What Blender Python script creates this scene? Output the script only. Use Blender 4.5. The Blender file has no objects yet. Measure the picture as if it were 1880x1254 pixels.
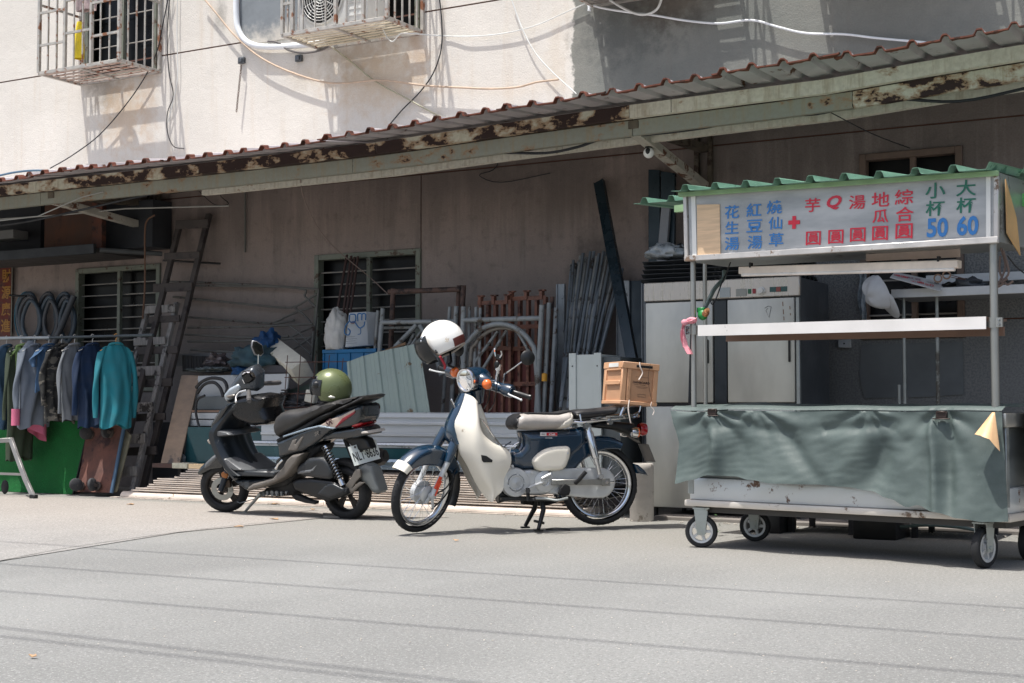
import bpy, bmesh, math, random
from math import sin, cos, pi, radians, atan, tan, sqrt, hypot
from mathutils import Vector, Matrix, geometry, noise
V = Vector
R = random.Random(7)
C = bpy.context.scene
COL = C.collection

# ---------------------------------------------------------------- camera
F = 2611.0
CAM = V((0, -11.125, 0.85))
YAW, PITCH = radians(30), atan(121 / F)
cd = bpy.data.cameras.new('camera'); cam = bpy.data.objects.new('camera', cd); COL.objects.link(cam)
cd.sensor_width = 36; cd.lens = 36 * F / 1880; cd.clip_start = .1; cd.clip_end = 500
cam.location = CAM; cam.rotation_euler = (pi / 2 + PITCH, 0, YAW)
C.camera = cam
# ---------------------------------------------------------------- sky and sun
DOWN = V((.157, .263, -1)).normalized()          # the way sunlight travels
ELEV = math.asin(-DOWN.z)
w = bpy.data.worlds.new('World'); C.world = w; w.use_nodes = True
nt = w.node_tree; nt.nodes.clear()
sk = nt.nodes.new('ShaderNodeTexSky'); sk.sky_type = 'NISHITA'; sk.sun_disc = False
sk.sun_elevation = ELEV; sk.sun_rotation = math.atan2(-DOWN.x, -DOWN.y)
sk.dust_density = 4.0; sk.air_density = 1.0; sk.ozone_density = .4
bg = nt.nodes.new('ShaderNodeBackground'); bg.inputs[1].default_value = .135
ow = nt.nodes.new('ShaderNodeOutputWorld')
nt.links.new(sk.outputs[0], bg.inputs[0]); nt.links.new(bg.outputs[0], ow.inputs[0])
sd = bpy.data.lights.new('sun', 'SUN'); so = bpy.data.objects.new('sun', sd); COL.objects.link(so)
sd.energy = 3.9; sd.angle = radians(.53); sd.color = (1, .975, .93)
so.rotation_euler = DOWN.to_track_quat('-Z', 'Y').to_euler(); so.location = (-3, -9, 14)
C.view_settings.view_transform = 'Standard'; C.view_settings.look = 'None'
C.view_settings.exposure = .55; C.view_settings.gamma = 1; C.view_settings.use_curve_mapping = False
C.render.engine = 'CYCLES'; C.cycles.max_bounces = 6; C.cycles.use_denoising = True

# ---------------------------------------------------------------- measuring helpers
RT = V((cos(YAW), sin(YAW), 0)); F0 = V((-sin(YAW), cos(YAW), 0))
FW = F0 * cos(PITCH) + V((0, 0, 1)) * sin(PITCH); UPV = -F0 * sin(PITCH) + V((0, 0, 1)) * cos(PITCH)
def ray(px, py): return FW * F + RT * (px - 940) + UPV * (627 - py)
def P(px, py, Y):
    d = ray(px, py); return CAM + d * ((Y - CAM.y) / d.y)
def G(px, py, z=0.0):
    d = ray(px, py); return CAM + d * ((z - CAM.z) / d.z)
class Frame:
    def __init__(s, loc, rot=0, M=None):
        s.M = M if M is not None else Matrix.Translation(loc) @ Matrix.Rotation(rot, 4, 'Z')
        s.I = s.M.inverted(); s.loc = V(loc); s.rot = rot
    def pt(s, px, py, y):                        # a point of the frame's plane y = const
        o = s.I @ CAM; d = s.I.to_3x3() @ ray(px, py); return o + d * ((y - o.y) / d.y)
    def ptx(s, px, py, x):
        o = s.I @ CAM; d = s.I.to_3x3() @ ray(px, py); return o + d * ((x - o.x) / d.x)
WF = Frame((0, 0, 0))

# ---------------------------------------------------------------- mesh helper
MW = {}
def basis(a):
    a = V(a).normalized(); t = V((0, 0, 1)) if abs(a.z) < .95 else V((1, 0, 0))
    u = a.cross(t).normalized(); return u, a.cross(u).normalized(), a
def smooth_path(pts, n=6, closed=False):
    pts = [V(p) for p in pts]
    if len(pts) < 3: return pts
    out = []; m = len(pts)
    rng = range(m if closed else m - 1)
    for i in rng:
        p1, p2 = pts[i], pts[(i + 1) % m]
        p0 = pts[i - 1] if (i > 0 or closed) else p1 * 2 - p2
        p3 = pts[(i + 2) % m] if (i + 2 < m or closed) else p2 * 2 - p1
        for k in range(n):
            t = k / n
            out.append(.5 * ((2 * p1) + (p2 - p0) * t + (2 * p0 - 5 * p1 + 4 * p2 - p3) * t * t + (3 * p1 - p0 - 3 * p2 + p3) * t ** 3))
    if not closed: out.append(pts[-1])
    return out
class MB:
    def __init__(s, M=None): s.v = []; s.f = []; s.M = M.M if isinstance(M, Frame) else M
    def add(s, vs, fs):
        n = len(s.v); s.v += [V(v) for v in vs]; s.f += [[i + n for i in f] for f in fs]; return s
    def box(s, c, size, rot=None):
        x, y, z = [k / 2 for k in size]
        vs = [V((sx * x, sy * y, sz * z)) for sz in (-1, 1) for sy in (-1, 1) for sx in (-1, 1)]
        if rot is not None:
            m = rot if isinstance(rot, Matrix) else Matrix.Rotation(rot, 3, 'Z'); vs = [m @ v for v in vs]
        return s.add([V(c) + v for v in vs], [(0, 2, 3, 1), (4, 5, 7, 6), (0, 1, 5, 4), (2, 6, 7, 3), (0, 4, 6, 2), (1, 3, 7, 5)])
    def bb(s, a, b):                             # box from corner to corner
        a, b = V(a), V(b); return s.box((a + b) / 2, [max(abs(k), 1e-4) for k in (b - a)])
    def beam(s, a, b, w, h, up=(0, 0, 1)):       # w across, h along up
        a, b = V(a), V(b); d = (b - a).normalized(); u = V(up)
        sd_ = d.cross(u)
        if sd_.length < 1e-3: sd_ = d.cross(V((1, 0, 0)))
        sd_.normalize(); u = sd_.cross(d).normalized()
        o = [sd_ * x * w / 2 + u * y * h / 2 for x, y in ((-1, -1), (1, -1), (1, 1), (-1, 1))]
        return s.add([a + k for k in o] + [b + k for k in o], [(3, 2, 1, 0), (4, 5, 6, 7), (0, 1, 5, 4), (1, 2, 6, 5), (2, 3, 7, 6), (3, 0, 4, 7)])
    def tube(s, pts, r, n=8, closed=False, rr=None, smooth=0, caps=True):
        pts = [V(p) for p in pts]
        if smooth: pts = smooth_path(pts, smooth, closed)
        m = len(pts); vs = []; fs = []; u = None
        for i, p in enumerate(pts):
            if closed: t = pts[(i + 1) % m] - pts[i - 1]
            else: t = pts[min(i + 1, m - 1)] - pts[max(i - 1, 0)]
            if t.length < 1e-9: t = V((0, 0, 1))
            t.normalize()
            if u is None: u = basis(t)[0]
            else:
                u = u - t * u.dot(t)
                if u.length < 1e-6: u = basis(t)[0]
                u.normalize()
            w_ = t.cross(u); rad = rr[i] if rr else r
            for k in range(n):
                a = 2 * pi * k / n; vs.append(p + (u * cos(a) + w_ * sin(a)) * rad)
        for i in range(m if closed else m - 1):
            j = (i + 1) % m
            for k in range(n):
                l = (k + 1) % n; fs.append((i * n + k, i * n + l, j * n + l, j * n + k))
        if not closed and caps: fs += [tuple(range(n - 1, -1, -1)), tuple((m - 1) * n + k for k in range(n))]
        return s.add(vs, fs)
    def cyl(s, a, b, r, r2=None, n=14):
        return s.tube([a, b], r, n, rr=[r, r if r2 is None else r2])
    def lathe(s, prof, o, axis, n=24, ux=None, arc=None):   # prof: (radius, along axis)
        u, w_, a = basis(axis); o = V(o)
        if ux is not None: u = V(ux).normalized(); w_ = a.cross(u).normalized()
        full = arc is None; a0, a1 = (0, 2 * pi) if full else arc
        m = n if full else n + 1; vs = []; fs = []
        for (r, t) in prof:
            for k in range(m):
                g = a0 + (a1 - a0) * k / n; vs.append(o + a * t + (u * cos(g) + w_ * sin(g)) * r)
        for i in range(len(prof) - 1):
            for k in range(n):
                l = (k + 1) % m if full else k + 1
                fs.append((i * m + k, i * m + l, (i + 1) * m + l, (i + 1) * m + k))
        return s.add(vs, fs)
    def ball(s, c, r, n=16, h=10, rot=None):
        if not hasattr(r, '__len__'): r = (r, r, r)
        vs = []; fs = []
        for i in range(h + 1):
            t = pi * i / h
            for k in range(n):
                g = 2 * pi * k / n; q = V((r[0] * sin(t) * cos(g), r[1] * sin(t) * sin(g), r[2] * cos(t)))
                if rot is not None: q = rot @ q
                vs.append(V(c) + q)
        for i in range(h):
            for k in range(n):
                l = (k + 1) % n; fs.append((i * n + k, (i + 1) * n + k, (i + 1) * n + l, i * n + l))
        return s.add(vs, fs)
    def prism(s, poly, off):                     # poly: 3D ring, off: extrusion vector
        poly = [V(p) for p in poly]; off = V(off); n = len(poly)
        nrm = V((0, 0, 0))
        for i in range(n): nrm += poly[i].cross(poly[(i + 1) % n])
        if nrm.dot(off) > 0: poly.reverse()
        fs = [tuple(range(n)), tuple(range(2 * n - 1, n - 1, -1))]
        fs += [(i, i + n, (i + 1) % n + n, (i + 1) % n) for i in range(n)]
        return s.add(poly + [p + off for p in poly], fs)
    def grid(s, fn, nu, nv, thick=None, closed=False):      # fn(i/nu, j/nv) -> point; thick: function or vector for a back face
        vs = [V(fn(i / nu, j / nv)) for j in range(nv + 1) for i in range(nu + 1)]
        m = nu + 1
        fs = [(j * m + i, j * m + i + 1, (j + 1) * m + i + 1, (j + 1) * m + i) for j in range(nv) for i in range(nu)]
        if thick is not None:
            k = len(vs); vs2 = [v + V(thick) for v in vs]
            fs2 = [tuple(reversed([a + k for a in f])) for f in fs]
            rim = [i for i in range(m)] + [j * m + nu for j in range(1, nv + 1)] + [nv * m + i for i in range(nu - 1, -1, -1)] + [j * m for j in range(nv - 1, 0, -1)]
            rf = [(rim[i], rim[i] + k, rim[(i + 1) % len(rim)] + k, rim[(i + 1) % len(rim)]) for i in range(len(rim))]
            vs += vs2; fs += fs2 + rf
        return s.add(vs, fs)
    def puff(s, ring, half, edge=.03, k=.35, step=None, yc=0.0, sides=(1, -1)):
        """solid whose side outline is ring [(x,z)], rounded towards its rim; half = half thickness in y"""
        pts = [V((p[0], p[-1])) for p in ring]
        x0, x1 = min(p.x for p in pts), max(p.x for p in pts); z0, z1 = min(p.y for p in pts), max(p.y for p in pts)
        step = step or max(x1 - x0, z1 - z0) / 16
        pp = []
        for i, a in enumerate(pts):
            b = pts[(i + 1) % len(pts)]; m = max(1, int((b - a).length / step + .5)); pp += [a.lerp(b, j / m) for j in range(m)]
        pts = pp; n = len(pts)
        def dist(q):
            best = 9
            for i in range(n):
                a, b = pts[i], pts[(i + 1) % n]; ab = b - a; L = ab.length_squared
                t = 0 if L == 0 else max(0, min(1, (q - a).dot(ab) / L)); best = min(best, (q - a - ab * t).length)
            return best
        def inside(q):
            c = False; j = n - 1
            for i in range(n):
                a, b = pts[i], pts[j]
                if (a.y > q.y) != (b.y > q.y) and q.x < (b.x - a.x) * (q.y - a.y) / (b.y - a.y) + a.x: c = not c
                j = i
            return c
        inner = []
        cen = V(((x0 + x1) / 2, (z0 + z1) / 2))
        for i in range(n):                       # rings following the outline keep its rounding even
            a, b, c = pts[i - 1], pts[i], pts[(i + 1) % n]; t = c - a
            if t.length < 1e-9: continue
            nn = V((-t.y, t.x)).normalized()
            for g in (.18, .45, .8):
                for sg in (1, -1):
                    q = b + nn * sg * edge * g
                    if inside(q) and dist(q) > edge * g * .96: inner.append(q)
        x = x0 + step / 2
        while x < x1:
            z = z0 + step / 2
            while z < z1:
                q = V((x, z))
                if inside(q) and dist(q) > max(step * .35, edge): inner.append(q)
                z += step
            x += step
        vv, _, ff, *_r = geometry.delaunay_2d_cdt(pts + inner, [(i, (i + 1) % n) for i in range(n)], [], 1, 1e-5)
        hs = []
        for q in vv:
            t = min(dist(q) / edge, 1); hs.append(half * (k + (1 - k) * sqrt(max(0, 1 - (1 - t) ** 2))))
        m = len(vv)
        vs = [V((q.x, yc + h, q.y)) for q, h in zip(vv, hs)] + [V((q.x, yc - h, q.y)) for q, h in zip(vv, hs)]
        fs = []
        from collections import Counter
        ec = {}
        for f in ff:
            f = list(f); a, b, c = vv[f[0]], vv[f[1]], vv[f[2]]
            if (b - a).cross(c - a) > 0: f.reverse()
            fs.append(tuple(f)); fs.append(tuple(q + m for q in reversed(f)))
            for i in range(len(f)): ec[(f[i], f[(i + 1) % len(f)])] = 1
        for (a, b) in list(ec):
            if (b, a) not in ec: fs.append((b, a, a + m, b + m))
        return s.add(vs, fs)
    def obj(s, name, mat, parent=None, label=None, bevel=0, smooth=40, seg=1, kind=None):
        vs = [s.M @ v for v in s.v] if s.M is not None else s.v
        me = bpy.data.meshes.new(name)
        o = bpy.data.objects.new(name, me)
        if parent is not None:
            I = MW[parent.name].inverted(); vs = [I @ v for v in vs]
            o.parent = parent; MW[o.name] = MW[parent.name]
        else:
            x0, x1 = min(v.x for v in vs), max(v.x for v in vs); y0, y1 = min(v.y for v in vs), max(v.y for v in vs); z0 = min(v.z for v in vs)
            b = V(((x0 + x1) / 2, (y0 + y1) / 2, z0)); o.location = b; vs = [v - b for v in vs]; MW[o.name] = Matrix.Translation(b)
        me.from_pydata(vs, [], s.f); me.update()
        if bevel:
            bm = bmesh.new(); bm.from_mesh(me); bmesh.ops.remove_doubles(bm, verts=bm.verts, dist=1e-5)
            es = [e for e in bm.edges if len(e.link_faces) == 2 and e.calc_face_angle(0) > radians(30)]
            bmesh.ops.bevel(bm, geom=es, offset=bevel, segments=seg, profile=.5, affect='EDGES', clamp_overlap=True)
            bm.to_mesh(me); bm.free()
        if smooth:
            me.shade_smooth(); me.set_sharp_from_angle(angle=radians(smooth))
        if mat is not None: me.materials.append(mat)
        COL.objects.link(o)
        if label: o['label'] = label
        if kind: o['kind'] = kind
        return o
def tag(o, label, cat, group=None):
    o['label'] = label; o['category'] = cat
    if group: o['group'] = group
    return o
def thing(name, label, cat, loc=(0, 0, 0), rot=0, group=None, M=None):
    o = bpy.data.objects.new(name, None); COL.objects.link(o)
    if M is None: M = Matrix.Translation(loc) @ Matrix.Rotation(rot, 4, 'Z')
    o.matrix_world = M; o.empty_display_size = .1
    o.location = M.to_translation(); o.rotation_euler = M.to_euler()
    MW[o.name] = M.copy(); tag(o, label, cat, group); return o
def clone(o, M=None, label=None, parent=None):
    """copy of a thing with its parts; M places it"""
    c = o.copy(); COL.objects.link(c)
    if parent is not None: c.parent = parent
    if M is not None: c.location = M.to_translation(); c.rotation_euler = M.to_euler()
    if label: c['label'] = label
    for ch in list(o.children): clone(ch, parent=c)
    return c
def sc(org, k): return lambda x, y: (org[0] + x / k, org[1] + y / k)

# ---------------------------------------------------------------- materials
def lin(c):
    def g(u):
        u /= 255; return u / 12.92 if u <= .04045 else ((u + .055) / 1.055) ** 2.4
    return tuple(g(u) for u in c)
class N:
    def __init__(s, name):
        s.m = bpy.data.materials.new(name); s.m.use_nodes = True; s.t = s.m.node_tree; s.b = s.t.nodes['Principled BSDF']
        s.tc = None; s.mp = None
    def n(s, t, **k):
        x = s.t.nodes.new(t)
        for a, b in k.items(): setattr(x, a, b)
        return x
    def l(s, a, b): s.t.links.new(a, b)
    def obj(s):
        if not s.tc: s.tc = s.n('ShaderNodeTexCoord')
        return s.tc.outputs['Object']
    def pos(s):
        if not s.mp: s.mp = s.n('ShaderNodeNewGeometry')
        return s.mp.outputs['Position']
    def noise(s, scale, detail=4, rough=.55, vec=None, stretch=None, dist=0):
        x = s.n('ShaderNodeTexNoise'); x.inputs['Scale'].default_value = scale; x.inputs['Detail'].default_value = detail
        x.inputs['Roughness'].default_value = rough; x.inputs['Distortion'].default_value = dist
        vec = vec or s.obj()
        if stretch:
            mp = s.n('ShaderNodeMapping'); mp.inputs['Scale'].default_value = stretch; s.l(vec, mp.inputs[0]); vec = mp.outputs[0]
        s.l(vec, x.inputs['Vector']); return x.outputs['Fac']
    def ramp(s, fac, a, b, c0=0, c1=1):
        x = s.n('ShaderNodeMapRange'); x.inputs['From Min'].default_value = a; x.inputs['From Max'].default_value = b
        x.inputs['To Min'].default_value = c0; x.inputs['To Max'].default_value = c1; x.interpolation_type = 'SMOOTHSTEP'
        s.l(fac, x.inputs['Value']); return x.outputs[0]
    def mix(s, f, a, b, mode='MIX'):
        x = s.n('ShaderNodeMix'); x.data_type = 'RGBA'; x.blend_type = mode
        for k, q in ((0, f), (6, a), (7, b)):
            if isinstance(q, (int, float)): x.inputs[k].default_value = q
            elif isinstance(q, tuple): x.inputs[k].default_value = (*q[:3], 1)
            else: s.l(q, x.inputs[k])
        return x.outputs[2]
    def math(s, op, a, b=0.0):
        x = s.n('ShaderNodeMath', operation=op)
        for k, q in ((0, a), (1, b)):
            if isinstance(q, (int, float)): x.inputs[k].default_value = q
            else: s.l(q, x.inputs[k])
        return x.outputs[0]
    def bump(s, h, strength, dist=.01):
        x = s.n('ShaderNodeBump'); x.inputs['Strength'].default_value = strength; x.inputs['Distance'].default_value = dist
        s.l(h, x.inputs['Height']); s.l(x.outputs[0], s.b.inputs['Normal']); return x
    def set(s, col=None, rough=None, metal=None, coat=None, spec=None):
        for k, q in (('Base Color', col), ('Roughness', rough), ('Metallic', metal), ('Coat Weight', coat), ('Specular IOR Level', spec)):
            if q is None: continue
            if isinstance(q, (int, float)): s.b.inputs[k].default_value = q
            elif isinstance(q, tuple): s.b.inputs[k].default_value = (*q[:3], 1)
            else: s.l(q, s.b.inputs[k])
        return s.m
MC = {}
def mat(name, col, rough=.6, metal=0, var=.12, vs=6, bump=0, bs=40, coat=0, dirt=None, da=.5, ds=5, stretch=None, rv=.12, spec=None, vec=None, trans=0):
    """plain procedural material: tone drifts with noise, optional patches of dirt or rust, optional relief"""
    if name in MC: return MC[name]
    n = N(name); col = lin(col) if max(col) > 1 else col
    vec = n.pos() if vec == 'pos' else n.obj()
    f = n.noise(vs, 5, .6, vec=vec, stretch=stretch)
    f = n.ramp(f, .3, .7)
    c = n.mix(f, tuple(k * (1 - var) for k in col), tuple(min(1, k * (1 + var)) for k in col))
    r = n.ramp(f, 0, 1, max(.02, rough - rv), min(1, rough + rv))
    if dirt is not None:
        d = lin(dirt) if max(dirt) > 1 else dirt
        g = n.noise(ds, 8, .68, vec=vec); g = n.ramp(g, .62 - da * .25, .66 - da * .12)
        c = n.mix(g, c, d); r = n.math('MAXIMUM', r, n.math('MULTIPLY', g, .85))
        if metal: metal = n.math('MULTIPLY', n.math('SUBTRACT', 1.0, g), metal)
    n.set(c, r, metal, coat, spec)
    if coat: n.b.inputs['Coat Roughness'].default_value = .06
    if bump: n.bump(n.noise(bs, 6, .6, vec=vec, stretch=stretch), bump, .004)
    MC[name] = n.m; return n.m
# ================================================================ materials of the place
steel = mat('stainless', (160, 160, 156), .34, .85, .08, 3, stretch=(5, 5, .6), rv=.05)
steel_dull = mat('dull_stainless', (150, 154, 152), .42, .7, .12, 2.2, stretch=(1, 1, 5), rv=.1, dirt=(90, 88, 82), da=.1, ds=3)
galv = mat('galvanised', (150, 156, 160), .5, .25, .14, 9, dirt=(95, 98, 98), da=.2, ds=7)
galv_dark = mat('grey_pipe_metal', (122, 127, 130), .55, .15, .2, 14, dirt=(70, 56, 46), da=.25, ds=12)
chrome = mat('chrome', (215, 216, 218), .14, 1, .03, 5, rv=.05)
alu = mat('cast_aluminium', (196, 198, 198), .42, .35, .06, 12, rv=.06)
black_pl = mat('black_plastic', (18, 19, 20), .45, 0, .15, 10)
black_mat = mat('matt_black', (16, 17, 18), .75, 0, .2, 10)
rubber = mat('rubber', (30, 31, 33), .78, 0, .2, 20, bump=.1, bs=80)
darkvoid = mat('dark_interior', (14, 15, 17), .8, 0, .2, 2)
rust = mat('rust', (82, 48, 36), .85, 0, .35, 14, bump=.3, bs=60, dirt=(48, 32, 28), da=.5, ds=9)
glass_dark = mat('dark_glass', (7, 8, 10), .35, 0, .3, 2, spec=.25)
wood_grey = mat('weathered_wood', (128, 124, 120), .85, 0, .3, 5, bump=.4, bs=30, stretch=(12, 12, 1.5), dirt=(50, 46, 44), da=.25, ds=6)
white_paint = mat('white_paint', (222, 222, 218), .5, 0, .06, 5)
pvc = mat('white_pvc', (224, 228, 230), .4, 0, .05, 6)

def wall_material(window_stain=True):
    n = N('stucco_wall'); p = n.pos()
    xyz = n.n('ShaderNodeSeparateXYZ'); n.l(p, xyz.inputs[0]); X, Z = xyz.outputs[0], xyz.outputs[2]
    wob = n.noise(3.0, 6, .7, vec=p); wobc = n.math('MULTIPLY', n.math('SUBTRACT', wob, .5), .28)
    big = n.noise(.9, 5, .6, vec=p); fine = n.noise(70, 3, .6, vec=p); mid = n.noise(9, 6, .65, vec=p)
    streak = n.noise(2.2, 6, .65, vec=p, stretch=(3.2, 3.2, .22))
    # warm off-white paint
    cream = n.mix(n.ramp(big, .35, .7), lin((213, 208, 199)), lin((224, 219, 210)))
    cream = n.mix(n.ramp(streak, .5, .78, 0, .42), cream, lin((196, 176, 150)))
    # bare cement render to the right
    cem = n.mix(n.ramp(big, .3, .7), lin((118, 121, 116)), lin((136, 136, 129)))
    cem = n.mix(n.ramp(streak, .52, .72, 0, .35), cem, lin((120, 114, 106)))
    xb = P(1050, 60, 0).x
    f = n.ramp(n.math('ADD', X, wobc), xb - .015, xb + .015)
    c = n.mix(f, cream, cem)
    # lower storey: brownish mauve paint, grey pebbledash at the right end
    low = n.mix(n.ramp(streak, .35, .7), lin((147, 132, 124)), lin((157, 142, 134))); low = n.mix(n.ramp(big, .35, .7, 0, .5), low, lin((118, 108, 102)))
    low = n.mix(n.ramp(mid, .5, .72, 0, .45), low, lin((98, 88, 83))); low = n.mix(n.ramp(n.noise(5, 8, .75, vec=p, dist=2), .6, .68, 0, .25), low, lin((160, 150, 142)))
    x2 = P(1290, 500, 0).x
    peb = n.mix(n.ramp(fine, .4, .6), lin((92, 94, 95)), lin((132, 132, 131)))
    g = n.ramp(n.math('ADD', X, n.math('MULTIPLY', wobc, 3)), x2 - .5, x2 + .5)
    zz = n.ramp(Z, 2.0, 2.8, 1, .35)
    low = n.mix(n.math('MULTIPLY', g, zz), low, peb)
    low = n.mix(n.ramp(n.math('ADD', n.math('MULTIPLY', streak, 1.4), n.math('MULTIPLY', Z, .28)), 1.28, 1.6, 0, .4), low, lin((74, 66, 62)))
    # greyer towards the ground
    low = n.mix(n.math('MULTIPLY', n.ramp(Z, 1.1, 2.5, 1, 0), .55), low, lin((104, 106, 106)))
    fz = n.ramp(n.math('ADD', Z, n.math('MULTIPLY', wobc, .3)), 3.2, 3.26)
    c = n.mix(fz, low, c)
    # blotches at set points: mildew, brown stains, darker and greyer patches
    for (px, py, rx, rz, a, col) in ((198, 168, .34, .28, .55, (112, 104, 92)), (660, 108, .5, .22, .4, (132, 112, 92)), (765, 100, .16, .4, .4, (168, 128, 92)),
                                     (1150, 55, .6, .4, .6, (78, 82, 82)), (1240, 10, .5, .25, .6, (84, 72, 62)), (1090, 480, .3, .38, .55, (60, 58, 55)),
                                     (1700, 300, .6, .4, .35, (70, 68, 66)), (405, 30, .1, .25, .5, (120, 118, 112)), (270, 200, .2, .7, .35, (190, 160, 130)), (225, 215, .42, .5, .6, (204, 178, 148)), (700, 150, .8, .4, .6, (202, 180, 152)), (560, 140, .3, .2, .4, (196, 186, 170)),
                                     (1330, 60, .5, .6, .3, (96, 100, 98)), (1600, 70, .8, .5, .35, (104, 104, 100)), (1020, 110, .12, .5, .3, (200, 184, 160)), (840, 330, 1.4, .22, .35, (78, 70, 66)), (1040, 330, .7, .5, .25, (78, 72, 68)), (420, 400, .5, .6, .15, (90, 84, 78)), (560, 640, 1.6, .5, .3, (92, 92, 90))):
        q = P(px, py, 0)
        mp = n.n('ShaderNodeMapping'); mp.vector_type = 'POINT'
        mp.inputs['Location'].default_value = (-q.x / rx, 0, -q.z / rz); mp.inputs['Scale'].default_value = (1 / rx, .01, 1 / rz)
        n.l(p, mp.inputs[0])
        ln = n.n('ShaderNodeVectorMath', operation='LENGTH'); n.l(mp.outputs[0], ln.inputs[0])
        d = n.math('ADD', ln.outputs['Value'], n.math('MULTIPLY', n.math('SUBTRACT', mid, .5), 2.2))
        c = n.mix(n.math('MULTIPLY', n.ramp(d, 1.15, .1), a), c, lin(col))
    c = n.mix(n.ramp(fine, .3, .7, 0, .16), c, n.mix(.5, c, (0, 0, 0)))
    pit = n.ramp(n.noise(26, 3, .5, vec=p), .74, .78, 0, .5); c = n.mix(pit, c, lin((110, 100, 92)))
    n.set(c, .92); n.bump(n.math('ADD', fine, n.math('MULTIPLY', mid, 1.5)), .55, .006)
    return n.m
wall_mat = wall_material()

def road_material(name, base, warm):
    n = N(name); p = n.pos()
    big = n.noise(.55, 6, .6, vec=p, stretch=(1, .6, 1)); fine = n.mix(.5, n.noise(150, 2, .6, vec=p), n.noise(60, 3, .65, vec=p)); mid = n.noise(22, 5, .6, vec=p)
    c = n.mix(n.ramp(big, .32, .68), tuple(k * .84 for k in base), tuple(k * 1.1 for k in base)); st = n.noise(1.7, 7, .7, vec=p, dist=.8); c = n.mix(n.ramp(st, .58, .7, 0, .22), c, tuple(k * .62 for k in base)); sp = n.noise(7, 4, .6, vec=p); c = n.mix(n.ramp(sp, .68, .72, 0, .35), c, tuple(k * .55 for k in base))
    xyz = n.n('ShaderNodeSeparateXYZ'); n.l(p, xyz.inputs[0])
    c = n.mix(n.math('MULTIPLY', n.ramp(xyz.outputs[1], -5.0, -2.6), .75), c, warm)
    c = n.mix(n.ramp(fine, .54, .64, 0, .8), c, tuple(min(1, k * 1.9) for k in base))
    c = n.mix(n.ramp(fine, .47, .37, 0, .8), c, tuple(k * .5 for k in base))
    c = n.mix(n.ramp(mid, .6, .75, 0, .3), c, tuple(k * .6 for k in base))
    vo = n.n('ShaderNodeTexVoronoi'); vo.inputs['Scale'].default_value = 34; n.l(p, vo.inputs[0])
    c = n.mix(n.ramp(vo.outputs['Distance'], .12, .07, 0, .4), c, lin((214, 208, 198)))
    n.set(c, .9); n.bump(n.math('ADD', fine, n.math('MULTIPLY', mid, .6)), .9, .006)
    return n.m
asphalt = road_material('asphalt', (.203, .205, .197), lin((132, 129, 122)))
slab = road_material('worn_concrete', (.252, .244, .231), lin((149, 142, 134)))

# ================================================================ ground
g = MB().grid(lambda u, v: (-60 + 120 * u, -60 + 66 * v, 0), 8, 8).obj('road', asphalt, kind='structure')
a, b, c_, d = G(-400, 1110), G(0, 1031), G(330, 978), G(600, 951)
mb = MB(); ring = [V((-30, a.y, 0)), a, b, c_, d, V((d.x + .8, d.y + .5, 0)), V((-6.2, -1.6, 0)), V((-30, -1.6, 0))]
ring = [V((q.x, q.y, .004)) for q in ring]
mb.add(ring, [tuple(range(len(ring)))]); mb.obj('pavement', slab, kind='structure')
seam = MB()
sp = smooth_path([V((q.x, q.y, .0065)) for q in (a, b, G(120, 1008), G(240, 990), c_, G(450, 964), d)], 5)
def strip(mb, pts, w0):
    vs = []
    for i, q in enumerate(pts):
        t = (pts[min(i + 1, len(pts) - 1)] - pts[max(0, i - 1)]).normalized(); s_ = V((-t.y, t.x, 0)) * w0 * R.uniform(.6, 1.2) / 2
        vs += [q + s_, q - s_]
    mb.add(vs, [(2 * i, 2 * i + 1, 2 * i + 3, 2 * i + 2) for i in range(len(pts) - 1)])
strip(seam, sp, .011)
seam.obj('pavement_crack', mat('tar_seam', (112, 110, 106), .9), kind='structure')

# ================================================================ building
bld = thing('building', 'cream and bare cement stucco building wall behind the awning, with barred ground-floor windows', 'building', (-7, 0.1, 0))
def rect(p0, p1): return (p0.x, p1.x, p0.z, p1.z)
w1 = (P(141, 500, 0).x, P(296, 500, 0).x, 1.02, P(215, 489, 0).z)
w2 = (P(579, 470, 0).x, P(774, 470, 0).x, 1.15, P(680, 462, 0).z)
w3 = (P(1578, 300, 0).x, P(1768, 300, 0).x, P(1680, 622, 0).z, P(1670, 276, 0).z)
u1 = (P(158, 60, 0).x, P(290, 60, 0).x, 4.42, 5.5)
u2 = (P(600, 20, 0).x, P(772, 20, 0).x, 4.42, 5.5)
holes = [w1, w2, w3, u1, u2]
XL, XR, ZT = -26, 12, 8.0
def carve(mb, x0, x1, z0, z1, y0, y1, hs):
    xs = sorted({x0, x1, *[h[0] for h in hs], *[h[1] for h in hs]}); zs = sorted({z0, z1, *[h[2] for h in hs], *[h[3] for h in hs]})
    solid = {}
    for i in range(len(xs) - 1):
        for j in range(len(zs) - 1):
            cx, cz = (xs[i] + xs[i + 1]) / 2, (zs[j] + zs[j + 1]) / 2
            solid[i, j] = not any(h[0] < cx < h[1] and h[2] < cz < h[3] for h in hs)
    for (i, j), ok in solid.items():
        if not ok: continue
        a, b, c, d = xs[i], xs[i + 1], zs[j], zs[j + 1]
        mb.add([(a, y0, c), (b, y0, c), (b, y0, d), (a, y0, d)], [(0, 1, 2, 3)])
        for (di, dj, q) in ((-1, 0, [(a, y0, c), (a, y0, d), (a, y1, d), (a, y1, c)]), (1, 0, [(b, y0, c), (b, y1, c), (b, y1, d), (b, y0, d)]),
                            (0, -1, [(a, y0, c), (a, y1, c), (b, y1, c), (b, y0, c)]), (0, 1, [(a, y0, d), (b, y0, d), (b, y1, d), (a, y1, d)])):
            if not solid.get((i + di, j + dj), True): mb.add(q, [(0, 1, 2, 3)])
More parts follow.
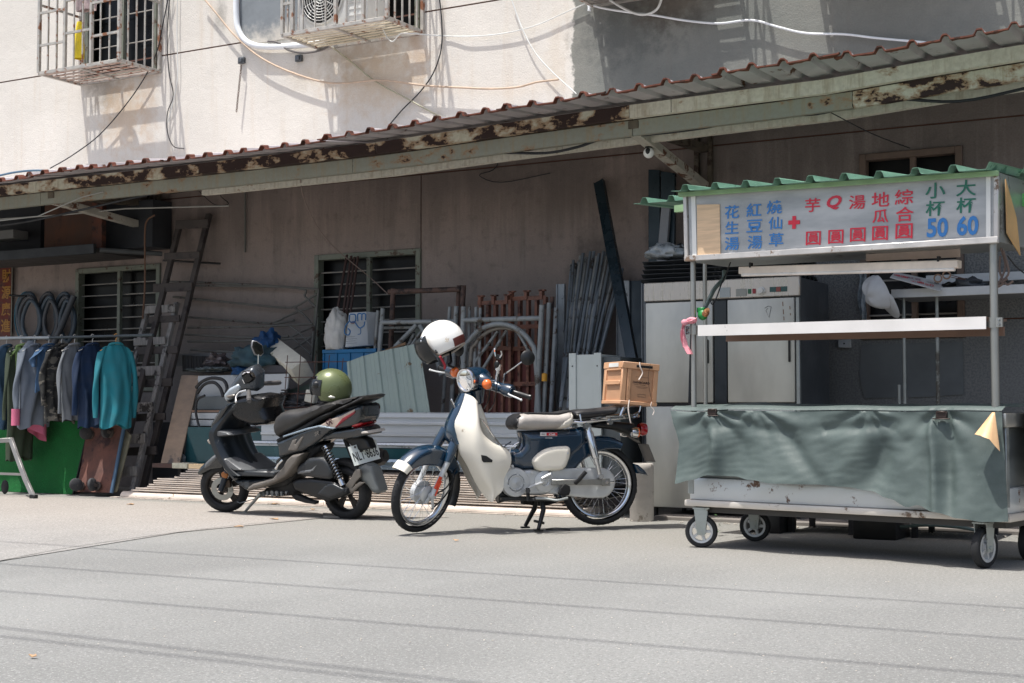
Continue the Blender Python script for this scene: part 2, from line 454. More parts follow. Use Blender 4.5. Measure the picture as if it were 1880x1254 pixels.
# joints cut into the render: narrow recessed slots
GR = []
zg = P(440, 78.5, 0).z; zg2 = P(1100, 288, 0).z; zg3 = P(1850, 585, 0).z
xv = P(773, 400, 0).x
slots = [(XL, XR, zg - .008, zg + .008), (XL, XR, zg2 - .007, zg2 + .007), (xv - .006, xv + .006, w2[3] + .001, zg2 - .0075), (P(1768, 590, 0).x + .002, XR, zg3 - .006, zg3 + .006)]
slots = [(a, b, c, d) for a, b, c, d in slots]
allh = []
for s_ in slots[:1]:
    xs = [XL] + [q for h in (u1, u2) for q in ()] + [XR]; allh.append(s_)
allh += slots[1:]
mb = MB(); carve(mb, XL, XR, 0, ZT, 0, .16, holes + allh)
wall = mb.obj('wall', wall_mat, bld, smooth=0)
mb = MB()
for s_ in allh: mb.add([(s_[0], .012, s_[2]), (s_[1], .012, s_[2]), (s_[1], .012, s_[3]), (s_[0], .012, s_[3])], [(0, 1, 2, 3)])
mb.obj('wall_joint', mat('joint_shadow_gap', (92, 62, 52), .9), bld, smooth=0)
frame_m = mat('window_frame_paint', (112, 116, 104), .6, 0, .15, 8, dirt=(80, 66, 54), da=.2, ds=14)
bar_m = mat('window_bar_metal', (150, 146, 140), .5, .4, .1, 8)
room_shade = mat('room_shadow', (10, 11, 12), .9, 0, .3, 3)  # near-black: the shade of the unlit rooms is put into the colour
def barred(x0, x1, z0, z1, rails, mull=1, glass=.11, thing_parent=bld, fm=frame_m):
    wd = MB()
    t = .055
    wd.bb((x0 + .002, -.025, z0 + .002), (x0 + t, .07, z1 - .002)); wd.bb((x1 - t, -.025, z0 + .002), (x1 - .002, .07, z1 - .002))
    wd.bb((x0 + t + .001, -.024, z1 - t), (x1 - t - .001, .069, z1 - .002)); wd.bb((x0 + t + .001, -.024, z0 + .002), (x1 - t - .001, .069, z0 + t))
    fr = wd.obj('window', fm, thing_parent, bevel=.004, smooth=30)
    for k in range(mull):
        xm = x0 + (x1 - x0) * (k + 1) / (mull + 1) + (.02 if mull == 1 else 0)
        MB().bb((xm - .022, -.012, z0 + t), (xm + .022, .03, z1 - t)).obj('mullion', fm, fr, bevel=.003)
    for k in range(rails):
        z = z1 - t - (z1 - z0 - 2 * t) * (k + 1) / (rails + 1)
        MB().cyl((x0 + t, .032, z), (x1 - t, .032, z), .0075, n=6).obj('window_bar', bar_m, fr)
    MB().bb((x0 + .002, glass, z0 + .002), (x1 - .002, glass + .006, z1 - .002)).obj('pane', glass_dark, fr)
    return fr
barred(*w1, 9); barred(*w2, 8); barred(*w3, 9, fm=mat('brown_window_frame', (104, 88, 78), .7, 0, .2, 8))
barred(*u1, 2, 1); barred(*u2, 2, 1)
# rooms behind the panes
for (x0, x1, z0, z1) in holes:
    MB().bb((x0 - .1, .9, z0 - .1), (x1 + .1, .95, z1 + .1)).obj('room_back_wall', room_shade, bld)
# cement patch beside the air conditioner, its corners rounded
def cement_patch():
    n = N('patched_cement'); p = n.pos(); xyz = n.n('ShaderNodeSeparateXYZ'); n.l(p, xyz.inputs[0])
    a = n.noise(5, 7, .7, vec=p); q = P(480, 60, 0)
    f = n.ramp(n.math('ADD', xyz.outputs[2], n.math('MULTIPLY', n.math('SUBTRACT', a, .5), .5)), q.z - .1, q.z + .12)
    c = n.mix(f, lin((196, 190, 180)), lin((124, 130, 134))); c = n.mix(n.ramp(a, .4, .7, 0, .4), c, lin((98, 104, 108)))
    n.set(c, .9); n.bump(a, .4, .006); return n.m
rr = [P(x, y, 0) for x, y in ((441, -60), (441, 30), (443, 55), (450, 70), (462, 78), (480, 79), (527, 71), (560, 66), (595, 60), (595, -80))]
MB().prism([V((q.x, -.012, q.z)) for q in rr], (0, .0115, 0)).obj('cement_patch', cement_patch(), bld, smooth=0)
# grey repair patch under the right-hand window
rr = [P(x, y, 0) for x, y in ((1582, 633), (1768, 628), (1770, 724), (1700, 729), (1588, 731), (1578, 690))]
MB().prism([V((q.x, -.010, q.z)) for q in rr], (0, .0095, 0)).obj('cement_patch', mat('dark_cement', (96, 100, 102), .95, 0, .15, 4, bump=.3, bs=20), bld, smooth=0)

# ================================================================ window cages
cage_m = mat('cage_steel', (176, 172, 164), .5, .25, .12, 10, dirt=(128, 84, 58), da=.32, ds=9)
cage_rust = mat('cage_rusty_slats', (168, 150, 138), .7, .1, .2, 12, dirt=(120, 74, 52), da=.4, ds=8)
def cage(x0, x1, zb, D, h, label, posts, bars, slats=6, slat_m=cage_rust, rails=(.0,)):
    t = thing('window_cage', label, 'window cage', ((x0 + x1) / 2, -D / 2, zb), group='steel window cages bolted to the upper floor')
    z1 = zb + h; s = .034
    fr = MB()
    for x in (x0, x1):
        fr.beam((x, -.004, zb), (x, -D, zb), s, s); fr.beam((x, -.004, z1), (x, -D, z1), s, s)
    fr.beam((x0 + s / 2, -D, zb), (x1 - s / 2, -D, zb), s - .001, s - .001); fr.beam((x0 + s / 2, -D, z1), (x1 - s / 2, -D, z1), s - .001, s)
    fr.beam((x0 + s / 2, -.02, zb), (x1 - s / 2, -.02, zb), s - .001, s - .001)
    fr.obj('frame_rails', cage_m, t, bevel=.002, kind='stuff')
    for x in posts:
        MB().beam((x0 + (x1 - x0) * x, -D - .002, zb + .004), (x0 + (x1 - x0) * x, -D - .002, z1), s, s).obj('corner_post', cage_m, t, bevel=.002)
    for x in (x0, x1): MB().beam((x, -.02, zb + .02), (x, -.02, z1), s + .002, s).obj('corner_post', cage_m, t, bevel=.002)
    for x in bars:
        MB().beam((x0 + (x1 - x0) * x, -D, zb), (x0 + (x1 - x0) * x, -D, z1), .013, .013).obj('bar', cage_m, t)
    for k in range(1, 5):
        for x in (x0, x1):
            MB().beam((x, -D * k / 5, zb), (x, -D * k / 5, z1), .014, .014).obj('bar', cage_m, t)
    pp = sorted(posts)
    for a, b in zip(pp[:-1], pp[1:]):
        for k in range(2):
            z = zb + h * (.22 + .26 * k + .06 * ((pp.index(a)) % 2))
            MB().beam((x0 + (x1 - x0) * a, -D - .004, z), (x0 + (x1 - x0) * b, -D - .004, z), .022, .024).obj('rail', cage_m, t)
    for x in (x0, x1): MB().beam((x, -.03, zb + h * .55), (x, -D + .02, zb + h * .55), .02, .022).obj('rail', cage_m, t)
    for k in range(slats):
        y = -D + D * (k + .6) / slats
        MB().bb((x0 + .01, y, zb - .004), (x1 - .01, y + D / slats * .42, zb + .006)).obj('slat', slat_m, t)
    MB().beam(((x0 + x1) / 2, -.02, zb - .012), ((x0 + x1) / 2, -D, zb - .012), .03, .014).obj('slat', cage_m, t)
    return t
zb1 = P(152, 155, 0).z; xa, xb_ = P(150, 155, 0).x, P(295, 133, 0).x
cage(xa, xb_, zb1, .6, 1.35, 'rusty steel window cage at the upper left holding a yellow bag', [0, .33, .66, 1], [.11, .22, .44, .55, .77, .88])
zb2 = P(590, 90, 0).z; xc, xd = P(590, 90, 0).x, P(778, 60, 0).x
cage(xc, xd, zb2, .6, 1.35, 'steel window cage around the white air conditioner unit', [0, .1, .52, .78, 1], [.05, .2, .32, .42, .62, .7, .9], 8, mat('pale_slats', (206, 196, 172), .6, 0, .1, 8, dirt=(140, 110, 84), da=.2, ds=10))
x5 = P(1092, 90, 0).x
cage(x5, x5 + 1.35, zb2, .6, 1.35, 'steel window cage just above the frame over the bare cement wall', [0, .33, .66, 1], [.11, .22, .44, .55, .77, .88], 12, mat('cage_floor', (120, 116, 110), .7))
cage(x5 + 2.02, x5 + 3.4, zb2, .6, 1.35, 'steel window cage just above the frame at the far right', [0, .33, .66, 1], [.11, .22, .44, .55, .77, .88], 12, mat('cage_floor', (120, 116, 110), .7))
# unseen boxes in the cages beyond the frame close their floors
for k, x in ((0, x5 + .04), (1, x5 + 2.06)):
    b = MB().bb((x, -.57, zb2 + .012), (x + (1.0, 1.22)[k], -.05, zb2 + .4)).obj('storage_box', mat('cardboard_grey', (150, 140, 126), .8), bevel=.01)
    tag(b, ('unseen closed box in the cage above the left end of the cement wall', 'unseen closed box in the cage above the right end of the cement wall')[k], 'box')
# air conditioner
def air_con():
    x0, x1 = xc + .10, xc + .92; z0, z1 = zb2 + .03, zb2 + .62; y0, y1 = -.5, -.2
    t = thing('air_conditioner', 'white air conditioner unit with a round fan grille inside the window cage', 'air conditioner', ((x0 + x1) / 2, -.35, z0))
    MB().bb((x0, y0, z0), (x1, y1, z1)).obj('casing', white_paint, t, bevel=.02, seg=2)
    cx, cz = x0 + .29, z0 + .30
    MB().lathe([(.25, 0), (.26, -.012), (.245, -.02)], (cx, y0, cz), (0, 1, 0), 32).obj('fan_ring', white_paint, t)
    MB().lathe([(0, -.002), (.24, -.003)], (cx, y0, cz), (0, 1, 0), 32).obj('fan_opening', darkvoid, t)
    gr = MB()
    for k in range(1, 9): gr.lathe([(.027 * k, -.02), (.027 * k + .004, -.024), (.027 * k + .008, -.02)], (cx, y0, cz), (0, 1, 0), 28)
    for k in range(14):
        a = 2 * pi * k / 14; gr.tube([(cx + .02 * cos(a), y0 - .018, cz + .02 * sin(a)), (cx + .24 * cos(a + .35), y0 - .018, cz + .24 * sin(a + .35))], .003, 5)
    gr.obj('fan_grille', white_paint, t)
    for k in range(7): MB().bb((x0 + .6, y0 - .006, z0 + .08 + .06 * k), (x1 - .04, y0 - .001, z0 + .1 + .06 * k)).obj('slat', white_paint, t)
air_con()
# yellow bag and laundry in the left cage
def cloth_bag(c, s, m, name, label, cat):
    def fn(u, v):
        a = 2 * pi * u; t = v; r = (.28 + .72 * sin(pi * min(t * .62 + .04, 1)) ** .8) * (1 + .12 * sin(5 * a + 3 * t))
        return V(c) + V((cos(a) * s[0] * r, sin(a) * s[1] * r, -t * s[2]))
    o = MB().grid(fn, 20, 14).obj(name, m, smooth=60); tag(o, label, cat); return o
qb = P(146, 40, -.45)
cloth_bag(qb, (.055, .05, .40), mat('yellow_plastic', (232, 206, 40), .5, 0, .15, 9), 'plastic_bag', 'bright yellow plastic bag hanging inside the left window cage', 'bag')
q = P(160, -8, -.4)
cloth_bag(q + V((0, 0, .1)), (.14, .06, .26), mat('pale_laundry', (190, 170, 168), .8, 0, .3, 14), 'laundry', 'pale pinkish laundry hanging at the top of the left window cage', 'laundry')

# ================================================================ cables and fittings on the facade
def cable(pts, r, m, label, name='cable', Y=-.03, sm=5, cat='cable', n=6):
    q = [P(p[0], p[1], p[2] if len(p) > 2 else Y) for p in pts]
    o = MB().tube(q, r, n, smooth=sm).obj(name, m); tag(o, label, cat); return o
cb = mat('black_cable', (28, 30, 34), .6); cw = mat('white_cable', (214, 216, 212), .5); co = mat('orange_cable', (190, 168, 146), .6, 0, .15, 8); cg = mat('olive_cable', (168, 164, 140), .6)
cable([(312, -20), (300, 40), (288, 95), (262, 148), (225, 200), (180, 250), (130, 287), (92, 309)], .006, cb, 'thin black cable falling from the left window cage down to the roof edge', Y=-.05)
cable([(313, -20), (307, 60), (310, 130), (318, 175), (308, 205), (307, 240), (318, 268), (338, 273)], .005, cb, 'thin black cable hanging in a loop right of the left window cage')
cable([(326, -20), (325, 60), (326, 140), (317, 190), (308, 225)], .005, cw, 'thin white cable beside the hanging black loop')
cable([(370, -8), (400, 28), (428, 62), (470, 100), (520, 127), (590, 150), (640, 152), (700, 147), (780, 157), (850, 161), (900, 163), (950, 160), (985, 151), (1025, 146)], .010, co, 'faded orange cable sagging across the cream wall', Y=-.06, n=8)
cable([(599, 78), (640, 110), (690, 150), (740, 177), (800, 210), (816, 216)], .008, cg, 'olive cable running down from the air conditioner cage to the roof')
cable([(806, -10), (811, 40), (810, 90), (795, 135), (770, 170), (740, 200), (716, 228)], .006, cb, 'black cable hanging in a long curve right of the air conditioner cage')
cable([(700, 48, -.3), (712, 70, -.3), (722, 76, -.3), (735, 62, -.3), (760, 62, -.2), (800, 65), (860, 67), (920, 62), (980, 48), (1040, 22), (1078, 5)], .006, cw, 'thin white cable stretched from the air conditioner cage across the cream wall')
cable([(936, -10), (960, 55), (985, 100), (1020, 138), (1058, 172)], .006, cw, 'thin white cable falling steeply to the roof near the cement edge', Y=-.05)
cable([(1065, -5), (1095, 12), (1150, 22), (1200, 28), (1260, 38), (1320, 43), (1380, 37), (1430, 50), (1480, 61), (1550, 63), (1610, 70), (1700, 78)], .0095, pvc, 'white plastic conduit bending across the bare cement wall', 'conduit', Y=-.05, n=8, cat='conduit')
cable([(1110, -6), (1150, 18), (1180, 27), (1205, 18), (1216, -5)], .011, cw, 'loop of pale cable hanging above the conduit at the top edge', Y=-.08, n=8)
cable([(1078, 0), (1082, 12), (1082, 20)], .016, pvc, 'short white pipe end sticking down over the cement edge', 'pipe_end', Y=-.05, n=8, cat='pipe')
cable([(433, -40), (434, 30), (438, 55), (450, 74), (470, 84), (500, 86), (540, 84), (600, 78)], .031, pvc, 'thick white plastic duct bending around the patched cement', 'pipe_duct', Y=-.045, n=12, cat='duct')
cable([(492, 76), (510, 78), (530, 92), (560, 97), (590, 92), (602, 84)], .011, mat('grey_cable', (96, 92, 90), .6), 'dark grey cable drooping under the air conditioner cage', Y=-.06, n=8)
cable([(0, 322), (30, 316), (70, 313), (150, 316)], .012, mat('blue_hose', (70, 100, 122), .5), 'bundle of blue hoses lying along the roof at the left edge', 'hose', Y=-.3, n=8, cat='hose')
for (px, py, k) in ((446, 112, 'left end of the wall, above the hanging chain'), (551, 108, 'middle of the wall, below the drooping cable')):
    q = P(px, py, 0)
    o = MB().box((q.x, -.02, q.z), (.075, .036, .065)).box((q.x, -.045, q.z), (.045, .014, .04)).obj('wall_bracket', mat('zinc_bracket', (96, 100, 104), .5, .6), bevel=.003)
    tag(o, 'small square metal bracket at the ' + k, 'bracket')
q0, q1 = P(443, 120, -.05), P(434, 206, -.05)
ch = MB()
for k in range(17):
    a = q0.lerp(q1, k / 17); b = q0.lerp(q1, (k + .9) / 17); m_ = (a + b) / 2
    u = V((1, 0, 0)) if k % 2 else V((0, 1, 0)); d = (b - a) / 2
    ch.tube([m_ + d * cos(t) * 1.15 + u * .009 * sin(t) for t in [2 * pi * i / 8 for i in range(8)]], .0035, 5, closed=True)
tag(ch.obj('chain', mat('rusty_chain', (92, 68, 54), .7, .4)), 'rusty chain hanging from the left wall bracket', 'chain')

# ================================================================ overhead wires (their shadows cross the road)
for k, (a, b) in enumerate((((180, 1007), (1880, 1117)), ((0, 1035), (1880, 1174)), ((0, 1085), (1880, 1242)), ((0, 1152), (750, 1240)), ((0, 1168), (750, 1252)))):
    A, B = G(*a), G(*b); d = (B - A).normalized(); h = 6.5 + .15 * k
    off = V((-.157 * h, -.263 * h, h))
    pts = [A - d * 14 + off, A + off, B + off, B + d * 14 + off]
    o = MB().tube(pts, .011, 6).obj('overhead_wire', cb)
    tag(o, 'black overhead wire above the road, casting the ' + ('faint farthest', 'second farthest', 'clearest middle', 'faint fourth', 'nearest')[k] + ' of the line shadows', 'wire', 'overhead wires above the road')
# ================================================================ awning
def rusty_paint(name, base, amt, scale=7):
    n = N(name); p = n.pos(); a = n.noise(scale, 9, .62, vec=p, stretch=(1, 1, 1.6)); b = n.noise(scale * .35, 4, .5, vec=p)
    s = n.math('ADD', n.math('MULTIPLY', a, .7), n.math('MULTIPLY', b, .3)); dr = n.noise(11, 5, .7, vec=p, stretch=(1.6, 1.6, .16))
    base = n.mix(n.ramp(dr, .48, .72, 0, .6), base, lin((150, 128, 96)))
    c = n.mix(n.ramp(n.noise(30, 4, .6, vec=p), .3, .7, 0, .25), base, lin((120, 112, 96)))
    c = n.mix(n.ramp(s, .53 - amt, .61 - amt, 0, .85), c, lin((146, 112, 80)))
    f = n.ramp(s, .60 - amt, .625 - amt); c = n.mix(f, c, lin((46, 28, 24)))
    n.set(c, .75); n.bump(n.math('MULTIPLY', f, -1), .8, .004); return n.m
pale = lin((200, 198, 180))
beam_r = rusty_paint('flaking_green_paint', pale, .10, 5.5); beam_c = rusty_paint('pale_green_paint', lin((214, 210, 196)), -.06); beam_m = rusty_paint('chipped_green_paint', lin((140, 142, 130)), .0)
roof_m = mat('grey_roof_sheet', (176, 170, 172), .6, .1, .12, 4, dirt=(92, 62, 48), da=.05, ds=5)
roof_rust = mat('rusty_sheet_edge', (112, 62, 46), .85, 0, .35, 12, dirt=(70, 44, 36), da=.5, ds=12)
YB = -1.49
aw = thing('awning', 'long rusty awning of corrugated sheets on a pale green steel beam', 'awning', (-6, -1, 2.7))
# roof line: px -> z of beam top
kn = [(-700, 430), (-140, 359), (0, 341), (84, 331), (400, 296), (700, 260), (925, 226), (1155, 193), (1400, 160), (1500, 148), (1750, 103), (2000, 62)]
bt = [P(x, y, YB) for x, y in kn]
def ztop(X):
    for a, b in zip(bt[:-1], bt[1:]):
        if a.x <= X <= b.x: return a.z + (b.z - a.z) * (X - a.x) / (b.x - a.x)
    return bt[0].z if X < bt[0].x else bt[-1].z
cuts = [bt[0].x, P(66, 334, YB).x, P(365, 300, YB).x, P(690, 261, YB).x, P(1155, 193, YB).x, P(1232, 180, YB).x, bt[-1].x]
def channel(y, dz0, dz1, xs, m, name, depth=.05):
    for i in range(len(xs) - 1):
        a, b = xs[i] + .003, xs[i + 1] - .003; mb = MB(); n = max(2, int((b - a) / .5))
        def fn(u, v): X = a + (b - a) * u; return (X, y, ztop(X) + dz0 + (dz1 - dz0) * v)
        mb.grid(fn, n, 1, thick=(0, .006, 0))
        for dz in (dz0, dz1 - .006):             # flanges turned back
            mb.grid(lambda u, v: (a + (b - a) * u, y + .0065 + depth * v, ztop(a + (b - a) * u) + dz), n, 1, thick=(0, 0, .006))
        mb.obj(name, m[i % len(m)] if isinstance(m, list) else m, aw, smooth=30)
beam_d = rusty_paint('deeply_rusted_green_paint', pale, .125, 4.5)
channel(YB, -.098, 0, cuts, [beam_r, beam_r, beam_d, beam_d, beam_c, beam_c], 'upper_beam')
channel(YB + .06, -.222, -.106, [cuts[0], P(66, 334, YB).x, P(640, 261, YB).x, P(1155, 193, YB).x, P(1560, 140, YB).x, cuts[-1]], [beam_m, beam_m, beam_m, beam_m, beam_r], 'lower_beam')
channel(-1.2, -.235, -.08, [P(330, 300, YB).x, P(1000, 200, YB).x, cuts[-1]], beam_c, 'inner_beam')
# corrugated sheets: trapezoid ribs, rusty lip
YE = -1.95
pitch_x = .215
def rib(x):                                      # height of the sheet profile
    t = (x / pitch_x) % 1
    return .034 * max(0, min(1, (t - .04) / .07, (.34 - t) / .07)) if t < .5 else 0
ek = [P(x, y, YE) for x, y in ((-800, 436), (0, 334), (166, 310), (400, 284), (560, 262), (700, 241), (880, 209), (1020, 190), (1200, 157), (1400, 126), (1600, 93), (1807, 58), (2000, 26))]
def zedge(X):
    for a, b in zip(ek[:-1], ek[1:]):
        if X <= b.x: return a.z + (b.z - a.z) * (X - a.x) / (b.x - a.x)
    return b.z + (b.z - a.z) * (X - b.x) / (b.x - a.x)
def rooftop(x, y, lift=0):
    zb_ = max(ztop(x) + .02, zedge(x) - .02)
    if y < YB: return zb_ + (zedge(x) - zb_) * (YB - y) / (YB - YE) + rib(x) + lift
    return zb_ + (y - YB) * .13 + rib(x) + lift
x = bt[0].x; i = 0
while x < bt[-1].x:
    wd = pitch_x * 4; x1 = x + wd + .05; jag = R.uniform(-.06, .05); drop = R.uniform(-.012, .01); off = (i % 2) * .004
    nz = int((x1 - x) / (pitch_x / 20))
    def edge(X): return YE + jag + .012 * sin(X * 9 + i)
    def fn(u, v):
        X = x + (x1 - x) * u; Y = edge(X) + .0 + (0.02 - edge(X) - .03) * v ** 1.4
        return (X, Y, rooftop(X, Y, off + drop * (1 - v)))
    ln_ = MB().grid(fn, nz, 5, thick=(0, 0, .0025)).obj('roof_sheet', roof_m, aw, smooth=25)
    def lip(u, v):                               # rotten rusty edge, its inner outline uneven
        X = x + (x1 - x) * u; wv = .05 + .05 * noise.noise((X * 5, 2, 0)) + .03 * noise.noise((X * 17, 5, 0)); Y = edge(X) - .004 + max(.012, wv) * v
        return (X, Y, rooftop(X, Y, off + drop) - .0035)
    MB().grid(lip, nz, 2, thick=(0, 0, .0095)).obj('rusty_edge', roof_rust, aw, smooth=25)
    x += wd; i += 1
# brackets from the wall
dk = mat('greasy_bracket_steel', (92, 84, 72), .7, .2, .3, 10, dirt=(54, 40, 32), da=.5, ds=8)
for k, (pw, zt_, zb_) in enumerate(((288, 3.10, 2.70), (1296, 3.12, 2.66))):
    xw = P(pw, 300, 0).x; zo = ztop(xw) - .14
    br = MB().beam((xw, -.03, zt_ - .1), (xw, YB + .05, zo), .085, .06).obj('bracket_arm', dk, aw, bevel=.004)
    MB().beam((xw, -.04, zb_ + .04), (xw, YB + .1, zo - .05), .085, .07).obj('bracket_brace', mat('brace_paint', (176, 172, 160), .6, 0, .15, 6, dirt=(96, 60, 42), da=.3, ds=6), aw, bevel=.004)
    MB().bb((xw - .09, -.05, zb_ - .02), (xw - .05, -.003, zt_ + .02)).obj('bracket_post', dk, aw, bevel=.003)
    MB().bb((xw + .03, -.05, zb_ - .02), (xw + .07, -.003, zt_ + .02)).obj('bracket_post', dk, aw, bevel=.003)
# purlins under the sheets
for yy in (-.35, -.75):
    mb = MB(); xs = [bt[0].x + (bt[-1].x - bt[0].x) * k / 30 for k in range(31)]
    mb.grid(lambda u, v: (xs[int(round(u * 30))], yy + .04 * v, ztop(xs[int(round(u * 30))]) + (yy - YB) * .13 - .045), 30, 1, thick=(0, 0, .04)).obj('purlin', dk, aw)
# cable under the beam
cable([(-60, 420, -1.4), (60, 405, -1.38), (300, 352, -1.38), (470, 334, -1.38), (560, 322, -1.38), (660, 303, -1.38), (760, 303, -1.38), (900, 282, -1.38), (1000, 281, -1.38), (1060, 270, -1.38), (1100, 257, -1.38), (1160, 250, -1.38), (1290, 235, -1.38), (1400, 211, -1.38), (1500, 209, -1.38), (1620, 182, -1.38), (1760, 186, -1.38), (1900, 158, -1.38)], .011, cb, 'thick black cable strung along under the awning beam', Y=-1.38, n=7)
cable([(1526, 207, -1.36), (1600, 245, -1.0), (1670, 272, -.3)], .004, cb, 'thin black wire running from the awning beam down to the right window')
cable([(550, 318, -1.3), (560, 370, -1), (600, 440, -.6), (680, 510, -.2), (712, 540, -.15)], .005, mat('grey_string', (128, 112, 104), .8), 'slack grey string crossing the middle window diagonally')
cable([(300, 346), (600, 322), (900, 300)], .004, mat('dull_red_string', (96, 60, 56), .8), 'thin dark red string stretched on the brown wall under the awning', Y=-.02)
# security camera under the right bracket
q = P(1191, 276, -1.15)
sc_ = thing('security_camera', 'small white dome security camera hanging from the right awning bracket', 'security camera', q)
MB().ball(q + V((0, 0, -.02)), (.042, .042, .042), 16, 12).obj('dome', white_paint, sc_)
MB().ball(q + V((.006, -.028, -.012)), (.02, .02, .028), 12, 8).obj('lens', black_pl, sc_)
MB().cyl(q + V((0, 0, .02)), q + V((0, 0, .075)), .03, n=14).cyl(q + V((0, 0, .075)), q + V((0, 0, .15)), .05, .03, n=10).obj('mount', black_mat, sc_)
# ================================================================ food cart
CA, CB = G(1288, 1005), G(1808, 1043)
crot = math.atan2(CB.y - CA.y, CB.x - CA.x)
CF = Frame((CA.x, CA.y, 0), crot)
cl = (CB - CA).length
K = lambda x, y: (1160 + x / 2.6111, 280 + y / 2.6111)       # crop used to read the sign
zt = CF.pt(1540, 755, -.03).z
ct = thing('food_cart', 'stainless steel street food cart on casters with a green roof and lettered sign', 'food cart', M=CF.M)
cw_ = cl; D = .62; XL0, XR0 = CF.pt(1256, 900, -.05).x, CF.pt(1842, 760, -.05).x
dark_under = mat('cart_underside', (70, 68, 66), .6, .4)
# lower tray and rail
zr = CF.pt(1256, 925, -.05).z; zr1 = CF.pt(1290, 893, -.05).z
MB(CF).bb((XL0, -.05, zr - .012), (XR0 + .03, D + .05, zr + .026)).obj('base_rail', mat('pale_base_rail', (205, 198, 188), .45, .35, .06, 8, dirt=(120, 100, 84), da=.12, ds=6), ct, bevel=.006, seg=2)
MB(CF).bb((XL0 + .02, -.02, zr + .027), (XR0, D, zr + .16)).obj('lower_tray', mat('tray_steel', (205, 208, 208), .42, .5, .05, 3, dirt=(110, 86, 72), da=.12, ds=7), ct, bevel=.008, seg=2)
MB(CF).bb((XL0 + .04, .02, zr - .05), (XR0 - .02, D - .02, zr - .013)).obj('underframe', dark_under, ct)
# body behind the tarpaulin and counter
MB(CF).bb((XL0 + .03, .02, zr + .161), (XR0 - .03, D - .02, zt - .09)).obj('cabinet', steel_dull, ct)
MB(CF).bb((XL0 - .01, -.035, zt - .085), (XR0 + .01, D + .03, zt - .008)).obj('counter', steel, ct, bevel=.008, seg=2)
for x in (XL0 + .03, XR0 - .02):
    for y in (.0, D - .03): MB(CF).box((x, y, (zr + zt) / 2), (.045, .045, zt - zr - .12)).obj('corner_leg', steel_dull, ct, bevel=.004)
# casters
def caster(x, y, turn, r=.098):
    z = r; m = Matrix.Rotation(turn, 3, 'Z'); o = V((x, y, z))
    ax = m @ V((0, 1, 0)); fw = m @ V((1, 0, 0))
    prof = [(r * .70, -.020), (r * .93, -.022), (r, -.014), (r, .014), (r * .93, .022), (r * .70, .020)]
    t = MB(CF).lathe(prof, o, ax, 32).obj('wheel', rubber, ct)
    hb = MB(CF).lathe([(r * .58, -.019), (r * .72, -.021), (r * .72, .021), (r * .58, .019), (r * .58, -.019)], o, ax, 32)
    for k in range(5):
        a = 2 * pi * k / 5; d = fw * cos(a) + V((0, 0, 1)) * sin(a); hb.beam(o + d * r * .15, o + d * r * .62, .03, .016, up=ax.cross(d))
    hb.lathe([(0, -.026), (r * .26, -.024), (r * .28, .024), (0, .026)], o, ax, 16)
    hb.obj('rim', alu, t)
    top = zr - .0135; fk = MB(CF)
    for s in (-1, 1):
        q = [o + ax * .030 * s + fw * .024 + V((0, 0, -.02)), o + ax * .030 * s + fw * -.024 + V((0, 0, -.02)),
             o + ax * .034 * s + fw * -.042 + V((0, 0, top - z - .012)), o + ax * .034 * s + fw * .042 + V((0, 0, top - z - .012))]
        fk.prism(q, ax * .004 * s)
    fk.beam(o + V((0, 0, top - z - .01)) - fw * .05, o + V((0, 0, top - z - .01)) + fw * .05, .085, .008)
    fk.cyl(o - ax * .042, o + ax * .042, .010, n=8)
    fk.obj('fork', mat('caster_fork', (170, 176, 172), .5, .5, .1, 10, dirt=(110, 100, 90), da=.15, ds=12), ct, smooth=30)
base = radians(30) - crot                        # square to the line of sight
caster(0, 0, -crot + radians(18)); caster(cl, 0, -crot + radians(72), .108)
caster(.05, D - .06, -crot + radians(8), .098); caster(cl + .03, D - .06, -crot + radians(80), .1)
# posts
def post(px0, y, z0, z1, r, m=steel, name='post'):
    b = CF.pt(px0[0], px0[1], y)
    MB(CF).cyl((b.x, y, z0), (b.x, y, z1), r, n=16).obj(name, m, ct); return b.x
zs = CF.pt(1262, 480, -.0).z
xl = post((1273, 600), .0, zt - .03, zs + .03, .017); xr = post((1825, 560), .0, zt - .03, zs + .03, .021)
ztop_r = CF.pt(1833, 318, 0).z
post((1295, 650), .5, zt - .03, zs + .2, .014); 
MB(CF).cyl((xr + .045, .5, zt - .03), (xr + .045, .5, ztop_r), .016, n=12).obj('post', steel, ct)
# shelf with lip
s0, s1 = CF.pt(1281, 597, -.03), CF.pt(1810, 581, -.03); b0, b1 = CF.pt(1281, 617, -.03), CF.pt(1810, 604, -.03)
MB(CF).prism([s0, s1, b1, b0], (0, .006, 0)).obj('shelf_lip', mat('shelf_steel', (226, 222, 218), .38, .25, .04, 3), ct)
MB(CF).prism([s0 + V((0, .007, -.001)), s1 + V((0, .007, -.001)), s1 + V((0, .30, -.001)), s0 + V((0, .30, -.001))], (0, 0, -.012)).obj('shelf_plate', mat('shelf_underside', (130, 104, 90), .45, .5, .15, 4), ct)
MB(CF).beam(b0 + V((.03, .29, .0)), b1 + V((-.01, .29, .0)), .02, .05).obj('shelf_back_rail', mat('shelf_underside', (130, 104, 90)), ct)
for (px, py, s) in ((1272, 606, -1), (1822, 592, 1)):
    q = CF.pt(px, py, -.02); cp = MB(CF).cyl((q.x, .0, q.z - .028), (q.x, .0, q.z + .028), .026, n=14).box((q.x + .035 * s * (1 if s > 0 else 1), -.012, q.z), (.035, .014, .05)).obj('clamp', steel, ct)
    for dz in (-.013, .013): MB(CF).cyl((q.x + .035 * s, -.03, q.z + dz), (q.x + .035 * s, -.018, q.z + dz), .006, n=8).obj('bolt', galv_dark, cp)
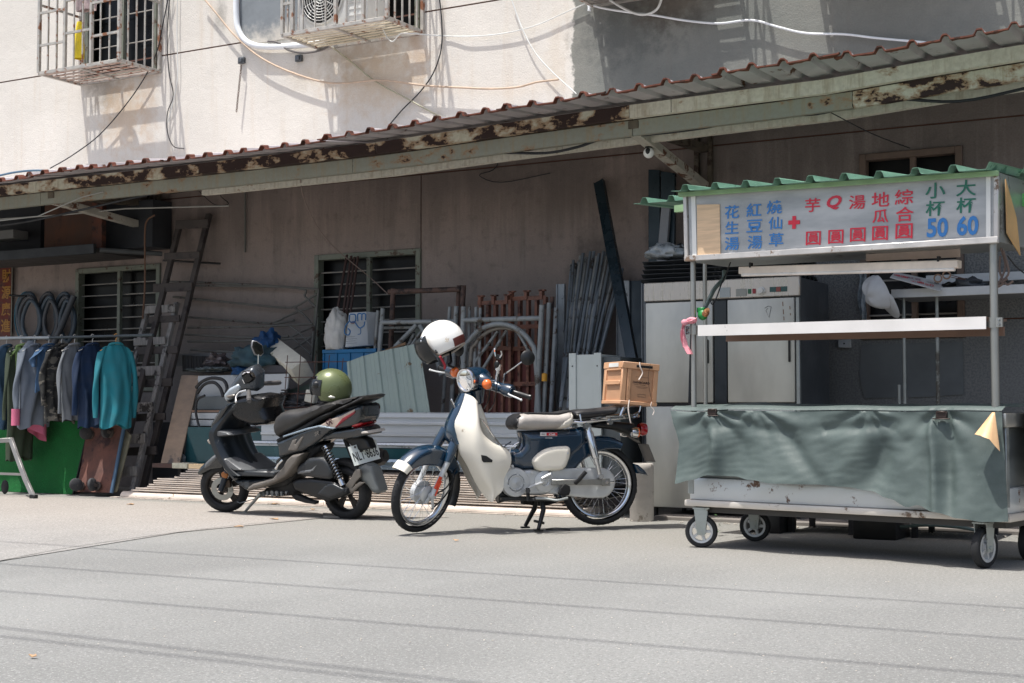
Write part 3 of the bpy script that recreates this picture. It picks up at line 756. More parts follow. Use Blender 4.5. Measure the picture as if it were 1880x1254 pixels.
# sign box
g_tl, g_tr, g_bl, g_br = CF.pt(1256, 356, -.03), CF.pt(1834, 317, -.03), CF.pt(1259, 479, -.03), CF.pt(1834, 444, -.03)
def sq(u, v, y=0): a = g_bl.lerp(g_br, u).lerp(g_tl.lerp(g_tr, u), v); return V((a.x, a.y + y, a.z))
signbox = MB(CF)
panel_m = N('brushed_sign_panel'); 
_p = panel_m.obj(); _f = panel_m.noise(3, 5, .6, stretch=(.6, 1, 2.4)); _g = panel_m.noise(60, 3, .6, stretch=(1, 1, 1))
_c = panel_m.mix(panel_m.ramp(_f, .3, .7), lin((152, 155, 157)), lin((186, 187, 187)))
panel_m.set(_c, .5, .25); panel_m.bump(_g, .12, .003); panel_m = panel_m.m
MB(CF).prism([sq(.015, .06), sq(.985, .06), sq(.985, .97), sq(.015, .97)], (0, .012, 0)).obj('sign_panel', panel_m, ct)
al = mat('sign_frame_aluminium', (196, 192, 188), .4, .5, .08, 8, dirt=(120, 100, 84), da=.12, ds=9)
MB(CF).beam(sq(0, .03, -.006), sq(1, .03, -.006), .03, .034).obj('frame_rail', al, ct, bevel=.003)
MB(CF).beam(sq(0, .985, -.006), sq(1, .985, -.006), .03, .02).obj('frame_rail', al, ct, bevel=.003)
for u in (.006, .994): MB(CF).beam(sq(u, .065, -.004), sq(u, .96, -.004), .026, .022, up=(0, 1, 0)).obj('frame_post', al, ct, bevel=.003)
for u, w_ in ((.035, .030), (.972, .024)): MB(CF).beam(sq(u, .065, -.0035), sq(u, .96, -.0035), w_, .006, up=(0, 1, 0)).obj('white_strip', white_paint, ct)
# sides, back, underside of the box
for (u, m) in ((0, al), (1, steel_dull)):
    MB(CF).prism([sq(u, .0, .01), sq(u, 1, .01), sq(u, 1, .52), sq(u, -.0, .52) ], (.004 if u else -.004, 0, 0)).obj('side_panel', m, ct)
MB(CF).prism([sq(.0, .0, .02), sq(1, .0, .02), sq(1, 0, .5), sq(0, 0, .5)], (0, 0, .006)).obj('canopy_floor', steel_dull, ct)
# plywood piece behind the left end of the panel
q = [CF.pt(x, y, -.037) for x, y in (K(312, 250), K(420, 248), K(424, 488), K(314, 495))]
MB(CF).prism(q, (0, .005, 0)).obj('plywood_piece', mat('plywood', (214, 184, 150), .7, 0, .12, 5, stretch=(1, 1, 14)), ct)
# lettering
blue = mat('blue_lettering', (52, 120, 186), .5, 0, .05, 8); red = mat('red_lettering', (206, 44, 66), .5, 0, .05, 8); green = mat('green_lettering', (34, 108, 88), .5, 0, .05, 8)
def glyph(ch, h, name, m, parent, M, thick=.0012, bold=.012, sx=1.0, shear=0, sub=True):
    """lettering as raised flat shapes; M maps (x, y, 0) of the text plane to world, centred"""
    cu = bpy.data.curves.new('t', 'FONT'); cu.body = ch; cu.size = 1; cu.offset = bold; cu.shear = shear; cu.resolution_u = 3
    ob = bpy.data.objects.new('t', cu); COL.objects.link(ob)
    dg = bpy.context.evaluated_depsgraph_get(); me = bpy.data.meshes.new_from_object(ob.evaluated_get(dg))
    COL.objects.unlink(ob); bpy.data.objects.remove(ob)
    vs = [v.co.copy() for v in me.vertices]; fs = [tuple(p.vertices) for p in me.polygons]; bpy.data.meshes.remove(me)
    if not vs: return None
    x0, x1 = min(v.x for v in vs), max(v.x for v in vs); y0, y1 = min(v.y for v in vs), max(v.y for v in vs)
    k = h / (y1 - y0)
    vs = [M @ V(((v.x - (x0 + x1) / 2) * k * sx, (v.y - (y0 + y1) / 2) * k, thick)) for v in vs]
    return MB().add(vs, fs).obj(name, m, parent, smooth=0)
def textM(frame, q, tilt=0, rx=pi / 2, rz=0):
    return frame.M @ Matrix.Translation(q) @ Matrix.Rotation(rz, 4, 'Z') @ Matrix.Rotation(rx, 4, 'X') @ Matrix.Rotation(tilt, 4, 'Z')
panel = [o for o in ct.children if o.name.startswith('sign_panel')][0]
tilt = math.atan2(g_tr.z - g_tl.z, g_tr.x - g_tl.x)
L = [('花', 480, 285, 66, blue), ('生', 480, 360, 62, blue), ('湯', 480, 437, 66, blue), ('紅', 585, 275, 66, blue), ('豆', 588, 352, 62, blue), ('湯', 590, 430, 66, blue),
     ('燒', 683, 262, 66, blue), ('仙', 688, 338, 62, blue), ('草', 692, 418, 66, blue), ('+', 778, 335, 66, red),
     ('芋', 867, 252, 66, red), ('湯', 1080, 238, 66, red), ('地', 1192, 225, 68, red), ('綜', 1305, 213, 70, red), ('瓜', 1192, 305, 62, red), ('合', 1308, 295, 68, red),
     ('圓', 870, 411, 66, red), ('圓', 978, 404, 66, red), ('圓', 1083, 394, 66, red), ('圓', 1190, 387, 66, red), ('圓', 1305, 377, 70, red),
     ('小', 1455, 182, 72, green), ('杯', 1455, 267, 70, green), ('大', 1602, 170, 72, green), ('杯', 1603, 252, 70, green)]
for ch, x, y, h, m in L:
    q = CF.pt(*K(x, y), -.0325)
    sx = 1.25 if ch != '+' else 1.0
    if ch in '豆': sx = 1.35
    glyph(ch, h / 2.611 / 318 * (1 if ch != '+' else .95), 'lettering', m, panel, textM(CF, q, tilt), bold=.012 if ch != '+' else .05, sx=sx)
q = CF.pt(*K(970, 240), -.0325); glyph('Q', 68 / 2.611 / 318, 'lettering', red, panel, textM(CF, q, tilt), bold=.035, sx=1.25, shear=.3)
for s_, x, y in (('50', 1465, 360), ('60', 1610, 350)):
    q = CF.pt(*K(x, y), -.0325); glyph(s_, 88 / 2.611 / 318, 'lettering', blue, panel, textM(CF, q, tilt), bold=.03, sx=.88)
# green corrugated roof: a front sheet over the sign, a longer rear sheet
gr_m = mat('mint_green_sheet', (104, 142, 122), .5, 0, .12, 6, dirt=(70, 110, 92), da=.2, ds=6)
def roof(x0, x1, y0, y1, zf, name, ph=0.0, n=None):
    n = n or int((x1 - x0) / .009)
    def rb(x):
        t = ((x + ph) / .21) % 1; return .036 * max(0, min(1, (t - .04) / .06, (.32 - t) / .06))
    def fn(u, v): x = x0 + (x1 - x0) * u; y = y0 + (y1 - y0) * v; return (x, y, zf(x, y) + rb(x) + .006 * noise.noise((x * 3, y * 3, 1)))
    return MB(CF).grid(fn, n, 3, thick=(0, 0, -.002)).obj(name, gr_m, ct, smooth=25)
sl = (g_tr.z - g_tl.z) / (g_tr.x - g_tl.x)
zf = lambda x, y: g_tl.z + .012 + sl * (x - g_tl.x) + y * .05
roof(g_tl.x - .02, g_tr.x - .0, -.145, .34, zf, 'roof_sheet', .05)
MB(CF).beam((g_tl.x - .02, -.055, zf(g_tl.x, 0) - .018), (g_tr.x + .005, -.055, zf(g_tr.x, 0) - .018), .03, .028).obj('roof_batten', mat('green_batten', (136, 166, 124), .6, 0, .15, 6), ct, bevel=.003)
qa = CF.pt(1163, 374, .3)
roof(qa.x, g_tr.x + .75, .3, .95, lambda x, y: qa.z + sl * .6 * (x - qa.x) + (y - .3) * .04, 'roof_sheet', .02)
q1, q2 = CF.pt(1244, 381, .34), CF.pt(1258, 381, .34)
MB(CF).bb((q1.x, .3, q1.z - .035), (q2.x + .02, .34, q1.z + .01)).obj('roof_batten', mat('green_batten', (136, 166, 124)), ct)
q1 = CF.pt(1845, 366, .32)
MB(CF).bb((q1.x, .3, q1.z - .05), (q1.x + .9, .33, q1.z + .02)).obj('roof_batten', mat('bright_green_batten', (96, 170, 96), .6, 0, .15, 6), ct)
q = [CF.ptx(x, y, g_tr.x + .012) for x, y in ((1838, 330), (1842, 372), (1848, 405), (1852, 448), (1848, 448), (1838, 440))]
# cardboard on the right end
q = [V((g_tr.x + .012, y, z)) for y, z in ((.02, g_tr.z - .03), (.17, g_tr.z - .22), (.22, g_tr.z - .42), (.12, g_br.z - .0), (.03, g_br.z + .05))]
MB(CF).prism(q, (.006, 0, 0)).obj('cardboard_piece', mat('cardboard', (190, 152, 104), .8, 0, .1, 8), ct)
# tube light fixture under the canopy
l0, l1 = CF.pt(1360, 497, .14), CF.pt(1762, 485, .14)
lt = MB(CF).beam(l0, l1, .06, .045).obj('light_fixture', mat('fixture_white', (232, 220, 208), .5), ct, bevel=.004)
MB(CF).cyl(l0 + V((.02, -.02, -.028)), l1 + V((-.02, -.02, -.028)), .012, n=10).obj('light_tube', mat('tube_white', (236, 232, 226), .3), lt)
for t in (.06, .92): MB(CF).box(l0.lerp(l1, t) + V((0, -.02, .03)), (.012, .03, .03)).obj('hook', black_pl, lt)
l2, l3 = CF.pt(1590, 470, .2), CF.pt(1762, 462, .2)
MB(CF).prism([l2 + V((0, 0, .03)), l3 + V((0, 0, .03)), l3 + V((0, 0, -.03)), l2 + V((0, 0, -.03))], (0, .01, 0)).obj('canopy_panel', mat('pale_canopy_panel', (190, 172, 160), .5, .2), ct)
# ---------------- tarpaulin
def hem(u):                                      # lower edge px->z along the front
    k = [(0, 887), (.05, 880), (.085, 872), (.17, 874), (.22, 880), (.3, 887), (.42, 889), (.5, 893), (.58, 901), (.64, 914), (.70, 930), (.73, 926), (.78, 937), (.86, 950), (.93, 957), (1, 957)]
    for a, b in zip(k[:-1], k[1:]):
        if u <= b[0]: t = (u - a[0]) / (b[0] - a[0]); t = t * t * (3 - 2 * t); return a[1] + (b[1] - a[1]) * t
    return k[-1][1]
def fold(u, v):
    f = 0
    for c_, w_, a, ph in ((.115, .018, .055, .0), (.28, .03, -.03, .15), (.60, .05, .028, -.12), (.675, .03, -.03, -.1), (.79, .016, .06, .0), (.83, .02, -.035, 0)):
        f += a * math.exp(-((u - c_ - ph * v) / w_) ** 2) * (.25 + .75 * sin(pi * min(1, v * .9)))
    f += .026 * sin(u * 17 + v * 1.4 + 1.5 * sin(u * 5)) * v + .012 * noise.noise((u * 11, v * 1.6, 3)) * (.4 + 1.3 * v) + .003 * noise.noise((u * 26 + v * 9, v * 14, 7))
    f += -.02 * math.exp(-((v - .16 - .12 * sin(u * 5)) / .07) ** 2) * (1 if .45 < u < .85 else .3)   # sag below the counter edge
    for uc in (.127, .815, .26, .60):          # drag folds fanning out from where it is held
        dx, dy = (u - uc) * 1.85, v * .5; a = math.atan2(dx, dy + .02); d = hypot(dx, dy); f += .024 * (1 if uc in (.127, .815) else .7) * abs(sin(a * 5 + uc * 9)) ** 1.5 * math.exp(-d / .33) * min(1, d / .06)
    return f
tp = MB(CF)
def tarp(u, v):
    xl_ = 1232 + (1250 - 1232) * min(1, v * 2.2) + 5 * v; xr_ = 1840 + 17 * v
    px = xl_ + (xr_ - xl_) * u; pyt = 754 + 2 * u + 2 * sin(u * 20) * (1 if u < .2 else .3); py = pyt + (hem(u) - pyt) * v
    q = CF.pt(px, py, -.05); return V((q.x, min(-.043, -.054 - .012 * v - fold(u, v) - .05 * v * v), q.z))
tm = N('green_grey_tarpaulin'); _f = tm.noise(4, 6, .65); _g = tm.noise(30, 6, .7, dist=.4)
_c = tm.mix(tm.ramp(_f, .3, .7), lin((68, 80, 78)), lin((82, 94, 91))); _c = tm.mix(tm.ramp(_g, .66, .76, 0, .3), _c, lin((128, 138, 134)))
tm.set(_c, tm.ramp(_g, .3, .7, .55, .7)); tm.bump(tm.math('ADD', tm.math('MULTIPLY', tm.noise(40, 5, .6), .25), tm.noise(9, 6, .62, dist=.3, stretch=(1.4, 1, .7))), .16, .012); tm = tm.m
t0 = MB(CF).grid(tarp, 150, 44, thick=(0, .0025, 0))
# the part lying on the counter
def lay(u, v):
    a = tarp(u, 0); y = a.y + (D + .12) * v
    return V((a.x, y, a.z + .008 + (.016 * noise.noise((u * 7, v * 4, 9)) + .03 * math.exp(-((v - .55) / .2) ** 2) * (.5 + .5 * noise.noise((u * 3, 1, 4)))) * sin(pi * v * .5) + (.022 if v > .02 else 0)))
t0.grid(lay, 80, 14, thick=(0, 0, -.0025))
ax_ = tarp(1, 0).x
def side(u, v):                                  # over the right end, hanging down behind the corner leg
    y = .16 + .62 * u; zz = a_z - (.50 + .05 * sin(u * 9)) * v * (1 - .25 * u)
    return V((ax_ + .045 + .05 * v + .022 * sin(u * 17 + 2 * v) * v + .02 * sin(pi * min(1, v * 6)), y, zz + .02 * (1 - v) * sin(u * 8)))
a_z = tarp(1, 0).z + .012
t0.grid(side, 30, 24, thick=(-.0025, 0, 0))
tpo = t0.obj('tarpaulin', tm, smooth=70); tag(tpo, 'grey green tarpaulin draped over the counter and front of the food cart', 'tarpaulin')
# black clips that hold it, the turned-over tan flap
for i, (px, py) in enumerate(((1308, 757), (1729, 762))):
    q = CF.pt(px, py, -.075)
    o = MB(CF).box(q, (.062, .02, .034)).box(q + V((0, -.012, -.02)), (.10, .008, .006)).box(q + V((0, .0, .016)), (.05, .03, .012)).obj('clip', mat('brown_black_clip', (50, 38, 34), .5, .3), bevel=.003)
    tag(o, ('dark binder clip gripping the tarpaulin near its left corner', 'dark binder clip gripping the tarpaulin near its right corner')[i], 'clip')
fa = [(1820, 757), (1797, 795), (1800, 799), (1832, 808), (1842, 828), (1834, 790), (1828, 758)]
def flap(u, v):
    top = CF.pt(1824 + 5 * u, 757, -.085); bot = CF.pt(*[(1796, 797), (1812, 800), (1828, 806), (1841, 828)][min(3, int(u * 3.999))], -.1) if False else None
    ks = [(1796, 797), (1812, 799), (1829, 806), (1842, 828)]; s_ = u * 3; i = min(2, int(s_)); t = s_ - i
    bx = ks[i][0] + (ks[i + 1][0] - ks[i][0]) * t; by = ks[i][1] + (ks[i + 1][1] - ks[i][1]) * t
    b = CF.pt(bx, by, -.10); q = top.lerp(b, v); q.y -= .05 * sin(pi * u) * v + .02 + .03 * v; return q
tag(MB(CF).grid(flap, 12, 10, thick=(0, .003, 0)).obj('flap', mat('tan_lining', (216, 176, 132), .6, 0, .1, 8), smooth=70), 'tan turned-over cloth flap at the right corner of the cart counter', 'flap')
# gas hose with green regulator, pink cloth, wires
hz = mat('grey_green_hose', (96, 112, 108), .4, .2, .1, 8)
pts = [CF.pt(x, y, yy) for x, y, yy in ((1330, 497, .3), (1328, 512, .28), (1312, 530, .22), (1302, 550, .16), (1294, 566, .1), (1290, 575, .06))]
hs_ = MB(CF).tube(pts, .014, 10, smooth=6).obj('gas_hose', hz); tag(hs_, 'grey green gas hose curving down beside the left cart post', 'hose')
q = CF.pt(1290, 578, .03)
rg = thing('gas_regulator', 'green gas regulator with a brass nozzle tied to the left cart post', 'regulator', M=CF.M @ Matrix.Translation(q))
MB(CF).ball(q, (.032, .026, .034), 14, 10).box(q + V((-.01, 0, .03)), (.05, .03, .03)).obj('body', mat('regulator_green', (30, 128, 60), .4, 0, .2, 20), rg, bevel=.004)
MB(CF).cyl(q + V((.025, -.01, .004)), q + V((.05, -.03, .02)), .022, .018, n=12).cyl(q + V((.05, -.03, .02)), q + V((.065, -.04, .03)), .01, n=10).obj('nozzle', mat('brass', (178, 132, 96), .35, .7), rg)
def rib_(u, v):
    k = [(1277, 588), (1266, 590), (1256, 592), (1254, 606), (1254, 622), (1256, 636), (1266, 650)]; s_ = v * 6; i = min(5, int(s_)); t = s_ - i
    c = CF.pt(k[i][0] + (k[i + 1][0] - k[i][0]) * t, k[i][1] + (k[i + 1][1] - k[i][1]) * t, -.035)
    w_ = (.009 + .013 * v ** 2); return c + V((w_ * (u - .5) * 2, .012 * sin(u * 7 + v * 9), .018 * (u - .5) * 2 * (1 - v)))
pk = MB(CF).grid(rib_, 6, 36, thick=(0, .006, 0)); pk.ball(CF.pt(1257, 592, -.04), (.022, .02, .02), 10, 8); pk.tube([CF.pt(x, y, -.03) for x, y in ((1258, 592), (1268, 586), (1278, 588))], .013, 8, smooth=4)
tag(pk.obj('cloth_strip', mat('pink_cloth', (212, 142, 152), .85, 0, .12, 12), smooth=60), 'pink cloth strip knotted round the left cart post', 'cloth')
def wires(pts, r, m, label, n=6):
    return tag(MB(CF).tube([CF.pt(*p) for p in pts], r, n, smooth=5).obj('wire', m), label, 'wire')
wires([(1345, 470, .2), (1338, 490, .2), (1332, 505, .25), (1325, 520, .2), (1316, 545, .15), (1308, 559, .14), (1303, 548, .14)], .004, cb, 'thin black wire looping below the canopy at the left')
for k, (a, b, c_) in enumerate((((1838, 455), (1846, 490), (1832, 525)), ((1842, 460), (1852, 500), (1838, 518)), ((1836, 470), (1836, 500), (1848, 522)))):
    wires([(a[0], a[1], .1), (b[0], b[1], .12), (c_[0], c_[1], .1), (c_[0] + 12, c_[1] - 6, .1)], .006, mat('brown_wire', (104, 88, 80), .7), ('brown wire tangle behind the right cart post, leftmost strand', 'brown wire strand hanging lowest behind the right cart post', 'brown wire strand curling outward behind the right cart post')[k])
wires([(1850, 470, .3), (1866, 490, .4), (1885, 505, .5)], .004, cb, 'thin black wire leading from the cart canopy to the right edge')
# ================================================================ blue and cream motorbike
c2, c3, c4, c5 = sc((700, 570), 5.4536), sc((700, 780), 5.7), sc((920, 640), 5.7), sc((900, 780), 5.7)
def Dp(px, py, d):
    r = ray(px, py); return CAM + r * (d / r.dot(F0))
rh, fh = Dp(1100, 888, 10.0), Dp(776, 906, 9.6)
mrot = math.atan2(fh.y - rh.y, fh.x - rh.x)
BF = Frame((rh.x, rh.y, 0), mrot)
H = BF.I @ fh; H.y = 0; RH = V((0, 0, .312)); H.z = .277
ca = radians(26.5); AX = V((-sin(ca), 0, cos(ca)))
FF = Frame((0, 0, 0), M=BF.M @ Matrix.Translation(H) @ Matrix.Rotation(radians(33), 4, AX) @ Matrix.Translation(-H))
blue_p = mat('deep_blue_paint', (5, 40, 62), .22, 0, .05, 3, coat=1, rv=.03, spec=.6)
cream_p = mat('cream_plastic', (228, 222, 208), .35, 0, .03, 3, rv=.05, dirt=(170, 158, 140), da=.0, ds=6)
seat_b = mat('black_vinyl', (34, 34, 36), .5, 0, .15, 8, bump=.15, bs=60)
seat_g = mat('grey_vinyl', (166, 160, 154), .5, 0, .1, 8, bump=.1, bs=60)
seat_w = mat('cream_vinyl', (214, 208, 196), .45, 0, .06, 8)
amber = mat('amber_lens', (226, 104, 28), .15, 0, .08, 20, coat=1)
redl = mat('red_lens', (170, 16, 26), .15, 0, .1, 20, coat=1)
mb_ = thing('motorbike', 'deep blue and cream step-through motorbike on its centre stand', 'motorbike', M=BF.M)
def ring(fr, pts, y, cv=None, sm=0):
    q = [fr.pt(*(cv(*p) if cv else p), y) for p in pts]
    if sm: q = smooth_path(q, sm, True)
    return [(a.x, a.z) for a in q]
def wheel(parent, o, ax, R_, rw, tw, fr, spokes=36, tyre_m=rubber, rim_m=chrome, hub_r=.055, hub_w=.06, up=V((0, 0, 1))):
    w_ = tw / 2; prof = []
    for k in range(13):
        a = -pi * .62 + 2 * pi * .62 * k / 12
        prof.append((R_ - w_ * .85 + w_ * .85 * cos(a), w_ * sin(a)))
    t = MB(fr).lathe(prof, o, ax, 48).obj('wheel', tyre_m, parent, smooth=50)
    tr = MB(fr)
    u, v_, a_ = basis(ax)
    for k in range(44):
        for s_ in (-1, 1):
            g = 2 * pi * (k + (.5 if s_ > 0 else 0)) / 44; d = u * cos(g) + v_ * sin(g); tt = ax.normalized().cross(d)
            tr.beam(o + d * (R_ - .001) + a_ * s_ * .008 + tt * .006, o + d * (R_ - .014) + a_ * s_ * w_ * .72 - tt * .006, .005, .006, up=d)
    tr.obj('tread', tyre_m, t, kind='stuff')
    MB(fr).lathe([(rw, -w_ * .62), (rw + .012, -w_ * .66), (rw + .013, -w_ * .5), (rw - .004, -w_ * .35), (rw - .012, 0), (rw - .004, w_ * .35), (rw + .013, w_ * .5), (rw + .012, w_ * .66), (rw, w_ * .62), (rw - .014, w_ * .2), (rw - .016, -w_ * .2), (rw, -w_ * .62)], o, ax, 48).obj('rim', rim_m, t, smooth=50)
    if spokes:
        sp_ = MB(fr)
        for k in range(spokes):
            g = 2 * pi * k / spokes; s_ = 1 if k % 2 else -1; g2 = g + (.42 if (k // 2) % 2 else -.42)
            sp_.tube([o + (u * cos(g2) + v_ * sin(g2)) * hub_r + a_ * s_ * hub_w * .5, o + (u * cos(g) + v_ * sin(g)) * (rw - .008)], .0016, 4)
        sp_.obj('spokes', chrome, t, kind='stuff')
    return t
YA = V((0, 1, 0))
# rear wheel
rw_ = wheel(mb_, RH, YA, .285, .222, .07, BF)
MB(BF).lathe([(0, -.06), (.06, -.058), (.068, -.03), (.045, -.02), (.045, .03), (.06, .035), (0, .04)], RH, YA, 24).obj('hub', alu, rw_)
# front wheel, fork, fender and handlebar turn together
fw_ = wheel(mb_, H, YA, .275, .216, .062, FF)
MB(FF).lathe([(0, -.062), (.05, -.06), (.072, -.05), (.075, -.015), (.082, -.012), (.082, .0), (.05, .004), (.05, .04), (.06, .046), (.05, .052), (0, .055)], H, YA, 28).obj('hub', alu, fw_)
fk = MB(FF)
for s in (-1, 1):
    y = .082 * s; lo = V((H.x - .012, y, H.z)); hi = H + AX * .27 + V((0.012, y, 0)); fk.tube([lo, hi], .017, 14, rr=[.017, .019])
    fk.lathe([(0, -.02), (.022, -.018), (.022, .018), (0, .02)], lo, YA, 14)
fk.obj('fork_leg', alu, mb_, kind=None) if False else None
for s in (-1, 1):
    y = .082 * s; lo = V((H.x - .01, y, H.z)); hi = H + AX * .28 + V((.0, y, 0))
    MB(FF).tube([lo, lo.lerp(hi, .35), hi], .018, 14, rr=[.02, .017, .021]).lathe([(0, -.022), (.02, -.02), (.02, .02), (0, .022)], lo, YA, 14).obj('fork_leg', alu, mb_)
    a = H + AX * .25 + V((.0, y * .98, 0)); b = H + AX * .46 + V((-.0, y * .72, 0)); 
    MB(FF).tube([a, a.lerp(b, .5), b], .03, 14, rr=[.027, .033, .036]).obj('fork_cover', blue_p, mb_)
MB(FF).tube([H + V((.0, .106, -.02)) + AX * .03, H + V((0, .106, 0)) + AX * .12], .006, 8).beam(H + V((.016, .1, 0)) + AX * .06, H + V((.016, .1, 0)) + AX * .15, .012, .022, up=(1, 0, 0)).obj('reflector', mat('red_reflector', (206, 70, 34), .25, 0, .1, 20), mb_)
MB(FF).beam(H + V((.03, .07, -.05)), H + V((-.06, .08, .10)), .012, .016).beam(H + V((.0, .095, -.01)), H + V((-.02, .095, -.09)), .012, .014).obj('brake_arm', alu, mb_)
MB(FF).tube([H + V((-.01, .095, -.085)), H + V((-.10, .10, -.02)), H + V((-.22, .06, .08)), H + V((-.26, .02, .3))], .006, 6, smooth=5).tube([H + V((-.03, .10, .02)), H + V((-.14, .09, .06)), H + V((-.25, .05, .2))], .005, 6, smooth=5).obj('brake_cable', black_pl, mb_)
def fender(fr, o, r, hw, a0, a1, skirt, m, name, parent, th=.003, skirtf=None, nu=30):
    sec = [(1, -1), (1, -.6), (.99, -.2), (.93, .25), (.72, .62), (.38, .9), (0, 1)]
    sec = sec + [(-a, b) for a, b in sec[-2::-1]]
    n = len(sec) - 1
    def make(k):
        def fn(u, v):
            a = radians(a0 + (a1 - a0) * u); i = min(n - 1, int(v * n)); t = v * n - i
            y = sec[i][0] + (sec[i + 1][0] - sec[i][0]) * t; h = sec[i][1] + (sec[i + 1][1] - sec[i][1]) * t
            sk_ = skirtf(u) if skirtf else skirt
            rr = r + (h * .028 if h > 0 else h * sk_) - k; return V((o.x + rr * cos(a), o.y + y * (hw - k), o.z + rr * sin(a)))
        return fn
    g = MB(fr); g.grid(make(0), nu, n * 2); h_ = MB(); h_.grid(make(th), nu, n * 2); g.add(h_.v, [tuple(reversed(f)) for f in h_.f])
    m_ = n * 2 + 1; N_ = (nu + 1) * (n * 2 + 1); w__ = nu + 1
    idx = [i for i in range(w__)] + [j * w__ + nu for j in range(1, n * 2 + 1)] + [n * 2 * w__ + i for i in range(nu - 1, -1, -1)] + [j * w__ for j in range(n * 2 - 1, 0, -1)]
    g.f += [[a, a + N_, b + N_, b] for a, b in zip(idx, idx[1:] + idx[:1])]
    return g.obj(name, m, parent, smooth=50)
ff = fender(FF, H, .305, .062, 46, 152, .05, blue_p, 'front_fender', mb_, skirtf=lambda u: .03 + .05 * sin(pi * min(1, u * 1.1)) + .04 * u)
fender(FF, H, .309, .065, 36, 47, .03, cream_p, 'fender_tip', ff, nu=6, skirtf=lambda u: .02 + .012 * u)
flp = [H + V((.30 * cos(radians(a)), 0, .30 * sin(radians(a)))) for a in (150, 165, 180, 195, 203)]
MB(FF).grid(lambda u, v: flp[min(4, int(round(v * 4)))] + V((-.004, (u - .5) * .10, 0)), 4, 4, thick=(-.004, 0, 0)).obj('mud_flap', black_pl, mb_)
# leg shield: rows of (pixel) points from the leading edge back
rows = [((852, 722), (866, 727), (875, 735), (878, 739)), ((838, 755), (866, 757), (878, 761), (880, 766)), ((829, 778), (865, 782), (881, 786), (885, 793)),
        ((837, 806), (867, 810), (888, 808), (906, 813)), ((845, 833), (873, 835), (901, 830), (934, 828)), ((858, 855), (882, 857), (911, 853), (938, 851)),
        ((872, 884), (893, 882), (912, 874), (926, 878)), ((887, 908), (903, 903), (912, 895), (923, 900)), ((897, 920), (903, 922), (907, 919), (911, 912))]
ys = [[.055, .13, .15, .12], [.06, .17, .19, .13], [.065, .20, .215, .14], [.075, .215, .225, .15], [.085, .22, .22, .15], [.09, .22, .215, .16], [.095, .21, .20, .17], [.10, .19, .19, .18], [.12, .18, .18, .175]]
rp = [[BF.pt(*p, y) for p, y in zip(r, yy)] for r, yy in zip(rows, ys)]
def crm(a, t):
    n = len(a) - 1; s_ = t * n; i = min(n - 1, int(s_)); f = s_ - i
    p0 = a[max(0, i - 1)]; p1 = a[i]; p2 = a[i + 1]; p3 = a[min(n, i + 2)]
    return .5 * ((2 * p1) + (p2 - p0) * f + (2 * p0 - 5 * p1 + 4 * p2 - p3) * f * f + (3 * p1 - p0 - 3 * p2 + p3) * f ** 3)
def shield(u, v, s=1):
    q = crm([crm(r, u) for r in rp], v); return V((q.x, q.y * s, q.z))
for s in (1, -1):
    sh = MB(BF).grid(lambda u, v: shield(u, v, s), 16, 32, thick=(0, -.006 * s, 0))
    if s < 0: sh.f = [list(reversed(f)) for f in sh.f]
    so_ = sh.obj('leg_shield', cream_p, mb_, smooth=55)
vh = [BF.pt(*c3(*p), .235) for p in ((1045, 315), (1100, 325), (1165, 370), (1160, 392), (1070, 393), (1052, 370))]
MB(BF).prism(vh, (0, .002, 0)).obj('vent', black_mat, mb_)
# blue steering column cover between the shields, badge on it
cc = [((846, 722), (862, 722)), ((833, 748), (848, 752)), ((820, 778), (836, 780)), ((818, 800), (840, 806)), ((824, 815), (846, 822))]
f0 = [BF.pt(*a, 0) for a, b in cc]; 
def colm(u, v):
    q = crm(f0, v); g = (u - .5) * pi; return V((q.x + .035 * cos(g) - .03, .075 * sin(g) * (1 + .3 * v), q.z))
MB(BF).grid(colm, 14, 14, thick=(-.02, 0, 0)).obj('front_cover', blue_p, mb_, smooth=60)
q = BF.pt(835, 741, .02); MB(BF).box(q + V((.014, 0, 0)), (.008, .04, .07), Matrix.Rotation(.42, 3, 'Y')).obj('front_badge', chrome, mb_, bevel=.003)
# headlight and handlebar cover
HL = FF.pt(856, 698, 0)
nac = MB(FF); X_ = V((1, 0, 0)); hd = V((.97, 0, -.1)).normalized()
nac.lathe([(0, -.21), (.04, -.20), (.066, -.16), (.080, -.10), (.083, -.04), (.081, -.012)], HL, hd, 28)
E = FF.ptx(938, 719, HL.x - .13); E.y = max(.2, min(.3, E.y))
for s in (1, -1):
    pts = [HL + V((-.10, .0, .0)), HL + V((-.09, .08 * s, .005)), V((HL.x - .115, .16 * s, (HL.z + E.z) / 2)), V((HL.x - .14, E.y * s, E.z))]
    nac.tube(smooth_path(pts, 6), .04, 14, rr=[.072 - .036 * min(1, k / 12) + (.008 if k > 15 else 0) for k in range(19)])
nac.obj('headlight_housing', blue_p, mb_, smooth=60)
nk = MB(FF).tube([HL + V((-.09, 0, -.05)), HL + V((-.11, 0, -.11)), HL + AX * 0 + V((-.12, 0, -.16))], .06, 16, rr=[.075, .062, .055]).obj('steering_head', blue_p, mb_)
hl_ = MB(FF).lathe([(.081, -.012), (.084, .0), (.079, .014), (.070, .014), (.066, .004)], HL, hd, 32).obj('headlight', chrome, mb_)
MB(FF).lathe([(0, .004), (.030, .004), (.068, -.004)], HL, hd, 28).obj('reflector', mat('lamp_reflector', (190, 192, 194), .1, .9, .05, 20), hl_)
MB(FF).box(HL + hd * .01, (.006, .118, .02)).obj('lamp_bar', mat('lamp_bar', (210, 212, 212), .2, .4), hl_)
MB(FF).lathe([(0, .016), (.04, .014), (.069, .006)], HL, hd, 28).obj('lens', (lambda n: (n.b.inputs.__getitem__('Transmission Weight').__setattr__('default_value', 1), n.set((.95, .97, .98), .03), n.m)[-1])(N('clear_lens')), hl_)
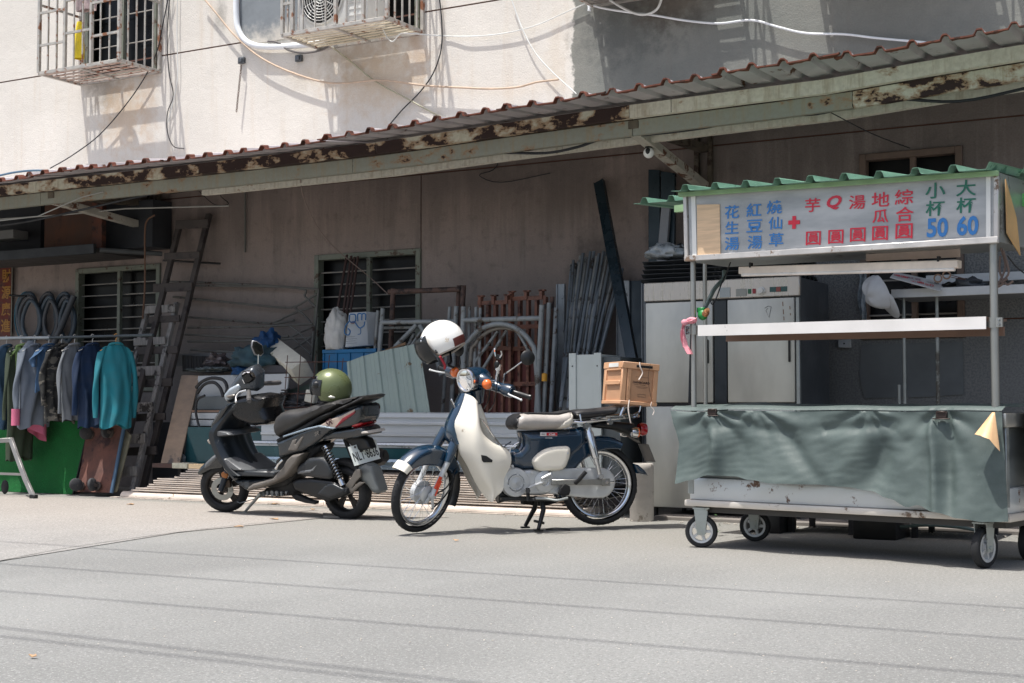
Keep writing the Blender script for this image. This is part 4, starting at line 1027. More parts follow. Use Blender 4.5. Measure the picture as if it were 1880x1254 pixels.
for px, py, s in ((900, 707, 1), (832, 682, -1)):
    q = FF.ptx(px, py, HL.x - .05); q = V((HL.x - .05, .155 * s, q.z))
    st = MB(FF).lathe([(.0, -.05), (.028, -.045), (.036, -.02), (.036, .0)], q, X_, 18).obj('turn_signal', blue_p if False else chrome, mb_)
    MB(FF).lathe([(.035, .0), (.034, .02), (.022, .034), (0, .038)], q, X_, 18).obj('lens', amber, st)
Lg = FF.ptx(967, 724, HL.x - .17)
for s in (1, -1):
    a = V((HL.x - .14, E.y * s, E.z)); b = V((HL.x - .175, (E.y + .13) * s, E.z - .008))
    MB(FF).cyl(a, b, .016, n=14).cyl(b, b + (b - a).normalized() * .012, .019, n=14).obj('grip', black_pl, mb_)
    MB(FF).tube([a + V((.03, 0, -.01)), a + V((.055, .03 * s, -.012)), a + V((.045, .10 * s, -.02)), a + V((.055, .14 * s, -.02))], .006, 8, smooth=4).ball(a + V((.055, .14 * s, -.02)), .009, 8, 6).obj('brake_lever', alu, mb_)
MB(FF).cyl(V((HL.x - .13, E.y - .04, E.z)), V((HL.x - .135, E.y + .012, E.z)), .034, n=14).obj('switch_box', blue_p, mb_)
# mirrors
mq = FF.ptx(922, 685, HL.x - .15); ms = FF.ptx(969, 657, HL.x - .19); hold = V((HL.x - .14, .21, E.z + .03))
mi = MB(FF).tube([hold, V((HL.x - .14, .21, mq.z - .0)), ms], .005, 8).obj('mirror', chrome, mb_)
bd = (FF.I.to_3x3() @ (-F0 + RT * .35)).normalized()
MB(FF).lathe([(0, .012), (.04, .010), (.051, .0), (.05, -.008), (0, -.009)], ms, bd, 28).obj('mirror_head', black_pl, mi)
hold2 = V((HL.x - .14, -.21, E.z + .03)); m2 = hold2 + V((-.0, -.03, .14))
MB(FF).tube([hold2, hold2 + V((0, 0, .05)), m2], .005, 8).ball(m2, (.012, .05, .05), 12, 8).obj('mirror', black_pl, mb_)
# phone holder
pq = FF.ptx(912, 695, HL.x - .13); ph = MB(FF); pz = pq.z; py_ = pq.y
ph.cyl((HL.x - .13, py_, pz - .05), (HL.x - .13, py_, pz + .06), .012, n=10).cyl((HL.x - .13, py_, pz + .06), (HL.x - .13, py_, pz + .1), .02, n=12)
pho = ph.obj('phone_holder', chrome, mb_)
MB(FF).ball((HL.x - .11, py_, pz + .10), (.014, .02, .026), 12, 8).box((HL.x - .12, py_, pz + .15), (.02, .045, .03)).obj('holder_arm', black_pl, pho, smooth=40)
for s in (-1, 1): MB(FF).tube([(HL.x - .11, py_ + .02 * s, pz + .15), (HL.x - .11, py_ + .034 * s, pz + .18), (HL.x - .1, py_ + .03 * s, pz + .2)], .006, 6).obj('holder_claw', chrome, pho)
# control cables
for k, (o1, o2) in enumerate((((-.13, .13, 0), (-.16, .05, -.2)), ((-.12, -.1, 0), (-.14, -.06, -.22)), ((-.12, .2, .0), (-.2, .06, -.22)))):
    a = HL + V(o1); b = HL + V(o2); MB(FF).tube([a, a + V((.05, .02, .05 + .02 * k)), a.lerp(b, .5) + V((.06, .06, 0)), b], .004, 6, smooth=6).obj('control_cable', black_pl, mb_)
# main frame tube and body
body = [c5(*p) for p in ((330, 62), (480, 58), (700, 52), (880, 40), (960, 20), (1010, 20), (1030, 90), (1020, 200), (960, 270), (880, 340), (820, 440), (760, 475), (640, 475), (480, 470), (330, 470), (240, 440), (212, 400), (215, 300), (250, 262), (300, 262), (345, 215), (352, 140))]
MB(BF).puff(ring(BF, body, .09), .095, .045, .25, .016).obj('body_cover', blue_p, mb_, smooth=60)
cov = [c5(*p) for p in ((448, 385), (470, 340), (540, 280), (610, 245), (700, 228), (800, 222), (838, 236), (850, 262), (846, 320), (826, 385), (800, 440), (752, 474), (660, 482), (540, 484), (492, 462), (462, 420))]
MB(BF).puff(ring(BF, cov, .125, sm=3), .125, .03, .8, .014).obj('side_cover', cream_p, mb_, smooth=60)
q = BF.pt(*c5(812, 298), .128); MB(BF).cyl(q, q + V((0, .004, 0)), .008, n=12).obj('screw', alu, mb_)
# badge on the side
q = BF.pt(*c5(612, 98), .097)
bg_ = MB(BF).box(q, (.125, .004, .026), Matrix.Rotation(-.01, 3, 'Y')).obj('side_badge', mat('badge_white', (214, 208, 206), .3), mb_, bevel=.002)
MB(BF).box(q + V((-.022, .003, 0)), (.078, .003, .020)).obj('badge_field', mat('badge_red', (190, 40, 52), .3), bg_)
TM = lambda q: BF.M @ Matrix.Translation(q) @ Matrix.Rotation(pi, 4, 'Z') @ Matrix.Rotation(pi / 2, 4, 'X')
glyph('Cub', .014, 'lettering', mat('badge_white', (214, 208, 206)), bg_, TM(q + V((-.022, .006, 0))), bold=.04, shear=.3, sx=1.5)
glyph('Super', .010, 'lettering', mat('badge_black', (60, 40, 44), .4), bg_, TM(q + V((.04, .004, 0))), bold=.02, shear=.3)
q2 = BF.pt(*c5(614, 138), .099); glyph('HONDA', .008, 'lettering', mat('silver_lettering', (214, 216, 218), .3, .5), bg_, TM(q2), bold=.04, sx=1.35)
# frame tube behind the shield
t1, t2, t3 = BF.pt(872, 745, 0), BF.pt(905, 822, 0), BF.pt(945, 850, 0)
MB(BF).tube([t1, t2, t3], .05, 14, smooth=4, rr=[.04] * 9).obj('frame_tube', cream_p, mb_)
bs = MB(BF)
for k in range(5):
    a = BF.pt(885 + 9 * k, 772 + 12 * k, .10 - .006 * k); b = V((a.x, -a.y, a.z)); bs.tube([a, V((a.x - .01, 0, a.z + .02)), b], .004, 6)
for s in (1, -1): bs.tube([BF.pt(884, 770, .10) * 1 if s > 0 else V((BF.pt(884, 770, .10).x, -.10, BF.pt(884, 770, .10).z)), V((BF.pt(925, 822, .08).x, .08 * s, BF.pt(925, 822, .08).z)), V((BF.pt(952, 812, .08).x, .08 * s, BF.pt(952, 812, .08).z))], .005, 6, smooth=4)
bs.obj('carrier_basket', chrome, mb_)
# rear fender
def rsk(u): return .02 + .035 * u
fender(BF, RH, .315, .078, 118, -14, .03, blue_p, 'rear_fender', mb_, skirtf=lambda u: .03 + .055 * sin(pi * min(1, u * 1.05)) ** .7, nu=40)
tl_ = [c5(*p) for p in ((1500, 400), (1560, 420), (1620, 470), (1668, 535), (1600, 520), (1540, 505))]
MB(BF).puff(ring(BF, tl_, .05), .055, .02, .5, .02).obj('fender_tail', blue_p, mb_, smooth=50)
dk_ = [c4(*p) for p in ((850, 800), (1100, 760), (1300, 770), (1400, 780), (1440, 900), (1470, 990), (1330, 900), (1200, 850), (1000, 830))]
MB(BF).puff(ring(BF, dk_, .05), .06, .03, .5, .02).obj('tail_frame', black_pl, mb_, smooth=50)
# lamps and plate at the tail
q = BF.pt(1178, 788, .0); MB(BF).lathe([(.04, -.02), (.048, .0), (.042, .03), (.02, .042), (0, .045)], q, V((-1, 0, 0)), 20).obj('tail_lamp', redl, mb_)
for s in (1, -1):
    q = BF.pt(1169, 794, .10); q = V((q.x, q.y * s, q.z)); sg = MB(BF).lathe([(0, -.045), (.028, -.04), (.036, -.015), (.036, .0)], q, V((-1, 0, 0)), 18).obj('turn_signal', chrome, mb_)
    MB(BF).lathe([(.035, .0), (.034, .012), (0, .03)], q, V((-1, 0, 0)), 18).obj('lens', amber, sg)
pa = [BF.pt(*c5(*p), 0) for p in ((1582, 205), (1625, 200), (1715, 385), (1640, 388))]
pm = (pa[0] + pa[1]) / 2; pe = (pa[2] + pa[3]) / 2
MB(BF).prism([pm + V((0, -.09, 0)), pm + V((0, .09, 0)), pe + V((0, .09, 0)), pe + V((0, -.09, 0))], (.004, 0, .002)).obj('number_plate', mat('plate_back', (60, 62, 64), .5, .3), mb_)
# seats
st = [c4(*p) for p in ((152, 810), (158, 760), (185, 712), (230, 684), (330, 676), (480, 682), (620, 684), (700, 664), (750, 652), (774, 676), (778, 730), (772, 790), (735, 826), (640, 846), (480, 852), (300, 854), (180, 850))]
seat_ring = ring(BF, st, .13)
so2 = MB(BF).puff(seat_ring, .135, .05, .45, .018).obj('saddle', seat_g, mb_, smooth=60)
bk = [c4(*p) for p in ((600, 848), (604, 790), (640, 730), (700, 695), (768, 668), (779, 700), (778, 765), (768, 800), (730, 830), (660, 846))]
MB(BF).puff(ring(BF, bk, .137), .138, .04, .5, .016).obj('saddle_rear', seat_w, so2, smooth=60)
fr_ = [c4(*p) for p in ((148, 812), (155, 758), (180, 712), (222, 684), (240, 700), (205, 740), (192, 800), (205, 850), (180, 852))]
MB(BF).puff(ring(BF, fr_, .135), .137, .03, .5, .014).obj('saddle_front', seat_b, so2, smooth=60)
tp_ = [c4(*p) for p in ((222, 684), (330, 668), (480, 668), (600, 668), (690, 654), (752, 644), (760, 655), (700, 680), (640, 694), (480, 694), (330, 688), (240, 694))]
MB(BF).puff(ring(BF, tp_, .12), .125, .03, .5, .014).obj('saddle_top', seat_b, so2, smooth=60)
pil = [c4(*p) for p in ((772, 655), (850, 636), (980, 630), (1120, 616), (1230, 606), (1262, 620), (1258, 650), (1220, 690), (1100, 712), (950, 736), (840, 742), (780, 735))]
MB(BF).puff(ring(BF, pil, .12), .125, .045, .4, .018).obj('pillion_seat', seat_b, mb_, smooth=60)
# rack
rk = MB(BF); 
for s in (1, -1):
    def rpnt(x, y, yy): q = BF.pt(*c4(x, y), .15); return V((q.x, yy * s, q.z))
    rk.tube([rpnt(778, 765, .13), rpnt(860, 770, .15), rpnt(1100, 745, .15), rpnt(1300, 725, .15), rpnt(1440, 712, .14), rpnt(1450, 690, .10)], .008, 8, smooth=5)
    rk.tube([rpnt(1100, 712, .14), rpnt(1250, 705, .14), rpnt(1440, 690, .13)], .007, 8)
    rk.tube([rpnt(1255, 700, .14), rpnt(1280, 640, .14), rpnt(1320, 608, .14), rpnt(1640, 575, .14)], .008, 8, smooth=4)
    rk.tube([rpnt(1400, 690, .14), rpnt(1450, 660, .14), rpnt(1465, 600, .14)], .007, 8, smooth=4)
    rk.tube([rpnt(800, 690, .14), rpnt(828, 688, .14), rpnt(838, 760, .15)], .007, 8)
for x, y in ((870, 768), (1110, 745), (1300, 608), (1450, 596), (1630, 576)):
    q = BF.pt(*c4(x, y), .15); rk.tube([(q.x, .145, q.z), (q.x, -.145, q.z)], .007, 8)
rk.obj('luggage_rack', chrome, mb_)
for x, y in ((1140, 770), (890, 805)): q = BF.pt(*c4(x, y), .15); MB(BF).cyl(q - V((0, .02, 0)), q + V((0, .012, 0)), .018, n=12).obj('rack_bolt', chrome, mb_)
# rear shocks
for s in (1, -1):
    a = BF.pt(*c5(1020, 20), .14); b = BF.pt(*c5(1150, 540), .14); a.y *= s; b.y *= s; d = b - a
    MB(BF).tube([a, a + d * .1, a + d * .12, a + d * .62, a + d * .64, b], .02, 14, rr=[.022, .022, .028, .027, .018, .014]).cyl(a + V((0, -.03 * s, 0)), a + V((0, .02 * s, 0)), .022, n=12).cyl(b + V((0, -.03 * s, 0)), b + V((0, .02 * s, 0)), .018, n=12).obj('shock_absorber', chrome, mb_)
# chain case, swing arm, engine
cs = []
for p in ((615, 490), (700, 460), (950, 450), (1190, 450), (1250, 475), (1295, 525), (1318, 600), (1295, 675), (1250, 735), (1190, 765), (1060, 768), (860, 752), (720, 730), (615, 722)): cs.append(c5(*p))
MB(BF).puff(ring(BF, cs, .085), .022, .018, .5, .016, yc=.065).obj('chain_case', alu, mb_, smooth=60)
a, b = BF.pt(*c5(640, 600), .115), BF.pt(*c5(1225, 600), .115)
MB(BF).beam(a, b, .02, .038).box(b + V((.012, .006, 0)), (.06, .014, .05)).obj('swing_arm', steel, mb_, bevel=.003)
MB(BF).cyl(b + V((0.01, -.2, 0)), b + V((0.01, .02, 0)), .013, n=10).cyl(b + V((0, .0, 0)), b + V((-.05, 0, -.0)), .006, n=8).obj('axle', chrome, mb_)
for x, y in ((665, 505), (700, 660), (1122, 670)):
    q = BF.pt(*c5(x, y), .088); MB(BF).box(q, (.02, .004, .03)).cyl(q, q + V((0, .006, 0)), .006, n=8).obj('case_bolt', alu, mb_)
en = [c5(*p) for p in ((150, 600), (165, 520), (185, 470), (225, 420), (290, 460), (350, 475), (430, 465), (520, 480), (640, 510), (640, 720), (560, 735), (420, 740), (300, 735), (200, 700), (165, 660))]
eng = MB(BF).puff(ring(BF, en, .09), .09, .02, .7, .014).obj('engine', alu, mb_, smooth=50)
q = BF.pt(*c5(265, 605), .09); MB(BF).lathe([(.088 * 1.3 * .9, -.02), (.1, .0), (.094, .012), (.06, .014), (.056, .006), (.052, .018), (.046, .018), (.044, .010), (.012, .012), (0, .016)], q, YA, 32).obj('crankcase_cover', alu, eng)
for k in range(4):
    a_ = pi / 2 * k + .1; MB(BF).beam(q + V((.048 * cos(a_), .012, .048 * sin(a_))), q + V((.07 * cos(a_), .014, .07 * sin(a_))), .008, .006).obj('cover_rib', alu, eng)
q = BF.pt(*c5(570, 595), .10); MB(BF).lathe([(.07, -.02), (.072, .0), (.03, .012), (.022, .006), (.014, .014), (0, .014)], q, YA, 24).obj('sprocket_cover', alu, eng)
for x, y in ((280, 520), (230, 432), (437, 500), (330, 715), (190, 640)):
    q = BF.pt(*c5(x, y), .095); MB(BF).cyl(q - V((0, .02, 0)), q + V((0, .012, 0)), .009, n=8).obj('engine_bolt', alu, eng)
MB(BF).tube([BF.pt(*c5(370, 680), .12), BF.pt(*c5(440, 640), .12), BF.pt(*c5(520, 612), .12), BF.pt(*c5(570, 598), .12)], .008, 8).obj('gear_lever', alu, mb_)
MB(BF).tube([BF.pt(*c5(560, 595), .125), BF.pt(*c5(545, 560), .13), BF.pt(*c5(600, 530), .13), BF.pt(*c5(635, 515), .135)], .01, 8).obj('kick_lever', alu, mb_)
# cylinder head and exhaust below the shield
cy0, cy1 = BF.pt(*c5(210, 720), .0), BF.pt(*c5(60, 790), .0)
MB(BF).cyl(cy0 + V((-.04, 0, .02)), cy0 + V((.10, 0, -.01)), .055, n=14).obj('cylinder_head', black_pl, eng)
pl = MB(BF)
for s in (1, -1):
    a = BF.pt(*c5(110, 775), .08 * s) if s > 0 else V((BF.pt(*c5(110, 775), .08).x, -.08, BF.pt(*c5(110, 775), .08).z)); b = BF.pt(*c5(700, 785), .1); b.y = .1 * s
    pl.beam(a, b, .03, .022)
pl.obj('engine_guard', black_pl, mb_)
MB(BF).tube([BF.pt(*c5(390, 660), .17), BF.pt(*c5(400, 790), .17), BF.pt(*c5(470, 780), .2)], .014, 8).tube([BF.pt(*c5(395, 690), .12), BF.pt(*c5(395, 690), .26)], .017, 10).obj('foot_peg', rubber, mb_)
MB(BF).tube([BF.pt(*c5(470, 770), .14), BF.pt(*c5(600, 775), .16), BF.pt(*c5(700, 790), .2), BF.pt(*c5(810, 765), .2)], .009, 8, smooth=4).obj('gear_rod', steel_dull, mb_)
q = BF.pt(*c5(785, 690), .13); MB(BF).puff([(q.x - .04, q.z), (q.x - .035, q.z + .03), (q.x + .005, q.z + .05), (q.x + .035, q.z + .02), (q.x + .05, q.z - .02), (q.x + .02, q.z - .035), (q.x - .03, q.z - .03)], .012, .01, .5, .01, yc=.12).obj('peg_bracket', black_mat, mb_, smooth=50)
MB(BF).tube([BF.pt(*c5(895, 608), .13), BF.pt(*c5(930, 575), .17), BF.pt(*c5(1000, 490), .19)], .015, 10).obj('pillion_peg', rubber, mb_)
MB(BF).tube([V((.12, -.13, .26)), V((-.1, -.14, .24)), V((-.33, -.14, .27))], .045, 14, rr=[.03, .045, .04]).tube([V((.12, -.13, .26)), V((.35, -.12, .18)), V((.55, -.06, .2))], .018, 10, smooth=4).obj('exhaust', mat('exhaust_black', (30, 30, 32), .5, .5), mb_)
# centre stand
sa = BF.pt(*c5(510, 760), .0)
for s in (1, -1):
    foot = V((BF.pt(*c5(500, 1092), .13).x + .0, .14 * s, .008)); MB(BF).tube([V((sa.x, .06 * s, sa.z)), V((sa.x + .0, .09 * s, sa.z - .08)), foot + V((0, 0, .015))], .016, 10, rr=[.02, .018, .013]).beam(foot + V((-.03, 0, .006)), foot + V((.03, 0, .006)), .03, .012).obj('centre_stand', black_pl, mb_)
MB(BF).tube([V((sa.x, .09, .06)), V((sa.x, -.09, .06))], .01, 8).tube([V((sa.x + .0, .14, .02)), V((sa.x - .06, .19, .03)), V((sa.x - .15, .21, .02))], .007, 8, smooth=3).obj('stand_bar', black_pl, mb_)
MB(BF).tube([BF.pt(*c3(1355, 225), .14), BF.pt(*c3(1330, 380), .15), BF.pt(*c3(1325, 405), .15)], .006, 6).obj('brake_pedal_rod', alu, mb_)

# ---------------- helmets
def helmet(M_, shell_m, trim_m, lining_m, label, s=1.0, visor=None, name='helmet', brow=60, low=126):
    fr = Frame((0, 0, 0), M=M_); t = thing(name, label, 'helmet', M=M_)
    r0 = V((.140, .122, .134)) * s
    def thm(ph):
        a = abs(math.atan2(sin(ph), cos(ph))) * 180 / pi; k = max(0, min(1, (a - 40) / 26)); k = k * k * (3 - 2 * k)
        k2 = max(0, min(1, (a - 110) / 50)); return radians(brow + (low - brow) * k - 6 * k2)
    def surf(sc_, u, v):
        ph = 2 * pi * u; th = thm(ph) * v; x = sin(th) * cos(ph); y = sin(th) * sin(ph); z = cos(th)
        flare = 1 + .06 * max(0, -z); return V((x * r0.x * sc_ * flare, y * r0.y * sc_ * flare, z * r0.z * sc_))
    g = MB(fr).grid(lambda u, v: surf(1, 1 - u, v), 64, 26); g.obj('shell', shell_m, t, smooth=180)
    MB(fr).grid(lambda u, v: surf(.90, u, v), 48, 18).obj('lining', lining_m, t, smooth=180)
    edge = [surf(.965, i / 72, 1) for i in range(72)]
    MB(fr).tube(edge, .0075 * s, 8, closed=True).obj('edge_trim', trim_m, t, smooth=180)
    return fr, t, surf
wc = Dp(812, 627, 9.75)
WM = Matrix.Translation(wc) @ Matrix.Rotation(radians(212), 4, 'Z') @ Matrix.Rotation(radians(24), 4, 'Y') @ Matrix.Rotation(radians(4), 4, 'X')
white_gloss = mat('white_gloss', (238, 236, 230), .25, 0, .02, 3, coat=.6, rv=.04)
brown_l = mat('brown_leather', (96, 44, 36), .6, 0, .15, 12)
hf, ht, hs = helmet(WM, white_gloss, mat('pale_trim', (176, 168, 158), .4, .3), mat('dark_lining', (52, 50, 48), .9, 0, .2, 20), 'glossy white open-face helmet hanging over the handlebar of the blue motorbike', 1.10)
# smoked visor hanging in front, its snaps, decal, rear leather band
def vis(u, v):
    ph = radians(-62 + 124 * u); th = radians(66 + 62 * v); return V((sin(th) * cos(ph) * .185 + .012, sin(th) * sin(ph) * .156, cos(th) * .17))
vm = N('smoked_visor'); vm.set((.02, .022, .024), .12); vm.b.inputs['Alpha'].default_value = .82; vm = vm.m
MB(hf).grid(vis, 20, 12, thick=(-.003, 0, 0)).obj('visor', vm, ht, smooth=60)
for s in (1, -1):
    q = V((.110, .104 * s, .062)); MB(hf).ball(q, (.014, .014, .016), 12, 8).ball(q + V((.018, 0, -.016)), (.01, .01, .012), 10, 6).obj('visor_snap', chrome, ht)
    for dz, rr_ in ((-.055, .006), (-.068, .009)):
        q = V((.066, .142 * s, dz)); MB(hf).ball(q, (rr_, .004, rr_), 10, 6).obj('snap', black_pl, ht)
q = V((-.035, .1385, -.020)); glyph('Sy', .03, 'decal', mat('gold_decal', (176, 150, 110), .5), ht, hf.M @ Matrix.Translation(q + V((0, .003, 0))) @ Matrix.Rotation(pi, 4, 'Z') @ Matrix.Rotation(pi / 2, 4, 'X'), bold=.0, shear=.4)
MB(hf).grid(lambda u, v: (lambda q: V((q.x * 1.012, q.y * 1.012, q.z)))(hs(1, .5 + (u - .5) * .34, .80 + .2 * v)), 16, 4, thick=(.004, 0, 0)).obj('leather_band', brown_l, ht, smooth=60)
MB(hf).tube([V((.055, .115, -.10)), V((.05, .07, -.16)), V((.06, .03, -.18))], .009, 8, smooth=4).obj('strap', mat('red_strap', (150, 34, 48), .7), ht)
MB(hf).tube([V((-.02, -.08, -.08)), V((.0, -.03, -.15)), V((.03, .0, -.165)), V((.0, .03, -.2))], .008, 8, smooth=4).obj('strap', black_pl, ht)
# ---------------- crate on the rack
cb_ = BF.pt(1139, 741, .17)
CM = BF.M @ Matrix.Translation(cb_) @ Matrix.Rotation(radians(-4.5), 4, 'Y')
KF = Frame((0, 0, 0), M=CM)
tan = mat('tan_crate_plastic', (204, 158, 122), .5, 0, .06, 6, bump=.05); tan2 = mat('tan_crate_panel', (188, 145, 112), .55, 0, .06, 6)
kr = thing('crate', 'tan folding plastic crate tied on the rack of the blue motorbike', 'crate', M=CM)
cl_, cw2, chh = .272, .345, .295
def kb(a, b, name, m=tan, bev=.003): return MB(KF).bb(a, b).obj(name, m, kr, bevel=bev)
kb((-cl_ + .012, -cw2 + .012, .01), (-.012, -.012, chh - .02), 'inner_body', tan2, 0)
kb((-cl_ - .004, -cw2 - .004, chh - .045), (.004, .004, chh), 'top_rim'); kb((-cl_ - .003, -cw2 - .003, 0), (.003, .003, .024), 'bottom_rim')
for x0, x1 in ((-.034, .0), (-cl_, -cl_ + .034), (-.068, -.040)): kb((x0, -.014, .0245), (x1, .0, chh - .0455), 'stile')
for y0, y1 in ((-cw2, -cw2 + .04), (-.0295, -.0145)): kb((-.014, y0, .0245), (0, y1, chh - .0455), 'stile')
kb((-.013, -cw2 + .05, .135), (.004, -.035, .165), 'latch'); kb((-.013, -cw2 + .05, .235), (.0035, -.035, .249), 'latch')
kb((-cl_ + .05, .004, chh - .034), (-.10, .0065, chh - .016), 'handle_slot', black_mat, .001)
kb((.004, -cw2 + .10, chh - .036), (.0065, -.07, chh - .008), 'label_card', white_paint, 0)
for x in (-.05, -.22):
    for z in (.06, .12, .19): kb((x - .004, .0005, z - .006), (x + .004, .003, z + .006), 'rivet', tan2, 0)
TK = lambda x, z: KF.M @ Matrix.Translation((x, -.010, z)) @ Matrix.Rotation(pi, 4, 'Z') @ Matrix.Rotation(pi / 2, 4, 'X')
kp = MB(KF).bb((-cl_ + .036, -.013, .026), (-.07, -.0102, chh - .047)).obj('side_panel', tan2, kr)
kt = mat('crate_print', (70, 52, 46), .6)
glyph('DANBOARD', .0165, 'lettering', kt, kp, TK(-.150, .158), bold=.04, sx=1.1)
glyph('FOLDING CONTAINER', .006, 'lettering', kt, kp, TK(-.140, .142), bold=.01)
for z, w__ in ((.128, .09), (.120, .075), (.195, .10)): MB(KF).bb((-.155 - w__ / 2, -.0102, z), (-.155 + w__ / 2, -.0092, z + .0015)).obj('printed_line', kt, kp)
MB(KF).tube([(-.19, -.009, .058), (-.13, -.009, .058), (-.13, -.009, .076), (-.19, -.009, .076)], .0009, 4, closed=True).obj('printed_box', kt, kp)
strp = mat('white_strap', (226, 214, 204), .6)
for i, pts in enumerate(([(-.12, .008, chh + .004), (-.125, .012, chh - .03), (-.145, .012, chh - .07), (-.12, .014, chh - .12)], [(-.06, .012, .03), (-.055, .016, -.03), (-.07, .02, -.1), (-.08, .02, -.13)], [(-.23, .01, .03), (-.225, .012, -.0), (-.25, .016, -.03), (-.24, .02, -.06)])):
    o = MB(KF).tube(pts, .0045 if i < 2 else .003, 6, smooth=5).obj('strap', strp); tag(o, ('white strap end hanging over the top rim of the tan crate', 'white strap end hanging below the tan crate at its front', 'thin white cord end hanging below the rear of the tan crate')[i], 'strap')
o = MB(KF).tube([(-.20, .010, chh + .0), (-.19, .012, .2), (-.21, .012, .1), (-.235, .012, .03)], .0012, 5, smooth=4).obj('strap', cb); tag(o, 'thin black elastic cord running down the side of the tan crate', 'strap')
# ================================================================ dark scooter
c1 = sc((340, 640), 3.9184)
yS = -2.27
rhx = P(640, 903, yS)
lean = radians(-5)
SM = Matrix.Translation((rhx.x, yS, 0)) @ Matrix.Rotation(pi, 4, 'Z') @ Matrix.Rotation(lean, 4, 'X')
SF = Frame((0, 0, 0), M=SM)
gx = SF.pt(*c1(285, 1015), 0).x
grey_p = mat('dark_grey_paint', (28, 34, 38), .22, .1, .06, 4, coat=.8, rv=.05); grey_l = mat('grey_silver_paint', (104, 106, 108), .38, .35, .06, 5, dirt=(90, 86, 82), da=.05, ds=8)
taupe = mat('taupe_silver_paint', (108, 103, 97), .42, .25, .08, 6); inner_p = mat('slate_plastic', (24, 30, 35), .4, 0, .12, 5, dirt=(70, 74, 76), da=.02, ds=4)
black_g = mat('gloss_black', (14, 15, 17), .25, 0, .1, 6); seat_s = mat('grey_black_vinyl', (48, 47, 46), .5, 0, .14, 6, bump=.15, bs=50)
sct = thing('scooter', 'dark grey scooter leaning on its side stand with plate NLT-8636', 'scooter', M=SM)
RR = V((0, 0, .205)); FH = V((gx, 0, .205))
AXs = V((-sin(radians(26)), 0, cos(radians(26))))
SS = Frame((0, 0, 0), M=SM @ Matrix.Translation(FH) @ Matrix.Rotation(radians(20), 4, AXs) @ Matrix.Translation(-FH))
rim_d = mat('dark_rim', (46, 44, 43), .5, .4, .15, 10)
def mag(parent, o, fr, R_, rw, tw, n=5):
    t = wheel(parent, o, YA, R_, rw, tw, fr, spokes=0, rim_m=rim_d); g = MB(fr)
    for k in range(n):
        a = 2 * pi * k / n + .3
        for da in (-.13, .13):
            g.beam(o + V((.03 * cos(a), 0, .03 * sin(a))), o + V(((rw - .004) * cos(a + da), 0, (rw - .004) * sin(a + da))), .026, .014, up=YA)
    g.lathe([(0, -.04), (.035, -.038), (.035, .038), (0, .04)], o, YA, 18); g.obj('wheel_spokes', rim_d, t); return t
sfw = mag(sct, FH, SS, .205, .145, .10)
MB(SS).lathe([(.05, .045), (.095, .045), (.095, .049), (.05, .049), (.05, .045)], FH, YA, 28).obj('brake_disc', steel_dull, sfw)
for s in (1, -1): MB(SS).tube([FH + V((0, .085 * s, 0)), FH + AXs * .3 + V((0, .085 * s, 0))], .02, 12, rr=[.022, .026]).obj('fork_leg', mat('fork_blue_black', (30, 40, 52), .4, .3), sct)
MB(SS).box(FH + V((-.06, .06, .05)), (.05, .03, .07)).obj('brake_caliper', mat('caliper_dark', (60, 50, 42), .5, .4), sct, bevel=.005)
MB(SS).ball(FH + V((-.06, .10, .13)), (.03, .012, .03), 14, 8).obj('side_reflector', mat('amber_dull', (150, 92, 40), .3), sct)
srw = mag(sct, RR, SF, .215, .15, .115)
def part1(name, pts, half, m, edge=.03, k=.5, step=.016, yc=0, sm=0, parent=None, fr=None, bevel=0):
    fr = fr or SF
    return MB(fr).puff(ring(fr, [c1(*p) for p in pts], yc + half, sm=sm), half, edge, k, step, yc=yc).obj(name, m, parent or sct, smooth=35)
# front fender
part1('front_fender', [(75, 905), (98, 862), (140, 822), (200, 775), (232, 756), (262, 790), (290, 850), (268, 868), (180, 880), (110, 915), (82, 922)], .075, grey_p, .03, .5, fr=SS)
part1('fender_highlight_panel', [(140, 825), (190, 780), (226, 762), (240, 785), (180, 850), (120, 880)], .080, grey_l, .02, .6, fr=SS)
# inner leg shield surface: rows near edge px, full width of the body
near = [(318, 402), (250, 500), (205, 580), (198, 640), (222, 720), (262, 800), (320, 870), (372, 915)]
nr = [SF.pt(*c1(*p), .21) for p in near]
def legs(u, v):
    q = crm(nr, v); w__ = 2 * u - 1; hw = .15 + .07 * sin(pi * min(1, v * 1.3)) ; hw = .16 + .06 * min(1, v * 3)
    back = .05 * (1 - abs(w__) ** 2) * (1 + v) + .03 * sin(3 * pi * abs(w__)) * (.3 if v < .8 else 0)
    return V((q.x - .02 - back, hw * w__, q.z))
MB(SF).grid(legs, 20, 24, thick=(.05, 0, 0)).obj('leg_shield', inner_p, sct, smooth=40)
# apron in front
part1('apron', [(318, 395), (292, 400), (240, 440), (212, 480), (172, 552), (180, 600), (150, 655), (190, 700), (262, 860), (345, 965), (372, 940), (262, 790), (196, 660), (205, 575), (255, 500)], .20, grey_p, .02, .8, .02)
part1('apron_stripe', [(215, 478), (245, 448), (270, 440), (205, 545), (175, 560)], .205, grey_l, .015, .8)
part1('turn_signal', [(146, 650), (185, 640), (195, 660), (175, 700), (150, 680)], .19, mat('clear_signal', (176, 168, 160), .2, .2), .02, .7)
part1('side_spear', [(185, 600), (215, 580), (300, 600), (330, 625), (300, 632), (225, 640), (195, 650)], .2, grey_l, .015, .7)
part1('lower_cowl', [(258, 785), (300, 788), (380, 850), (430, 882), (350, 884), (300, 860)], .215, grey_l, .015, .7)
part1('lower_body', [(345, 905), (372, 944), (470, 948), (620, 928), (560, 975), (430, 1028), (400, 1000), (345, 960), (318, 905)], .185, inner_p, .02, .7)
